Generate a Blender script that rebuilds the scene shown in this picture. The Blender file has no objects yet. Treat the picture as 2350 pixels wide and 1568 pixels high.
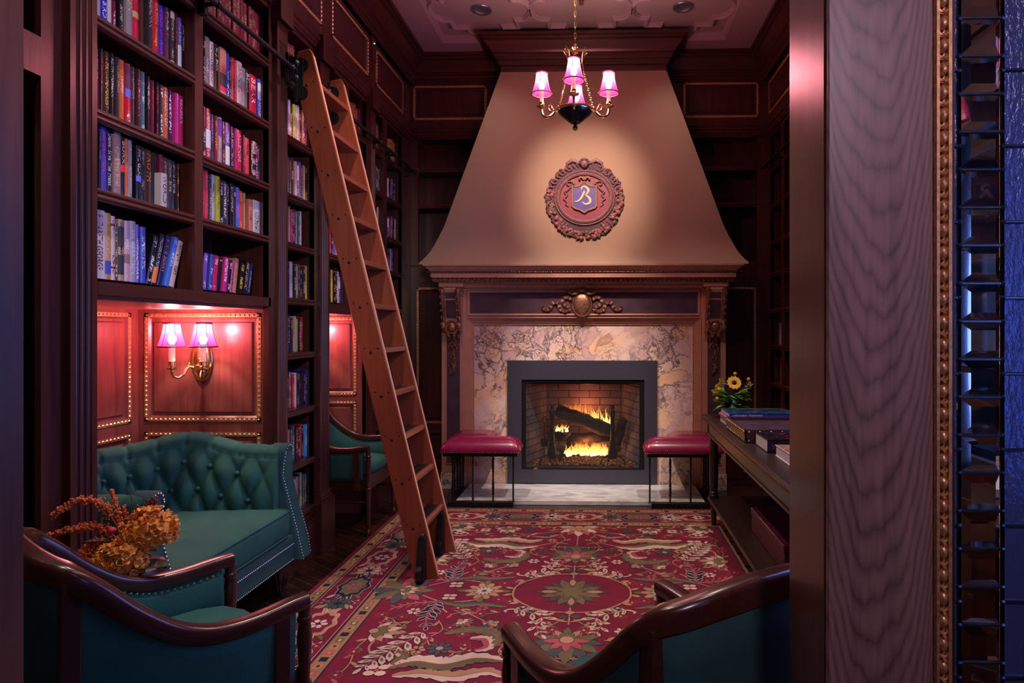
import bpy, bmesh, math, random
from mathutils import Matrix, Vector
R = random.Random(7)
PI = math.pi
SC = bpy.context.scene
COL = SC.collection

# ------------------------------------------------------------------ camera
cam_d = bpy.data.cameras.new('camera'); cam = bpy.data.objects.new('camera', cam_d); COL.objects.link(cam)
cam_d.sensor_width = 36.0; cam_d.sensor_fit = 'HORIZONTAL'
cam_d.lens = 36.0 * 1450.0 / 2350.0
cam_d.shift_x = -0.0707; cam_d.shift_y = -0.01149
cam_d.clip_start = 0.05
cam.location = (0, 0, 1.35); cam.rotation_euler = (PI / 2, 0, 0.0254)
SC.camera = cam
SC.cycles.transparent_max_bounces = 40
# ------------------------------------------------------------------ colour
SC.view_settings.view_transform = 'Standard'; SC.view_settings.look = 'None'
SC.view_settings.gamma = 1.0; SC.view_settings.use_curve_mapping = False
SC.view_settings.exposure = 0.75
# ------------------------------------------------------------------ world: dusky blue daylight outside the windows and behind the doorway
W = bpy.data.worlds.new('world'); SC.world = W; W.use_nodes = True
bg = W.node_tree.nodes['Background']; bg.inputs[0].default_value = (0.20, 0.33, 1.0, 1); bg.inputs[1].default_value = 2.9

def lamp(name, kind, loc, energy, color, size=0.05, rot=None, target=None, spot=None, blend=0.5, sy=None):
    d = bpy.data.lights.new(name, kind); d.energy = energy; d.color = color
    if kind == 'AREA':
        d.size = size
        if sy: d.shape = 'RECTANGLE'; d.size_y = sy
    else: d.shadow_soft_size = size
    if kind == 'SPOT': d.spot_size = spot; d.spot_blend = blend
    o = bpy.data.objects.new(name, d); COL.objects.link(o); o.location = loc
    if target is not None:
        o.rotation_euler = (Vector(target) - Vector(loc)).to_track_quat('-Z', 'Y').to_euler()
    elif rot: o.rotation_euler = rot
    return o
WARM = (1.0, 0.62, 0.42)
# recessed ceiling cans (one in the middle of each outer ceiling quatrefoil)
CANS = [(x, y) for y in (4.92, 3.30, 1.68) for x in (-0.93, 0.64)]
for i, (x, y) in enumerate(CANS):
    lamp('can_light', 'SPOT', (x, y, 3.84), (9 if y > 4 else (78 if y > 3 else (55 if x < 0 else 25))), (1, .78, .70), 0.04, target=(x, y, 0), spot=1.75, blend=0.9)
# the eyeball spot of the ceiling aimed at the painted crest on the hood
lamp('crest_spot', 'SPOT', (-0.142, 3.3, 3.8), 235, (1, .72, .58), 0.08, target=(-0.135, 5.3, 2.50), spot=0.56, blend=1.0)
for x in (-0.93, 0.64): lamp('hearth_spot', 'SPOT', (x, 3.30, 3.84), 250, (1, .82, .75), 0.05, target=(-0.14, 5.3, .80), spot=0.50, blend=0.9)
# added unseen fill spots behind the camera, aimed at the books and the casing
lamp('book_fill', 'SPOT', (0.15, -0.7, 2.4), 105, (1, .84, .80), 0.06, target=(-1.75, 2.6, 2.25), spot=0.80, blend=0.8)
lamp('casing_fill', 'SPOT', (0.60, -0.5, 2.3), 32, (.92, .66, .92), 0.12, target=(.42, 1.2, 1.35), spot=1.25, blend=1.0)

# ------------------------------------------------------------------ mesh builder
class MB:
    def __init__(s, M=None):
        s.v = []; s.f = []; s.m = []; s.mi = 0; s.M = M
    def add(s, vs, fs):
        b = len(s.v)
        if s.M is not None: vs = [s.M @ Vector(p) for p in vs]
        s.v.extend([tuple(p) for p in vs]); s.f.extend([tuple(i + b for i in f) for f in fs]); s.m.extend([s.mi] * len(fs))
        return s
    def box(s, x0, y0, z0, x1, y1, z1):
        if x0 > x1: x0, x1 = x1, x0
        if y0 > y1: y0, y1 = y1, y0
        if z0 > z1: z0, z1 = z1, z0
        return s.add([(x0,y0,z0),(x1,y0,z0),(x1,y1,z0),(x0,y1,z0),(x0,y0,z1),(x1,y0,z1),(x1,y1,z1),(x0,y1,z1)],
                     [(0,3,2,1),(4,5,6,7),(0,1,5,4),(1,2,6,5),(2,3,7,6),(3,0,4,7)])
    def prism(s, poly, axis, a, b):
        """poly: 2-D points; axis 'x': (y,z), 'y': (x,z), 'z': (x,y)"""
        A = sum(poly[i][0]*poly[(i+1)%len(poly)][1]-poly[(i+1)%len(poly)][0]*poly[i][1] for i in range(len(poly)))
        if A < 0: poly = poly[::-1]
        n = len(poly)
        def P(p, t):
            return {'x': (t, p[0], p[1]), 'y': (p[0], t, p[1]), 'z': (p[0], p[1], t)}[axis]
        if a > b: a, b = b, a
        vs = [P(p, a) for p in poly] + [P(p, b) for p in poly]
        fs = [tuple(range(n - 1, -1, -1)), tuple(range(n, 2*n))] + [(i, (i+1) % n, n + (i+1) % n, n + i) for i in range(n)]
        if axis == 'y': fs = [f[::-1] for f in fs]
        return s.add(vs, fs)
    def tube(s, pts, r, seg=8, closed=False, cap=True, flat=None):
        pts = [Vector(p) for p in pts]; n = len(pts)
        rs = r if isinstance(r, (list, tuple)) else [r] * n
        T = []
        for i in range(n):
            if closed: t = pts[(i+1) % n] - pts[i-1]
            else: t = pts[min(i+1, n-1)] - pts[max(i-1, 0)]
            T.append(t.normalized() if t.length > 1e-9 else Vector((0,0,1)))
        up = Vector((0, 0, 1)) if abs(T[0].z) < 0.9 else Vector((1, 0, 0))
        vs = []; N = (up - T[0] * up.dot(T[0])).normalized()
        for i in range(n):
            N = (N - T[i] * N.dot(T[i])).normalized(); B = T[i].cross(N)
            for k in range(seg):
                a = 2 * PI * k / seg
                vs.append(pts[i] + (N * math.cos(a) * (flat or 1) + B * math.sin(a)) * rs[i])
        fs = []
        for i in range(n if closed else n - 1):
            j = (i + 1) % n
            for k in range(seg):
                l = (k + 1) % seg
                fs.append((i*seg+k, i*seg+l, j*seg+l, j*seg+k))
        if cap and not closed:
            fs.append(tuple(range(seg - 1, -1, -1))); fs.append(tuple((n-1)*seg + k for k in range(seg)))
        return s.add(vs, fs)
    def lathe(s, prof, c=(0,0,0), seg=16, sx=1, sy=1, axis='z'):
        vs = []; n = len(prof)
        for r, z in prof:
            for k in range(seg):
                a = 2*PI*k/seg
                p = (r*math.cos(a)*sx, r*math.sin(a)*sy, z)
                if axis == 'y': p = (p[0], -p[2], p[1])
                if axis == 'x': p = (p[2], p[0], p[1])
                vs.append((c[0]+p[0], c[1]+p[1], c[2]+p[2]))
        fs = [(i*seg+k, i*seg+(k+1)%seg, (i+1)*seg+(k+1)%seg, (i+1)*seg+k) for i in range(n-1) for k in range(seg)]
        fs.append(tuple(range(seg-1, -1, -1))); fs.append(tuple((n-1)*seg+k for k in range(seg)))
        return s.add(vs, fs)
    def ball(s, c, r, seg=8, rings=5, sc=(1,1,1)):
        prof = [(max(1e-4, math.sin(PI*i/rings))*r, -math.cos(PI*i/rings)*r) for i in range(rings+1)]
        vs = []
        for rr, z in prof:
            for k in range(seg):
                a = 2*PI*k/seg; vs.append((c[0]+rr*math.cos(a)*sc[0], c[1]+rr*math.sin(a)*sc[1], c[2]+z*sc[2]))
        fs = [(i*seg+k, i*seg+(k+1)%seg, (i+1)*seg+(k+1)%seg, (i+1)*seg+k) for i in range(rings) for k in range(seg)]
        return s.add(vs, fs)
    def octa(s, c, a, b, h):
        x, y, z = c
        return s.add([(x-a,y,z),(x,y-b,z),(x+a,y,z),(x,y+b,z),(x,y,z+h)], [(0,1,4),(1,2,4),(2,3,4),(3,0,4)])
    def sweep(s, path, prof, closed=False, up=(0,0,1), cap=True):
        """prof (a,b): a along the outward side (path tangent x up), b along up; mitred at corners"""
        P = [Vector(p) for p in path]; n = len(P); up = Vector(up); vs = []
        for i in range(n):
            if closed or 0 < i < n-1:
                t1 = (P[i]-P[i-1]).normalized(); t2 = (P[(i+1)%n]-P[i]).normalized()
            elif i == 0: t1 = t2 = (P[1]-P[0]).normalized()
            else: t1 = t2 = (P[i]-P[i-1]).normalized()
            s1 = t1.cross(up).normalized(); s2 = t2.cross(up).normalized()
            m = (s1+s2).normalized(); k = 1.0/max(0.35, m.dot(s1))
            for a, b in prof: vs.append(P[i] + m*(a*k) + up*b)
        q = len(prof); fs = []
        for i in range(n if closed else n-1):
            j = (i+1) % n
            for k in range(q):
                l = (k+1) % q
                fs.append((i*q+k, i*q+l, j*q+l, j*q+k))
        if not closed and cap:
            fs.append(tuple(range(q-1,-1,-1))); fs.append(tuple((n-1)*q+k for k in range(q)))
        return s.add(vs, fs)
    def grid(s, rows, closed_u=False, closed_v=False):
        nu = len(rows); nv = len(rows[0]); vs = [p for r in rows for p in r]
        fs = [(i*nv+j, i*nv+(j+1)%nv, ((i+1)%nu)*nv+(j+1)%nv, ((i+1)%nu)*nv+j)
              for i in range(nu if closed_u else nu-1) for j in range(nv if closed_v else nv-1)]
        return s.add(vs, fs)
    def build(s, name, mat, parent=None, smooth=True, ang=38, bevel=0, loc=None, fix=True, solid=0, sub=0):
        me = bpy.data.meshes.new(name); me.from_pydata(s.v, [], s.f)
        mats = mat if isinstance(mat, (list, tuple)) else [mat]
        for m in mats: me.materials.append(m)
        if len(mats) > 1: me.polygons.foreach_set('material_index', s.m)
        if fix:
            b = bmesh.new(); b.from_mesh(me); bmesh.ops.recalc_face_normals(b, faces=b.faces[:]); b.to_mesh(me); b.free()
        if smooth:
            me.polygons.foreach_set('use_smooth', [True]*len(me.polygons)); me.set_sharp_from_angle(angle=math.radians(ang))
        me.update()
        o = bpy.data.objects.new(name, me); COL.objects.link(o)
        if parent is not None: o.parent = parent
        if loc: o.location = loc
        if solid:
            d = o.modifiers.new('s', 'SOLIDIFY'); d.thickness = solid; d.offset = 0
        if bevel:
            d = o.modifiers.new('b', 'BEVEL'); d.width = bevel; d.segments = 2; d.limit_method = 'ANGLE'; d.angle_limit = 0.7
        if sub:
            d = o.modifiers.new('u', 'SUBSURF'); d.levels = sub; d.render_levels = sub
        return o

def tag(o, label=None, cat=None, group=None, kind=None):
    if label: o['label'] = label
    if cat: o['category'] = cat
    if group: o['group'] = group
    if kind: o['kind'] = kind
    return o
def thing(name, loc, label, cat, rz=0, group=None):
    o = bpy.data.objects.new(name, None); COL.objects.link(o); o.location = loc; o.rotation_euler = (0, 0, rz)
    o.empty_display_size = 0.05
    return tag(o, label, cat, group)
def copy_tree(o, parent=None):
    c = o.copy(); COL.objects.link(c)
    if parent is not None: c.parent = parent
    for ch in list(o.children): copy_tree(ch, c)
    return c
def struct(o): o['kind'] = 'structure'; return o

# ------------------------------------------------------------------ materials
def nodes(name):
    m = bpy.data.materials.new(name); m.use_nodes = True; nt = m.node_tree
    return m, nt, nt.nodes, nt.links, nt.nodes['Principled BSDF']
def ramp(N, pts):
    r = N.new('ShaderNodeValToRGB'); e = r.color_ramp.elements
    while len(e) < len(pts): e.new(0.5)
    for q, (p, c) in zip(e, pts): q.position = p; q.color = (*c, 1)
    return r
def bump(N, L, b, src, strength=0.2, dist=0.002):
    bm = N.new('ShaderNodeBump'); bm.inputs['Strength'].default_value = strength; bm.inputs['Distance'].default_value = dist
    L.new(src, bm.inputs['Height']); L.new(bm.outputs[0], b.inputs['Normal'])
def coords(N, L, sc=(1,1,1), rot=(0,0,0)):
    tc = N.new('ShaderNodeTexCoord'); mp = N.new('ShaderNodeMapping')
    mp.inputs['Scale'].default_value = sc; mp.inputs['Rotation'].default_value = rot
    L.new(tc.outputs['Object'], mp.inputs['Vector']); return mp.outputs[0]
def noise(N, L, vec, scale=5, detail=4, rough=.55, dist=0):
    n = N.new('ShaderNodeTexNoise'); n.inputs['Scale'].default_value = scale; n.inputs['Detail'].default_value = detail
    n.inputs['Roughness'].default_value = rough; n.inputs['Distortion'].default_value = dist
    L.new(vec, n.inputs['Vector']); return n
def plain(name, c, rough=.5, metal=0, coat=0, nz=0, nscale=60, emis=None, es=0, trans=0, sheen=0, bmp=0, ior=1.45):
    m, nt, N, L, b = nodes(name)
    b.inputs['Roughness'].default_value = rough; b.inputs['Metallic'].default_value = metal
    b.inputs['Coat Weight'].default_value = coat; b.inputs['Transmission Weight'].default_value = trans; b.inputs['IOR'].default_value = ior
    b.inputs['Sheen Weight'].default_value = sheen
    n = noise(N, L, coords(N, L), nscale, 3)
    k = 1 - nz; r = ramp(N, [(.3, tuple(x*k for x in c)), (.7, tuple(min(1, x*(1+nz)) for x in c))])
    L.new(n.outputs[0], r.inputs[0]); L.new(r.outputs[0], b.inputs['Base Color'])
    if bmp: bump(N, L, b, n.outputs[0], bmp, .002)
    if emis: b.inputs['Emission Color'].default_value = (*emis, 1); b.inputs['Emission Strength'].default_value = es
    return m
def wood(name, dark, light, grain='z', rough=.34, coat=.25, sc=1.0, rings=False):
    m, nt, N, L, b = nodes(name)
    s = {'z': (14, 14, .9), 'y': (14, .9, 14), 'x': (.9, 14, 14)}[grain]
    v = coords(N, L, tuple(k*sc for k in s))
    n1 = noise(N, L, v, 1.6, 5, .6, 1.2)
    s2 = tuple(k*6 for k in s); n2 = noise(N, L, coords(N, L, s2), 2.0, 3, .6)
    mx = N.new('ShaderNodeMix'); mx.data_type = 'FLOAT'; mx.inputs[0].default_value = .3
    src = n1.outputs[0]
    if rings:
        tc = N.new('ShaderNodeTexCoord'); sp = N.new('ShaderNodeSeparateXYZ'); L.new(tc.outputs['Object'], sp.inputs[0])
        def mth(op, a, c=None):
            q = N.new('ShaderNodeMath'); q.operation = op
            for i, t in enumerate((a, c)):
                if t is None: continue
                if isinstance(t, (int, float)): q.inputs[i].default_value = t
                else: L.new(t, q.inputs[i])
            return q.outputs[0]
        nn = noise(N, L, coords(N, L, (7, 1, 1.3)), 1.5, 3, .55)
        u = mth('ABSOLUTE', mth('MULTIPLY', mth('SUBTRACT', sp.outputs[0], .424), 12.5))
        dz = mth('MULTIPLY', mth('POWER', u, 2.4), .26)
        val = mth('ADD', mth('MULTIPLY', mth('SUBTRACT', sp.outputs[2], dz), 52.0), mth('MULTIPLY', nn.outputs[0], 13.0))
        w = mth('POWER', mth('ADD', mth('MULTIPLY', mth('SINE', mth('MULTIPLY', val, 2.2)), .5), .5), .35)
        src = mth('ADD', mth('MULTIPLY', w, .34), mth('MULTIPLY', n1.outputs[0], .55))
    L.new(src, mx.inputs[2]); L.new(n2.outputs[0], mx.inputs[3])
    r = ramp(N, [(.28, dark), (.72, light)]); L.new(mx.outputs[0], r.inputs[0]); L.new(r.outputs[0], b.inputs['Base Color'])
    b.inputs['Roughness'].default_value = rough; b.inputs['Coat Weight'].default_value = coat; b.inputs['Coat Roughness'].default_value = .25
    bump(N, L, b, mx.outputs[0], .12, .001)
    return m
def fabric(name, c1, c2, sc=900, rough=.85):
    m, nt, N, L, b = nodes(name)
    v = coords(N, L, (1, 1, 1))
    n = noise(N, L, coords(N, L, (sc, sc*.25, sc*.6)), 1, 2); n2 = noise(N, L, v, 7, 3)
    mx = N.new('ShaderNodeMix'); mx.data_type = 'FLOAT'; mx.inputs[0].default_value = .45
    L.new(n.outputs[0], mx.inputs[2]); L.new(n2.outputs[0], mx.inputs[3])
    r = ramp(N, [(.3, c1), (.7, c2)]); L.new(mx.outputs[0], r.inputs[0]); L.new(r.outputs[0], b.inputs['Base Color'])
    b.inputs['Roughness'].default_value = rough; b.inputs['Sheen Weight'].default_value = .35; b.inputs['Sheen Tint'].default_value = (*c2, 1)
    bump(N, L, b, n.outputs[0], .25, .001)
    return m
def marble(name, kind):
    m, nt, N, L, b = nodes(name); v = coords(N, L)
    if kind == 'breccia':
        n0 = noise(N, L, v, 3.0, 6, .6, .6)
        add = N.new('ShaderNodeVectorMath'); add.operation = 'MULTIPLY_ADD'; add.inputs[1].default_value = (.62, .62, .62)
        L.new(n0.outputs['Color'], add.inputs[0]); L.new(v, add.inputs[2])
        vo = N.new('ShaderNodeTexVoronoi'); vo.feature = 'DISTANCE_TO_EDGE'; vo.inputs['Scale'].default_value = 6.5; L.new(add.outputs[0], vo.inputs['Vector'])
        vc = N.new('ShaderNodeTexVoronoi'); vc.inputs['Scale'].default_value = 6.5; L.new(add.outputs[0], vc.inputs['Vector'])
        vo2 = N.new('ShaderNodeTexVoronoi'); vo2.feature = 'DISTANCE_TO_EDGE'; vo2.inputs['Scale'].default_value = 19; L.new(add.outputs[0], vo2.inputs['Vector'])
        n1 = noise(N, L, v, 2.2, 3, .5)
        cr = ramp(N, [(.20, (.44, .22, .21)), (.38, (.68, .44, .39)), (.52, (.84, .62, .52)), (.66, (.90, .56, .32)), (.80, (.50, .27, .26))])
        sep = N.new('ShaderNodeSeparateColor'); L.new(vc.outputs['Color'], sep.inputs[0])
        mf = N.new('ShaderNodeMix'); mf.data_type = 'FLOAT'; mf.inputs[0].default_value = .68; L.new(sep.outputs[0], mf.inputs[2]); L.new(n0.outputs[0], mf.inputs[3])
        L.new(mf.outputs[0], cr.inputs[0])
        nm = noise(N, L, v, 3.5, 4, .6)
        gate = ramp(N, [(.46, (0, 0, 0)), (.56, (1, 1, 1))]); L.new(nm.outputs[0], gate.inputs[0])
        e1 = ramp(N, [(.0, (1, 1, 1)), (.07, (.0, .0, .0))]); L.new(vo.outputs['Distance'], e1.inputs[0])
        e2 = ramp(N, [(.0, (1, 1, 1)), (.11, (0, 0, 0))]); L.new(vo2.outputs['Distance'], e2.inputs[0])
        mm = N.new('ShaderNodeMath'); mm.operation = 'MULTIPLY'; L.new(e2.outputs[0], mm.inputs[0]); L.new(gate.outputs[0], mm.inputs[1])
        ma = N.new('ShaderNodeMath'); ma.operation = 'MAXIMUM'; L.new(e1.outputs[0], ma.inputs[0]); L.new(mm.outputs[0], ma.inputs[1])
        g2 = ramp(N, [(.40, (.10, .10, .10)), (.56, (1, 1, 1))]); L.new(n1.outputs[0], g2.inputs[0])
        mz = N.new('ShaderNodeMath'); mz.operation = 'MULTIPLY'; L.new(ma.outputs[0], mz.inputs[0]); L.new(g2.outputs[0], mz.inputs[1])
        mx = N.new('ShaderNodeMix'); mx.data_type = 'RGBA'; L.new(mz.outputs[0], mx.inputs[0]); L.new(cr.outputs[0], mx.inputs[6]); mx.inputs[7].default_value = (.07, .06, .075, 1)
        L.new(mx.outputs[2], b.inputs['Base Color'])
    else:
        n0 = noise(N, L, coords(N, L, (1.5, 4, 4), (0, 0, .3)), 2.4, 8, .62, 1.4)
        cr = ramp(N, [(.3, (.30, .31, .33)), (.48, (.60, .60, .60)), (.7, (.78, .77, .74))]); L.new(n0.outputs[0], cr.inputs[0]); L.new(cr.outputs[0], b.inputs['Base Color'])
    b.inputs['Roughness'].default_value = .18
    return m
M = {}
WD, WL = (.030, .0065, .0055), (.108, .026, .021)
for ax in 'xyz': M['wood_' + ax] = wood('mahogany_' + ax, WD, WL, ax)
M['wood_lit'] = wood('lit_mahogany_panel', (.12, .025, .022), (.30, .085, .065), 'z')  # mahogany made paler and redder, as the sconces light it in the alcoves
M['wood_lit_x'] = wood('lit_mahogany_rail', (.12, .025, .022), (.30, .085, .065), 'x')
M['ladder'] = wood('ladder_cherry', (.20, .036, .014), (.36, .082, .032), 'z', rough=.38)
M['ladder_tread'] = wood('ladder_tread_cherry', (.19, .04, .018), (.30, .075, .035), 'y', rough=.38)
M['ladder_edge'] = plain('ladder_edge', (.80, .40, .24), .35)
M['jamb'] = wood('walnut_casing', (.085, .043, .038), (.30, .165, .145), 'z', rough=.42, coat=.1, rings=True)
M['jamb2'] = wood('walnut_jamb', (.075, .026, .022), (.15, .055, .045), 'z', rough=.30, coat=.3)
M['chair_wood'] = wood('chair_mahogany', (.035, .009, .007), (.085, .022, .016), 'y', rough=.24, coat=.5)
M['table_wood'] = wood('table_walnut', (.015, .006, .005), (.045, .019, .014), 'y', rough=.42, coat=.15)
M['gilt'] = plain('gilt', (.78, .42, .20), .38, .7, nz=.35, nscale=140)
M['bronze'] = plain('bronze', (.36, .17, .10), .38, .7, nz=.45, nscale=60)
M['brass'] = plain('brass', (.75, .52, .24), .22, 1.0, nz=.1)
M['nail'] = plain('nail_brass', (.75, .58, .42), .25, 1.0)
M['iron'] = plain('wrought_iron', (.018, .017, .018), .45, .4, nz=.2)
M['black'] = plain('black_metal', (.012, .012, .014), .3, .3)
M['hood'] = plain('hood_plaster', (.36, .25, .165), .80, nz=.05, nscale=220, bmp=.12)
M['stone'] = plain('mantel_paint', (.52, .25, .155), .5, nz=.10, nscale=12)
M['plum'] = plain('plum_panel', (.085, .045, .06), .42, nz=.25, nscale=9)
M['steel'] = plain('surround_steel', (.080, .076, .105), .42, .55, nz=.06)
M['breccia'] = marble('breccia_marble', 'breccia'); M['marble'] = marble('grey_marble', 'grey')
M['ceil'] = plain('ceiling_plaster', (.44, .29, .315), .75, nz=.03)
M['green'] = fabric('green_wool', (.008, .060, .048), (.020, .125, .098))
M['green2'] = fabric('dark_green_wool', (.008, .040, .040), (.018, .085, .082))
M['leather'] = plain('oxblood_leather', (.27, .010, .065), .26, 0, .5, nz=.12, nscale=25)
M['leather_br'] = plain('brown_leather', (.075, .022, .02), .38, 0, .3, nz=.2, nscale=30)
M['candle'] = plain('candle_sleeve', (.85, .66, .48), .5, emis=(1, .6, .4), es=.12)
M['pages'] = plain('pages', (.62, .55, .46), .8, nz=.12, nscale=400)
M['bulb'] = plain('bulb', (1, .9, .8), .4, emis=(1, .78, .62), es=60)
# ------------------------------------------------------------------ planes of the room
XL, XR, YB, ZC = -1.72, 1.47, 5.7, 3.80
ML = Matrix(((0,0,1,XL),(1,0,0,0),(0,1,0,0),(0,0,0,1)))        # local (u,v,n) -> left wall: u=+Y v=+Z n=+X
MR = Matrix(((0,0,-1,XR),(-1,0,0,0),(0,1,0,0),(0,0,0,1)))      # right wall: u=-Y
def MBK(y): return Matrix(((1,0,0,0),(0,0,-1,y),(0,1,0,0),(0,0,0,1)))   # plane facing the camera at Y=y: u=+X

def beading(u0, v0, u1, v1, Mx, parent, w=.020, pitch=.024, mat=None, h=.007, name='gilt_beading'):
    """carved gilt bead moulding round a rectangle"""
    b = MB(Mx)
    for a in ((u0,v0,u1,v0+w),(u0,v1-w,u1,v1),(u0,v0,u0+w,v1),(u1-w,v0,u1,v1)):
        b.box(a[0],a[1],0,a[2],a[3],.004)
    def run(p, q, horiz):
        L = (q-p); n = max(1, int(L/pitch))
        return [p + L*(i+.5)/n for i in range(n)], L/n
    us, pu = run(u0, u1, 1); vs, pv = run(v0+w, v1-w, 0)
    for u in us:
        for v in (v0+w/2, v1-w/2): b.octa((u, v, .003), pu*.42, w*.42, h)
    for v in vs:
        for u in (u0+w/2, u1-w/2): b.octa((u, v, .003), w*.42, pv*.42, h)
    return b.build(name, mat or M['gilt'], parent, smooth=False)
def panel(u0, v0, u1, v1, Mx, parent, mats=('wood_z', 'wood_x'), w=.020, bead=True, pitch=.024, inset=.03):
    """raised field panel with its sticking; u/v = outer edge of the gilt beading"""
    b = MB(Mx); f = inset
    a0, c0, a1, c1 = u0+w, v0+w, u1-w, v1-w
    # stepped sticking and raised field
    rings = [(a0,c0,a1,c1,.004),(a0+.010,c0+.010,a1-.010,c1-.010,-.007),(a0+f-.006,c0+f-.006,a1-f+.006,c1-f+.006,-.007),(a0+f,c0+f,a1-f,c1-f,.001)]
    rows = [[(r[0],r[1],r[4]),(r[2],r[1],r[4]),(r[2],r[3],r[4]),(r[0],r[3],r[4])] for r in rings]
    b.grid(rows, closed_v=True); k = rings[-1]
    b.add([(k[0],k[1],k[4]),(k[2],k[1],k[4]),(k[2],k[3],k[4]),(k[0],k[3],k[4])], [(0,1,2,3)])
    b.build('raised_panel', M[mats[0]], parent, smooth=False, fix=False)
    if bead: beading(u0, v0, u1, v1, Mx, parent, w, pitch)
def framed(Mx, U0, V0, U1, V1, holes, name, parent=None, mat='wood_z', t=.02, w=.020):
    """flat frame (stiles and rails) around rectangular panel holes, plane n=0, thickness t behind"""
    b = MB(Mx)
    xs = sorted(set([U0, U1] + [h[0]+w*.5 for h in holes] + [h[2]-w*.5 for h in holes]))
    ys = sorted(set([V0, V1] + [h[1]+w*.5 for h in holes] + [h[3]-w*.5 for h in holes]))
    for i in range(len(xs)-1):
        for j in range(len(ys)-1):
            cx, cy = (xs[i]+xs[i+1])/2, (ys[j]+ys[j+1])/2
            if any(h[0]+w*.5 <= cx <= h[2]-w*.5 and h[1]+w*.5 <= cy <= h[3]-w*.5 for h in holes): continue
            b.box(xs[i], ys[j], -t, xs[i+1], ys[j+1], 0)
    b.box(U0, V0, -t-.004, U1, V1, -t)
    return b.build(name, M[mat], parent, smooth=False)
def extr(prof, u0, u1, Mx, name, mat, parent):
    """profile (n,v) run along u"""
    b = MB(Mx); n = len(prof)
    vs = [(u0, p[1], p[0]) for p in prof] + [(u1, p[1], p[0]) for p in prof]
    b.add(vs, [tuple(range(n-1,-1,-1)), tuple(range(n,2*n))] + [(i,(i+1)%n,n+(i+1)%n,n+i) for i in range(n)])
    return b.build(name, mat, parent, ang=30)

# ------------------------------------------------------------------ floor
m, nt, N, L, b_ = nodes('parquet')
v = coords(N, L, (1,1,1), (0,0,.62))
br = N.new('ShaderNodeTexBrick'); br.inputs['Scale'].default_value = 1.0; br.inputs['Brick Width'].default_value = .55; br.inputs['Row Height'].default_value = .062
br.inputs['Mortar Size'].default_value = .0022; br.inputs['Color1'].default_value = (.060,.020,.012,1); br.inputs['Color2'].default_value = (.022,.009,.006,1); br.inputs['Mortar'].default_value = (.10,.06,.045,1)
L.new(v, br.inputs['Vector'])
n_ = noise(N, L, coords(N, L, (2, 30, 1), (0,0,.62)), 1.5, 4)
mx = N.new('ShaderNodeMix'); mx.data_type='RGBA'; mx.blend_type='MULTIPLY'; mx.inputs[0].default_value=.7
rr = ramp(N, [(.3,(.4,.4,.4)),(.7,(1.2,1.2,1.2))]); L.new(n_.outputs[0], rr.inputs[0]); L.new(br.outputs[0], mx.inputs[6]); L.new(rr.outputs[0], mx.inputs[7]); L.new(mx.outputs[2], b_.inputs['Base Color'])
b_.inputs['Roughness'].default_value=.22; bump(N, L, b_, br.outputs['Fac'], .4, -.002)
M['parquet'] = m
struct(MB().box(-2.6,-2.0,-.06,2.2,6.1,0).build('floor', M['parquet'], smooth=False))

# ------------------------------------------------------------------ ceiling with sunk field and quatrefoil plaster ribs
ct = struct(MB().box(-2.6,1.0,ZC+.06,2.2,6.1,ZC+.12).build('ceiling', M['ceil'], smooth=False))
cx0, cx1, cy0, cy1 = -1.36, 1.06, 1.5, 5.38
b = MB()
b.box(-2.6,1.0,ZC,cx0,6.1,ZC+.06).box(cx1,1.0,ZC,2.2,6.1,ZC+.06).box(cx0,cy1,ZC,cx1,6.1,ZC+.06).box(cx0,1.0,ZC,cx1,cy0,ZC+.06)
b.build('ceiling_border', M['ceil'], ct, smooth=False)
b = MB(); b.sweep([(cx0,cy0,ZC+.06),(cx1,cy0,ZC+.06),(cx1,cy1,ZC+.06),(cx0,cy1,ZC+.06)], [(0,0),(-.035,0),(-.035,-.012),(-.022,-.022),(-.012,-.052),(-.012,-.062),(0,-.062)], closed=True)
b.build('coffer_moulding', M['ceil'], ct, ang=25)
def quatre(cx, cy, k=1.0):
    pts = []
    for q in range(4):
        loc = []
        for i in range(13):
            a = math.radians(-52 + 104*i/12); loc.append((.21+.19*math.cos(a), .19*math.sin(a)))
        e = loc[-1]; loc += [(.268, e[1]), (.268, .268)[:2], (e[1], .268)]
        ca, sa = math.cos(q*PI/2), math.sin(q*PI/2)
        pts += [(cx + (x*ca-y*sa)*k, cy + (x*sa+y*ca)*k, ZC+.06) for x, y in loc]
    return pts
qprof = [(-.026,0),(-.026,-.010),(-.018,-.014),(-.016,-.024),(-.006,-.034),(.006,-.034),(.016,-.024),(.018,-.014),(.026,-.010),(.026,0)]
b = MB()
for r in range(5):
    for c in (-.945, -.152, .641): b.sweep(quatre(c, 4.92-.815*r), qprof, closed=True)
b.build('quatrefoil_rib', M['ceil'], ct, ang=30)

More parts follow.
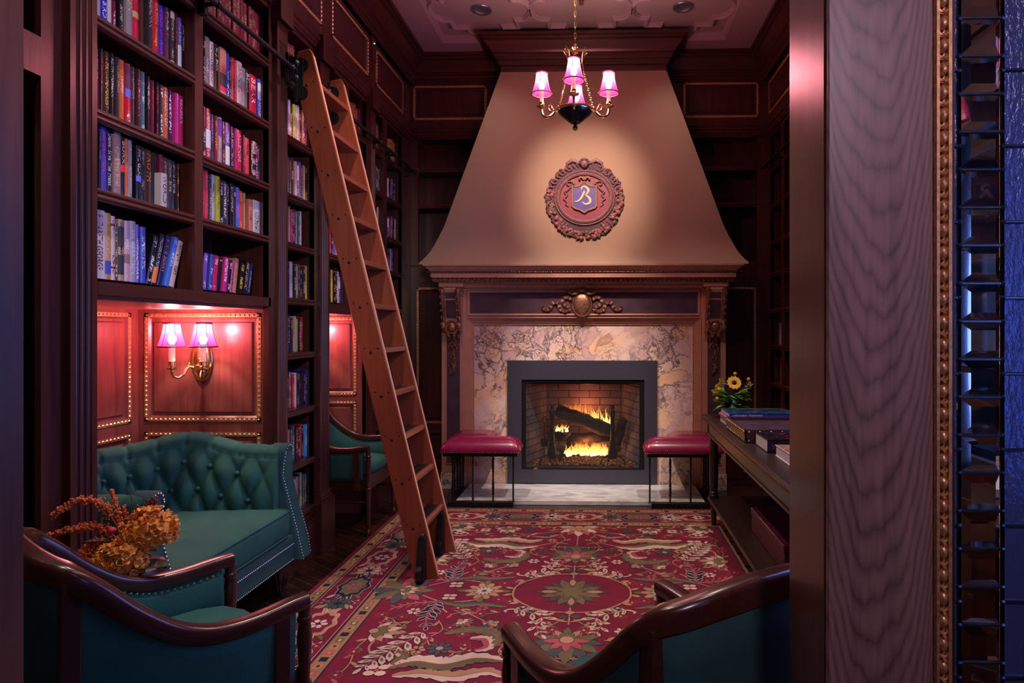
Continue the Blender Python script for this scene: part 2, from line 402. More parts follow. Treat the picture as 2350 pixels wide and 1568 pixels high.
# ------------------------------------------------------------------ structural walls
struct(MB().box(-2.55,1.182,0,-2.45,6.1,3.86).build('wall_left', M['wood_z'], smooth=False))
struct(MB().box(-2.45,6.0,0,1.9,6.1,3.86).build('wall_back', M['wood_z'], smooth=False))
b = MB()  # right wall with the window opening
wy0, wy1, wz0, wz1 = 1.85, 3.50, .78, 2.50
X0, X1 = 1.80, 1.9
b.box(X0,1.182,0,X1,wy0,3.86).box(X0,wy1,0,X1,6.1,3.86).box(X0,wy0,0,X1,wy1,wz0).box(X0,wy0,wz1,X1,wy1,3.86)
struct(b.build('wall_right', M['wood_z'], smooth=False))
wn = struct(thing('window_1', (0,0,0), None, None))
b = MB(Matrix(((0,0,-1,XR+.02),(-1,0,0,0),(0,1,0,0),(0,0,0,1))))
for a in ((-wy1,wz0,-wy1+.06,wz1),(-wy0-.06,wz0,-wy0,wz1),(-wy1,wz0,-wy0,wz0+.06),(-wy1,wz1-.06,-wy0,wz1)): b.box(a[0],a[1],-.05,a[2],a[3],0)
for i in (1,2,3):
    u = -wy1 + (wy1-wy0)*i/4; b.box(u-.014,wz0+.06,-.04,u+.014,wz1-.06,-.012)
for i in (1,2,3):
    z = wz0 + (wz1-wz0)*i/4; b.box(-wy1+.06,z-.012,-.039,-wy0-.06,z+.012,-.013)
b.build('window_frame', M['table_wood'], wn, smooth=False)
# window reveal
b = MB(); b.box(XR+.02,wy0-.02,wz0-.02,1.9,wy0,wz1+.02).box(XR+.02,wy1,wz0-.02,1.9,wy1+.02,wz1+.02).box(XR+.02,wy0,wz0-.02,1.9,wy1,wz0).box(XR+.02,wy0,wz1,1.9,wy1,wz1+.02)
b.build('window_sill', M['table_wood'], wn, smooth=False)
gm, nt, N, L, b_ = nodes('clear_glass')
gt = N.new('ShaderNodeBsdfTransparent'); gt.inputs[0].default_value = (.93,.95,1,1); gg = N.new('ShaderNodeBsdfGlossy'); gg.inputs['Roughness'].default_value = .03
fr = N.new('ShaderNodeFresnel'); fr.inputs[0].default_value = 1.3; mxs = N.new('ShaderNodeMixShader'); L.new(fr.outputs[0], mxs.inputs[0]); L.new(gt.outputs[0], mxs.inputs[1]); L.new(gg.outputs[0], mxs.inputs[2])
L.new(mxs.outputs[0], N['Material Output'].inputs[0]); M['clear'] = gm
MB().box(1.512,wy0,wz0,1.516,wy1,wz1).build('window_pane', M['clear'], wn, smooth=False)
lamp('window_daylight', 'AREA', (1.84,(wy0+wy1)/2,(wz0+wz1)/2), 8, (.22,.36,1.0), wy1-wy0, rot=(0, PI/2, 0), sy=wz1-wz0)

# front wall with the doorway we look through, jambs and casings
fw = MB(); fw.box(-2.55,1.0,0,-1.108,1.182,3.86).box(-1.108,1.0,2.55,1.9,1.182,3.86).box(.515,1.0,0,.55,1.182,2.55).box(1.36,1.0,0,1.9,1.182,2.55).box(.55,1.0,0,1.36,1.182,.18)
struct(fw.build('wall_front', M['jamb2'], smooth=False))
# lobby behind the camera: walls, ceiling and an opening added on the right for blue sky light
lb = MB(); lb.box(-2.65,-2.0,0,-2.55,1.0,3.0).box(-2.65,-2.1,0,2.0,-2.0,3.0).box(1.9,-2.0,0,2.0,-1.3,3.0).box(1.9,-.6,0,2.0,1.0,3.0).box(1.9,-1.3,0,2.0,-.6,1.2).box(1.9,-1.3,1.8,2.0,-.6,3.0)
struct(lb.build('wall_lobby', M['jamb2'], smooth=False)); struct(MB().box(-2.65,-2.1,3.0,2.0,1.0,3.06).build('ceiling_lobby', M['ceil'], smooth=False))
# right doorway casing: broad flat board with figured grain, jamb behind
c = struct(MB().box(.352,.985,0,.512,1.002,2.6).build('trim_1', M['jamb'], bevel=.002, smooth=False))
MB().box(.350,.997,0,.520,1.182,2.55).build('jamb_lining', M['jamb2'], c, smooth=False, bevel=.003)
c = struct(MB().box(-1.30,.985,0,-1.108,1.002,2.6).build('trim_2', M['jamb'], smooth=False))
MB().box(-1.2,1.0,0,-1.106,1.184,2.55).build('jamb_lining', M['jamb2'], c, smooth=False)
# egg moulding, gilt, beside the casing
eg = struct(MB().box(.512,.975,0,.5165,1.0,2.55).box(.530,.975,0,.535,1.0,2.55).box(.512,.986,0,.535,1.0,2.55).build('trim_3', M['gilt'], smooth=False))
b = MB()
z = .2
while z < 2.5:
    b.ball((.524,.981,z), .0085, 10, 6, (.78,.9,1.25))
    arc = [(.524+.0095*math.cos(a), .979, z-.004+.015*math.sin(a)) for a in [PI+PI*i/8 for i in range(9)]]
    b.tube(arc, .0019, 5)
    b.tube([(.524,.981,z-.017),(.524,.974,z-.022),(.524,.981,z-.027)], .0024, 5)
    z += .0352
b.build('egg_carving', M['gilt'], eg)
struct(MB().box(.535,.99,0,.547,1.06,2.55).build('trim_4', M['table_wood'], smooth=False))
# ------------------------------------------------------------------ leaded bevelled glass beside the doorway
gf, nt, N, L, b_ = nodes('bevelled_glass')
b_.inputs['Base Color'].default_value = (.80,.88,1,1); b_.inputs['Roughness'].default_value = .02; b_.inputs['Transmission Weight'].default_value = 1; b_.inputs['IOR'].default_value = 1.22
M['bevel_glass'] = gf
gf, nt, N, L, b_ = nodes('seeded_glass')
b_.inputs['Base Color'].default_value = (.16,.24,.62,1); b_.inputs['Roughness'].default_value = .22; b_.inputs['Transmission Weight'].default_value = .8; b_.inputs['IOR'].default_value = 1.45
nn = noise(N, L, coords(N, L, (1,1,.5)), 130, 3); bump(N, L, b_, nn.outputs[0], .8, .004); M['seed_glass'] = gf
M['came'] = plain('lead_came', (.10,.13,.22), .28, .9, nz=.2)
wg = struct(thing('window_2', (0,1.03,0), None, None))
cols = [(.551,.572,.1215,'seed'),(.577,.640,.0607,'bev'),(.645,.770,.1215,'seed'),(.775,.838,.0607,'bev'),(.843,1.05,.1215,'seed'),(1.055,1.118,.0607,'bev'),(1.123,1.34,.1215,'seed')]
came = MB()
for x0, x1, ph, kind in cols:
    z = .20 + (.012 if kind == 'bev' else -.012); g = MB()
    for xx in (x0-.0025, x1+.0025): came.tube([(xx,-.003,.19),(xx,-.003,2.52)], .0032, 6)
    while z < 2.5:
        z1 = z + ph - .004
        if kind == 'bev':
            q = .012; f = -.010
            o_ = [(x0,0,z),(x1,0,z),(x1,0,z1),(x0,0,z1)]; i_ = [(x0+q,f,z+q),(x1-q,f,z+q),(x1-q,f,z1-q),(x0+q,f,z1-q)]
            k_ = [(x,.005,zz) for x,_,zz in o_]
            g.add(o_+i_+k_, [(4,5,6,7),(0,1,5,4),(1,2,6,5),(2,3,7,6),(3,0,4,7),(1,0,8,9),(2,1,9,10),(3,2,10,11),(0,3,11,8),(11,10,9,8)])
        else: g.box(x0,-.001,z,x1,.005,z1)
        came.tube([(x0-.002,-.003,z-.002),(x1+.002,-.003,z-.002)], .0028, 6); came.ball((x0-.0025,-.003,z-.002), .0048, 6, 4); came.ball((x1+.0025,-.003,z-.002), .0048, 6, 4)
        z += ph
    g.build('bevelled_panes' if kind == 'bev' else 'seeded_panes', M['bevel_glass' if kind == 'bev' else 'seed_glass'], wg, smooth=False)
came.build('came_lattice', M['came'], wg)

# ------------------------------------------------------------------ crown cornice all round (n out, v down from ceiling)
cprof = [(0,-.28),(.012,-.28),(.012,-.265),(.022,-.255),(.022,-.235),(.035,-.228),(.040,-.205),(.052,-.195),(.052,-.178),(.065,-.172),(.075,-.140),(.105,-.100),(.120,-.075),(.120,-.060),(.135,-.055),(.140,-.035),(.165,-.030),(.17,-.012),(.17,0),(0,0)]
cprof = [(a, c*.80) for a, c in cprof]
def cornice(u0, u1, Mx, name='trim_5', par=None, k=1.0, top=ZC):
    return extr([(a*k, top+c) for a, c in cprof], u0, u1, Mx, name, M['wood_x'], par)
trim5 = struct(cornice(1.18, YB, ML, 'trim_5')); struct(cornice(-YB, -1.18, MR, 'trim_6')); struct(cornice(XL-.05, XR+.05, MBK(YB), 'trim_7'))
# frieze walls with gilt-beaded panels
F0, F1 = 3.10, 3.54
lp = [(1.25,3.225,2.02,3.505),(2.10,3.225,3.02,3.505),(3.12,3.225,3.856,3.505),(4.0,3.225,4.638,3.505),(4.795,3.225,5.465,3.505)]
fl = struct(framed(ML, 1.18, F0-.02, YB, F1, lp, 'trim_8'))
for h in lp: panel(*h, ML, fl)
rp = [(-5.55,3.225,-4.75,3.505),(-4.6,3.225,-3.8,3.505),(-3.65,3.225,-2.85,3.505),(-2.7,3.225,-1.9,3.505)]
fr_ = struct(framed(MR, -YB, F0-.02, -1.18, F1, rp, 'trim_9'))
for h in rp: panel(*h, MR, fr_)
bp = [(-1.70,3.255,-1.03,3.565),(.745,3.255,1.415,3.57)]
fb = struct(framed(MBK(YB), XL-.05, F0-.02, XR+.05, F1+.1, bp, 'trim_10'))
for h in bp: panel(*h, MBK(YB), fb)
mprof = [(0,3.05),(.01,3.05),(.012,3.062),(.022,3.068),(.024,3.085),(.034,3.09),(.036,3.112),(.028,3.12),(.012,3.13),(0,3.135)]
struct(extr(mprof, 1.18, YB, ML, 'trim_11', M['wood_y'], None)); struct(extr(mprof, -YB, -1.18, MR, 'trim_12', M['wood_y'], None))
struct(extr([(a, c+.045) for a, c in mprof], XL-.05, XR+.05, MBK(YB), 'trim_13', M['wood_x'], None))
# alarm plate with green light
pl = MB(ML).box(4.69,3.38,0,4.775,3.555,.012).build('alarm_plate', M['wood_z'], smooth=False, bevel=.002)
tag(pl, 'small wooden cover plate with a green pilot light high between left frieze panels', 'plate')
MB(ML).ball((4.735,3.515,.013), .004, 8, 5).build('pilot_light', plain('green_led', (.1,.8,.1), .3, emis=(.25,1,.1), es=6), pl)

# ------------------------------------------------------------------ fluted pilasters
def pilaster(u0, u1, z0, z1, Mx, name, parent, n=3, flute0=None, flute1=None):
    """cross-section run vertically"""
    t = .028; w = u1-u0; b = MB(Mx); q = [(u0,0),(u0,t)]
    m0 = w*.16; fw_ = (w-2*m0)/n
    for i in range(n):
        c = u0+m0+fw_*(i+.5); r = fw_*.34
        q.append((c-r, t))
        for k in range(1, 6): a = PI*k/6; q.append((c-r*math.cos(a), t-r*.9*math.sin(a)))
        q.append((c+r, t))
    q += [(u1,t),(u1,0)]
    f0, f1 = z0+.10, z1-.10
    vs = [(p[0], f0, p[1]) for p in q] + [(p[0], f1, p[1]) for p in q]; k = len(q)
    b.add(vs, [(i, i+1, k+i+1, k+i) for i in range(k-1)])
    b.box(u0,z0,0,u1,f0,t).box(u0,f1,0,u1,z1,t)
    b.box(u0-.006,z1-.012,0,u1+.006,z1,t+.006)
    return b.build(name, M['wood_z'], parent, ang=25)
def plinth(u0, u1, Mx, parent, z1=.36):
    b = MB(Mx); b.box(u0-.03,0,0,u1+.03,z1-.06,.052)
    for i, (e, za, zb) in enumerate([(.024,z1-.06,z1-.045),(.016,z1-.045,z1-.03),(.008,z1-.03,z1)]): b.box(u0-e,za,0,u1+e,zb,.028+e)
    return b.build('plinth', M['wood_x'], parent, smooth=False, bevel=.003)
def capital(u0, u1, Mx, parent):
    b = MB(Mx); b.box(u0-.012,2.975,0,u1+.012,3.13,.055); b.box(u0-.016,2.975,0,u1+.016,2.985,.06)
    return b.build('capital_block', M['wood_z'], parent, smooth=False, bevel=.002)

# ------------------------------------------------------------------ bookcases
SH = [2.752, 2.43, 2.11, 1.838, 1.53, 1.222, .90, .592, .305]
nose = [(0,0),(.012,-.002),(.017,-.010),(.017,-.016),(.010,-.020),(.013,-.027),(.013,-.034),(.006,-.040),(.0,-.042)]
D = .30
def shelf(u0, u1, z, Mx, parent, depth=D, back=0.012):
    b = MB(Mx); prof = [(-depth,0),(-back,0)] + [(a-back,c) for a,c in nose[1:]] + [(-back-.012,-.042),(-back-.012,-.022),(-depth,-.022)]
    n = len(prof); pr = [(a, z+c) for a, c in prof]
    vs = [(u0,p[1],p[0]) for p in pr]+[(u1,p[1],p[0]) for p in pr]
    b.add(vs, [tuple(range(n-1,-1,-1)), tuple(range(n,2*n))]+[(i,(i+1)%n,n+(i+1)%n,n+i) for i in range(n)])
    b.build('shelf', M['wood_y' if Mx in (ML, MR) else 'wood_x'], parent, ang=30)
def carcass(spans, z0, z1, Mx, root, depth=D, divs=(), z_top=3.02, ends=(None,None)):
    u0, u1 = spans[0][0], spans[-1][1]
    b = MB(Mx); b.box(u0-.02,z0-.045,-depth-.02,u1+.02,z1+.05,-depth); b.build('back_panel', M['wood_z'], root, smooth=False)
    b = MB(Mx); b.box(u0-.02,z0,-depth,u0,z1,-.002).box(u1,z0,-depth,u1+.02,z1,-.002); b.box(u0,z1,-depth,u1,z1+.05,-.004)
    b.build('side_panels', M['wood_z'], root, smooth=False)
    for a, c in divs:
        b = MB(Mx); b.box((a+c)/2-.012,z0,-depth,(a+c)/2+.012,z1,-.006).box(a,z0,-.012,c,z1,0); b.build('divider', M['wood_z'], root, smooth=False)

def bc(name_label, group=None):
    return thing('bookcase', (0,0,0), name_label, 'bookcase', 0, group)
# bay just inside the doorway
bay = thing('cupboard_bay', (0,0,0), 'dark recessed bay with gilt-beaded panel between doorway and near bookcase', 'cupboard')
b = MB(ML); b.box(1.90,0,-.02,1.965,3.06,0).box(1.2,2.13,-.02,1.90,2.25,0).box(1.2,0,-.02,1.26,3.06,0).box(1.2,2.95,-.02,1.9,3.06,0)
b.build('bay_frame', M['wood_z'], bay, smooth=False)
MB(ML).box(1.2,0,-.30,1.98,3.06,-.28).box(1.2,2.13,-.28,1.9,2.15,-.02).box(1.2,0,-.09,1.905,2.14,-.075).build('back_panel', M['wood_z'], bay, smooth=False)
beading(1.27,.60,1.855,2.06, ML @ Matrix.Translation((0,0,-.07)), bay, .022)
MB(ML).box(1.31,.64,-.075,1.815,2.02,-.058).build('raised_panel', M['wood_z'], bay, smooth=False, bevel=.004)
# near bookcase over the sofa alcove
bA = bc('near tall bookcase over the sofa alcove, two columns packed with novels')
carcass([(2.09,3.236)], 1.517, 3.02, ML, bA, divs=[(2.637,2.692)])
for a, c in ((2.09,2.637),(2.692,3.236)):
    for z in SH[:4]: shelf(a, c, z, ML, bA)
MB(ML).box(2.07,1.471,-.73,3.256,1.517,0).build('bottom_board', M['wood_y'], bA, smooth=False)
MB(ML).box(1.965,0,-.03,2.09,3.06,0).build('stile', M['wood_z'], bA, smooth=False)
pilaster(1.975,2.083,.0,3.0,ML,'fluted_pilaster',bA)
MB(ML).box(3.236,0,-.03,3.262,3.06,0).build('stile', M['wood_z'], bA, smooth=False)
# narrow full-height bookcase
bB = bc('narrow full-height bookcase between two fluted pilasters, left of the ladder')
carcass([(3.39,3.755)], .305, 3.02, ML, bB)
for z in SH: shelf(3.39, 3.755, z, ML, bB)
MB(ML).box(3.262,0,-.03,3.39,3.06,0).box(3.755,0,-.03,3.90,3.06,0).box(3.39,0,-.03,3.755,.262,0).build('stile', M['wood_z'], bB, smooth=False)
for a, c in ((3.268,3.378),(3.775,3.905)):
    pilaster(a, c, .36, 2.98, ML, 'fluted_pilaster', bB, n=4); plinth(a, c, ML, bB); capital(a, c, ML, bB)
MB(ML).box(3.3,.0,0,3.85,.20,.018).box(3.3,.20,0,3.85,.22,.012).build('base_moulding', M['wood_y'], bB, smooth=False, bevel=.003)
# bookcase over the chair alcove
bCc = bc('bookcase over the armchair alcove, partly hidden by the ladder')
carcass([(3.92,4.60)], 1.517, 3.02, ML, bCc, divs=[(4.235,4.285)])
for a, c in ((3.92,4.235),(4.285,4.60)):
    for z in SH[:4]: shelf(a, c, z, ML, bCc)
MB(ML).box(3.90,1.471,-.73,4.62,1.517,0).build('bottom_board', M['wood_y'], bCc, smooth=False)
MB(ML).box(4.60,0,-.03,4.73,3.06,0).box(3.9,0,-.03,3.92,3.06,0).build('stile', M['wood_z'], bCc, smooth=False)
pilaster(4.61,4.72,.36,2.98,ML,'fluted_pilaster',bCc); plinth(4.61,4.72,ML,bCc); capital(4.61,4.72,ML,bCc)
# far left bookcase
bD = bc('far left bookcase in the corner beside the fireplace, two narrow columns')
carcass([(4.735,5.43)], .305, 3.02, ML, bD, divs=[(4.97,5.05)])
for a, c in ((4.735,4.97),(5.05,5.43)):
    for z in SH: shelf(a, c, z, ML, bD)
MB(ML).box(5.43,0,-.03,5.70,3.06,0).box(4.73,0,-.03,5.43,.262,0).build('stile', M['wood_z'], bD, smooth=False)
# alcove linings (panelled, lit by the sconces)
def alcove(yn, yf, n):
    t = struct(thing('trim_%d' % n, (0,0,0), None, None))
    Mx = MBK(yf); hs = [(-2.394,.87,-1.775,1.436),(-2.394,.22,-1.775,.812)]
    if n == 15: hs = [(-2.36,.868,-1.793,1.44),(-2.36,.22,-1.793,.825)]
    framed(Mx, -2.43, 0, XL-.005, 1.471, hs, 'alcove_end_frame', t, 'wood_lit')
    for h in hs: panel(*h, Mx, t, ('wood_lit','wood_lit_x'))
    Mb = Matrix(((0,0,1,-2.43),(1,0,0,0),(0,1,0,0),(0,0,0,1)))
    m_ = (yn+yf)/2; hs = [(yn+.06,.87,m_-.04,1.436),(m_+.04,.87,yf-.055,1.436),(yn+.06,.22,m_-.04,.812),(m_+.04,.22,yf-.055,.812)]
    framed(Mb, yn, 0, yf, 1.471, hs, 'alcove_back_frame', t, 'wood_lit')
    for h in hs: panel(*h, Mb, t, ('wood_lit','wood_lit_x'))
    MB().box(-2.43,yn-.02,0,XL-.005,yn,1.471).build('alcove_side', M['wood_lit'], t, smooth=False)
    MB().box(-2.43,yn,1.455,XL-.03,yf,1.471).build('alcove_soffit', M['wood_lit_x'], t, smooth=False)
alcove(2.09, 3.27-.034+.026, 14)
alcove(3.92, 4.60, 15)
# brass library rail
rl = MB().tube([(-1.64,2.50,2.745),(-1.64,5.56,2.745)], .0125, 12).build('library_rail', M['iron'])
tag(rl, 'dark metal rod running along the left bookcases for the ladder', 'rail')
for y in (2.665, 3.32, 3.84, 4.665, 5.01, 5.52):
    MB().box(-1.722 if y not in (3.32,3.84,4.665) else -1.695,y-.014,2.70,-1.687,y+.014,2.79).tube([(-1.69,y,2.745),(-1.64,y,2.745)], .009, 8).ball((-1.638,y,2.745), .018, 10, 6).build('rail_bracket', M['iron'], rl)

# ------------------------------------------------------------------ right wall bookcase
bR = bc('right wall bookcase beyond the console table, dark wood with few books')
carcass([(-5.50,-3.62)], .305, 3.02, MR, bR, divs=[(-5.18,-5.12),(-4.64,-4.58),(-4.10,-4.04)])
for a, c in ((-5.50,-5.18),(-5.12,-4.64),(-4.58,-4.10),(-4.04,-3.62)):
    for z in SH: shelf(a, c, z, MR, bR)
MB(MR).box(-5.70,0,-.03,-5.50,3.06,0).box(-5.5,0,-.03,-3.62,.262,0).build('stile', M['wood_z'], bR, smooth=False)
rl2 = MB().tube([(1.40,5.50,2.745),(1.40,3.5,2.745)], .0125, 12).build('library_rail', M['iron'])
tag(rl2, 'dark metal rod along the right wall bookcase', 'rail')
for y in (5.46,5.15,4.61,4.07,3.59): MB().tube([(1.47,y,2.745),(1.40,y,2.745)], .009, 8).build('rail_bracket', M['iron'], rl2)
b = MB(MR)
b.box(-3.62,0,-.03,-3.50,3.06,0).box(-3.50,0,-.03,-1.85,.76,0).box(-3.50,2.52,-.03,-1.85,3.06,0).box(-1.85,0,-.03,-1.18,3.06,0)
struct(b.build('trim_16', M['wood_z'], smooth=False))

# ------------------------------------------------------------------ back wall cases left and right of the chimney breast
for (u0, u1, lab) in ((-1.654,-.62,'empty built-in shelves in the back wall, left of the fireplace hood'),(.34,1.40,'empty built-in shelves in the back wall, right of the fireplace hood')):
    q = bc(lab); Mx = MBK(YB)
    carcass([(u0,u1)], 1.97, 3.10, Mx, q, depth=.26)
    for z in (2.819, 2.491): shelf(u0, u1, z, Mx, q, .26)
    a0, a1 = (u0-.12, u0) if u0 < 0 else (u1, u1+.12)
    MB(Mx).box(a0,1.93,-.02,a1,3.12,0).box(u0,1.925,-.27,u1,1.97,0).build('stile', M['wood_z'], q, smooth=False)
    h = [(-1.668,.50,-1.25,1.734)] if u0 < 0 else [(.95,.50,1.394,1.732)]
    f = framed(Mx, (XL-.05 if u0<0 else .4), 0, (-.70 if u0<0 else XR+.05), 1.925, h, 'lower_panelling', q)
    panel(*h[0], Mx, q)
    c0, c1 = (-1.70,-1.36) if u0 < 0 else (1.06,1.45)
    s = MB().box(c0,5.50,0,c1,5.7,.44).box(c0-.01,5.485,.44,c1+.01,5.7,.46).build('base_cabinet', M['wood_x'], q, smooth=False, bevel=.004)
    MB().box(c0+.03,5.492,.06,c1-.03,5.5,.21).box(c0+.03,5.492,.24,c1-.03,5.5,.41).build('drawer_front', M['wood_x'], q, smooth=False, bevel=.003)
    MB().ball(((c0+c1)/2-.01,5.48,.12), .018, 12, 8).build('drawer_knob', M['steel'], q)
# chimney breast behind the hood
struct(MB().box(-.62,5.62,1.0,.34,6.0,ZC).box(-1.25,5.62,1.0,.95,5.76,1.93).box(-1.25,5.62,0,-.70,5.76,1.0).box(.40,5.62,0,.95,5.76,1.0).build('wall_chimney', M['wood_z'], smooth=False))
# ------------------------------------------------------------------ hood
CX0 = -.145
hood_pts = [(1.885,1.343),(1.905,1.343),(1.925,1.322),(1.955,1.300),(2.0,1.272),(2.06,1.243),(2.13,1.207),(2.22,1.164),(3.56,.695)]
def hood_y(z):
    if z < 2.13: return 5.14 + .12*(1-((2.13-z)/.245)**2 if z > 1.885 else 0)
    return 5.26 + .09*(z-2.13)/1.43
rows = []
for z, w in hood_pts:
    y = hood_y(z); rows.append([(CX0-w,5.60,z),(CX0-w,y,z),(CX0+w,y,z),(CX0+w,5.60,z)])
b = MB(); b.grid(rows); r0, r1 = rows[0], rows[-1]
b.add(r0, [(0,1,2,3)]); b.add(r1, [(3,2,1,0)])
hd = b.build('chimney_hood', M['hood'], ang=20)
tag(hd, 'tall tapering tan plaster hood rising above the mantel to the crown moulding', 'chimney hood')
# crown breaking forward over the hood
b = MB(); k = .70
cp = [(a*1.0+.0, c) for a, c in cprof]
path = [(CX0-k,5.75,ZC),(CX0-k,5.33,ZC),(CX0+k,5.33,ZC),(CX0+k,5.75,ZC)]
b.sweep(path, [(a, c*.95) for a, c in cprof], up=(0,0,1))
b.box(CX0-k,5.34,ZC-.26,CX0+k,5.72,ZC-.001)
struct(b.build('trim_17', M['wood_x'], ang=30))

# ------------------------------------------------------------------ fireplace surround (one thing with its parts)
fp = thing('fireplace_surround', (0,0,0), 'tan painted mantel with marble slips, carved corbels and dentil cornice under the hood', 'fireplace')
def fbuild(b, name, mat, par=None, **k): return b.build(name, mat, par or fp, **k)
YF = 5.33
LX = (-1.348, -1.145); RX = (.853, 1.052)
for (a, c) in (LX, RX):
    fbuild(MB().box(a,YF,.14,c,5.6,1.70), 'pilaster', M['stone'], bevel=.003, smooth=False)
    fbuild(MB().box(a+.045,YF-.004,.22,c-.045,YF,1.36), 'pilaster_panel', M['plum'], smooth=False)
    b = MB()
    for q in ((a+.038,.213,a+.045,1.36),(c-.045,.213,c-.038,1.36),(a+.038,.213,c-.038,.220)): b.box(q[0],YF-.007,q[1],q[2],YF,q[3])
    fbuild(b, 'pilaster_moulding', M['stone'], smooth=False)
    fbuild(MB().box(a-.006,YF-.012,0,c+.006,5.6,.14), 'marble_base', M['breccia'], bevel=.003, smooth=False)
# marble slips with fluted inner frame
b = MB(); b.box(-1.09,5.395,.0,-.79,5.6,1.402).box(.48,5.395,.0,.792,5.6,1.402).box(-.79,5.395,1.08,.48,5.6,1.402)
fbuild(b, 'marble_slip', M['breccia'], smooth=False)
fp_prof = [(0,0),(0,.045),(-.012,.045),(-.014,.035),(-.026,.033),(-.030,.022),(-.046,.020),(-.050,.010),(-.058,.008),(-.058,0)]
b = MB(); b.sweep([(.85,5.39,.0),(.85,5.39,1.46),(-1.145,5.39,1.46),(-1.145,5.39,.0)], fp_prof, up=(0,-1,0))
fbuild(b, 'frame_moulding', M['stone'], ang=25)
b = MB(); b.sweep([(.792,5.395,.0),(.792,5.395,1.402),(-1.09,5.395,1.402),(-1.09,5.395,.0)], [(0,0),(0,.012),(-.009,.012),(-.009,0)], up=(0,-1,0))
fbuild(b, 'gilt_fillet', M['gilt'], smooth=False)
# frieze
fbuild(MB().box(-1.145,YF+.01,1.45,.853,5.6,1.72), 'frieze', M['stone'], smooth=False)
fbuild(MB().box(-1.105,YF+.004,1.492,.815,YF+.012,1.664), 'frieze_panel', M['plum'], smooth=False)
b = MB(); b.sweep([(-1.112,YF+.01,1.486),(.822,YF+.01,1.486),(.822,YF+.01,1.670),(-1.112,YF+.01,1.670)], [(0,0),(0,.010),(.012,.014),(.016,0)], closed=True, up=(0,-1,0))
fbuild(b, 'panel_moulding', M['stone'])
b = MB(); b.box(-1.145,YF-.002,1.700,.853,YF+.01,1.708)
fbuild(b, 'gilt_fillet', M['gilt'], smooth=False)
# cornice, mitred round the corners
def cor(prof, y, x0=-1.352, x1=1.058, name='cornice', mat='stone', ang=30):
    b = MB(); b.sweep([(x0,5.6,0),(x0,y,0),(x1,y,0),(x1,5.6,0)], prof, up=(0,0,1)); return fbuild(b, name, M[mat], ang=ang)
cor([(0,1.705),(.012,1.705),(.018,1.72),(.010,1.73),(.016,1.745),(0,1.745)], YF-.02)
fbuild(MB().box(-1.35,YF-.10,1.705,-1.145,5.5,1.745).box(.853,YF-.10,1.705,1.056,5.5,1.745), 'corbel_cap', M['stone'], bevel=.006)
fbuild(MB().box(-1.342,5.24,1.745,1.048,5.6,1.80).box(-1.41,5.2,1.79,1.116,5.6,1.885), 'cornice_core', M['stone'], smooth=False)
cor([(0,1.780),(.045,1.780),(.045,1.818),(0,1.818)], 5.225)
cor([(0,1.832),(.052,1.832),(.060,1.842),(.074,1.852),(.084,1.866),(.10,1.872),(.10,1.885),(0,1.885)], 5.225)
cor([(.02,1.745),(.028,1.745),(.030,1.78),(.02,1.78)], 5.25, name='gilt_fillet', mat='bronze')
b = MB()
x = -1.39
while x < 1.10:
    b.ball((x,5.215,1.7625), .0145, 8, 6, (.85,.8,1.1)); b.box(x+.0175,5.21,1.748,x+.0225,5.235,1.778); x += .04
fbuild(b, 'egg_and_dart', M['bronze'])
b = MB(); x = -1.44; i = 0
while x < 1.16:
    b.ball((x,5.172,1.8255), .0058, 6, 4, (2.0 if i % 2 else .8,1,1)); x += .0165; i += 1
fbuild(b, 'bead_and_reel', M['bronze'])
fbuild(MB().box(-1.46,5.178,1.818,1.165,5.2,1.833), 'bead_ground', M['black'], smooth=False)
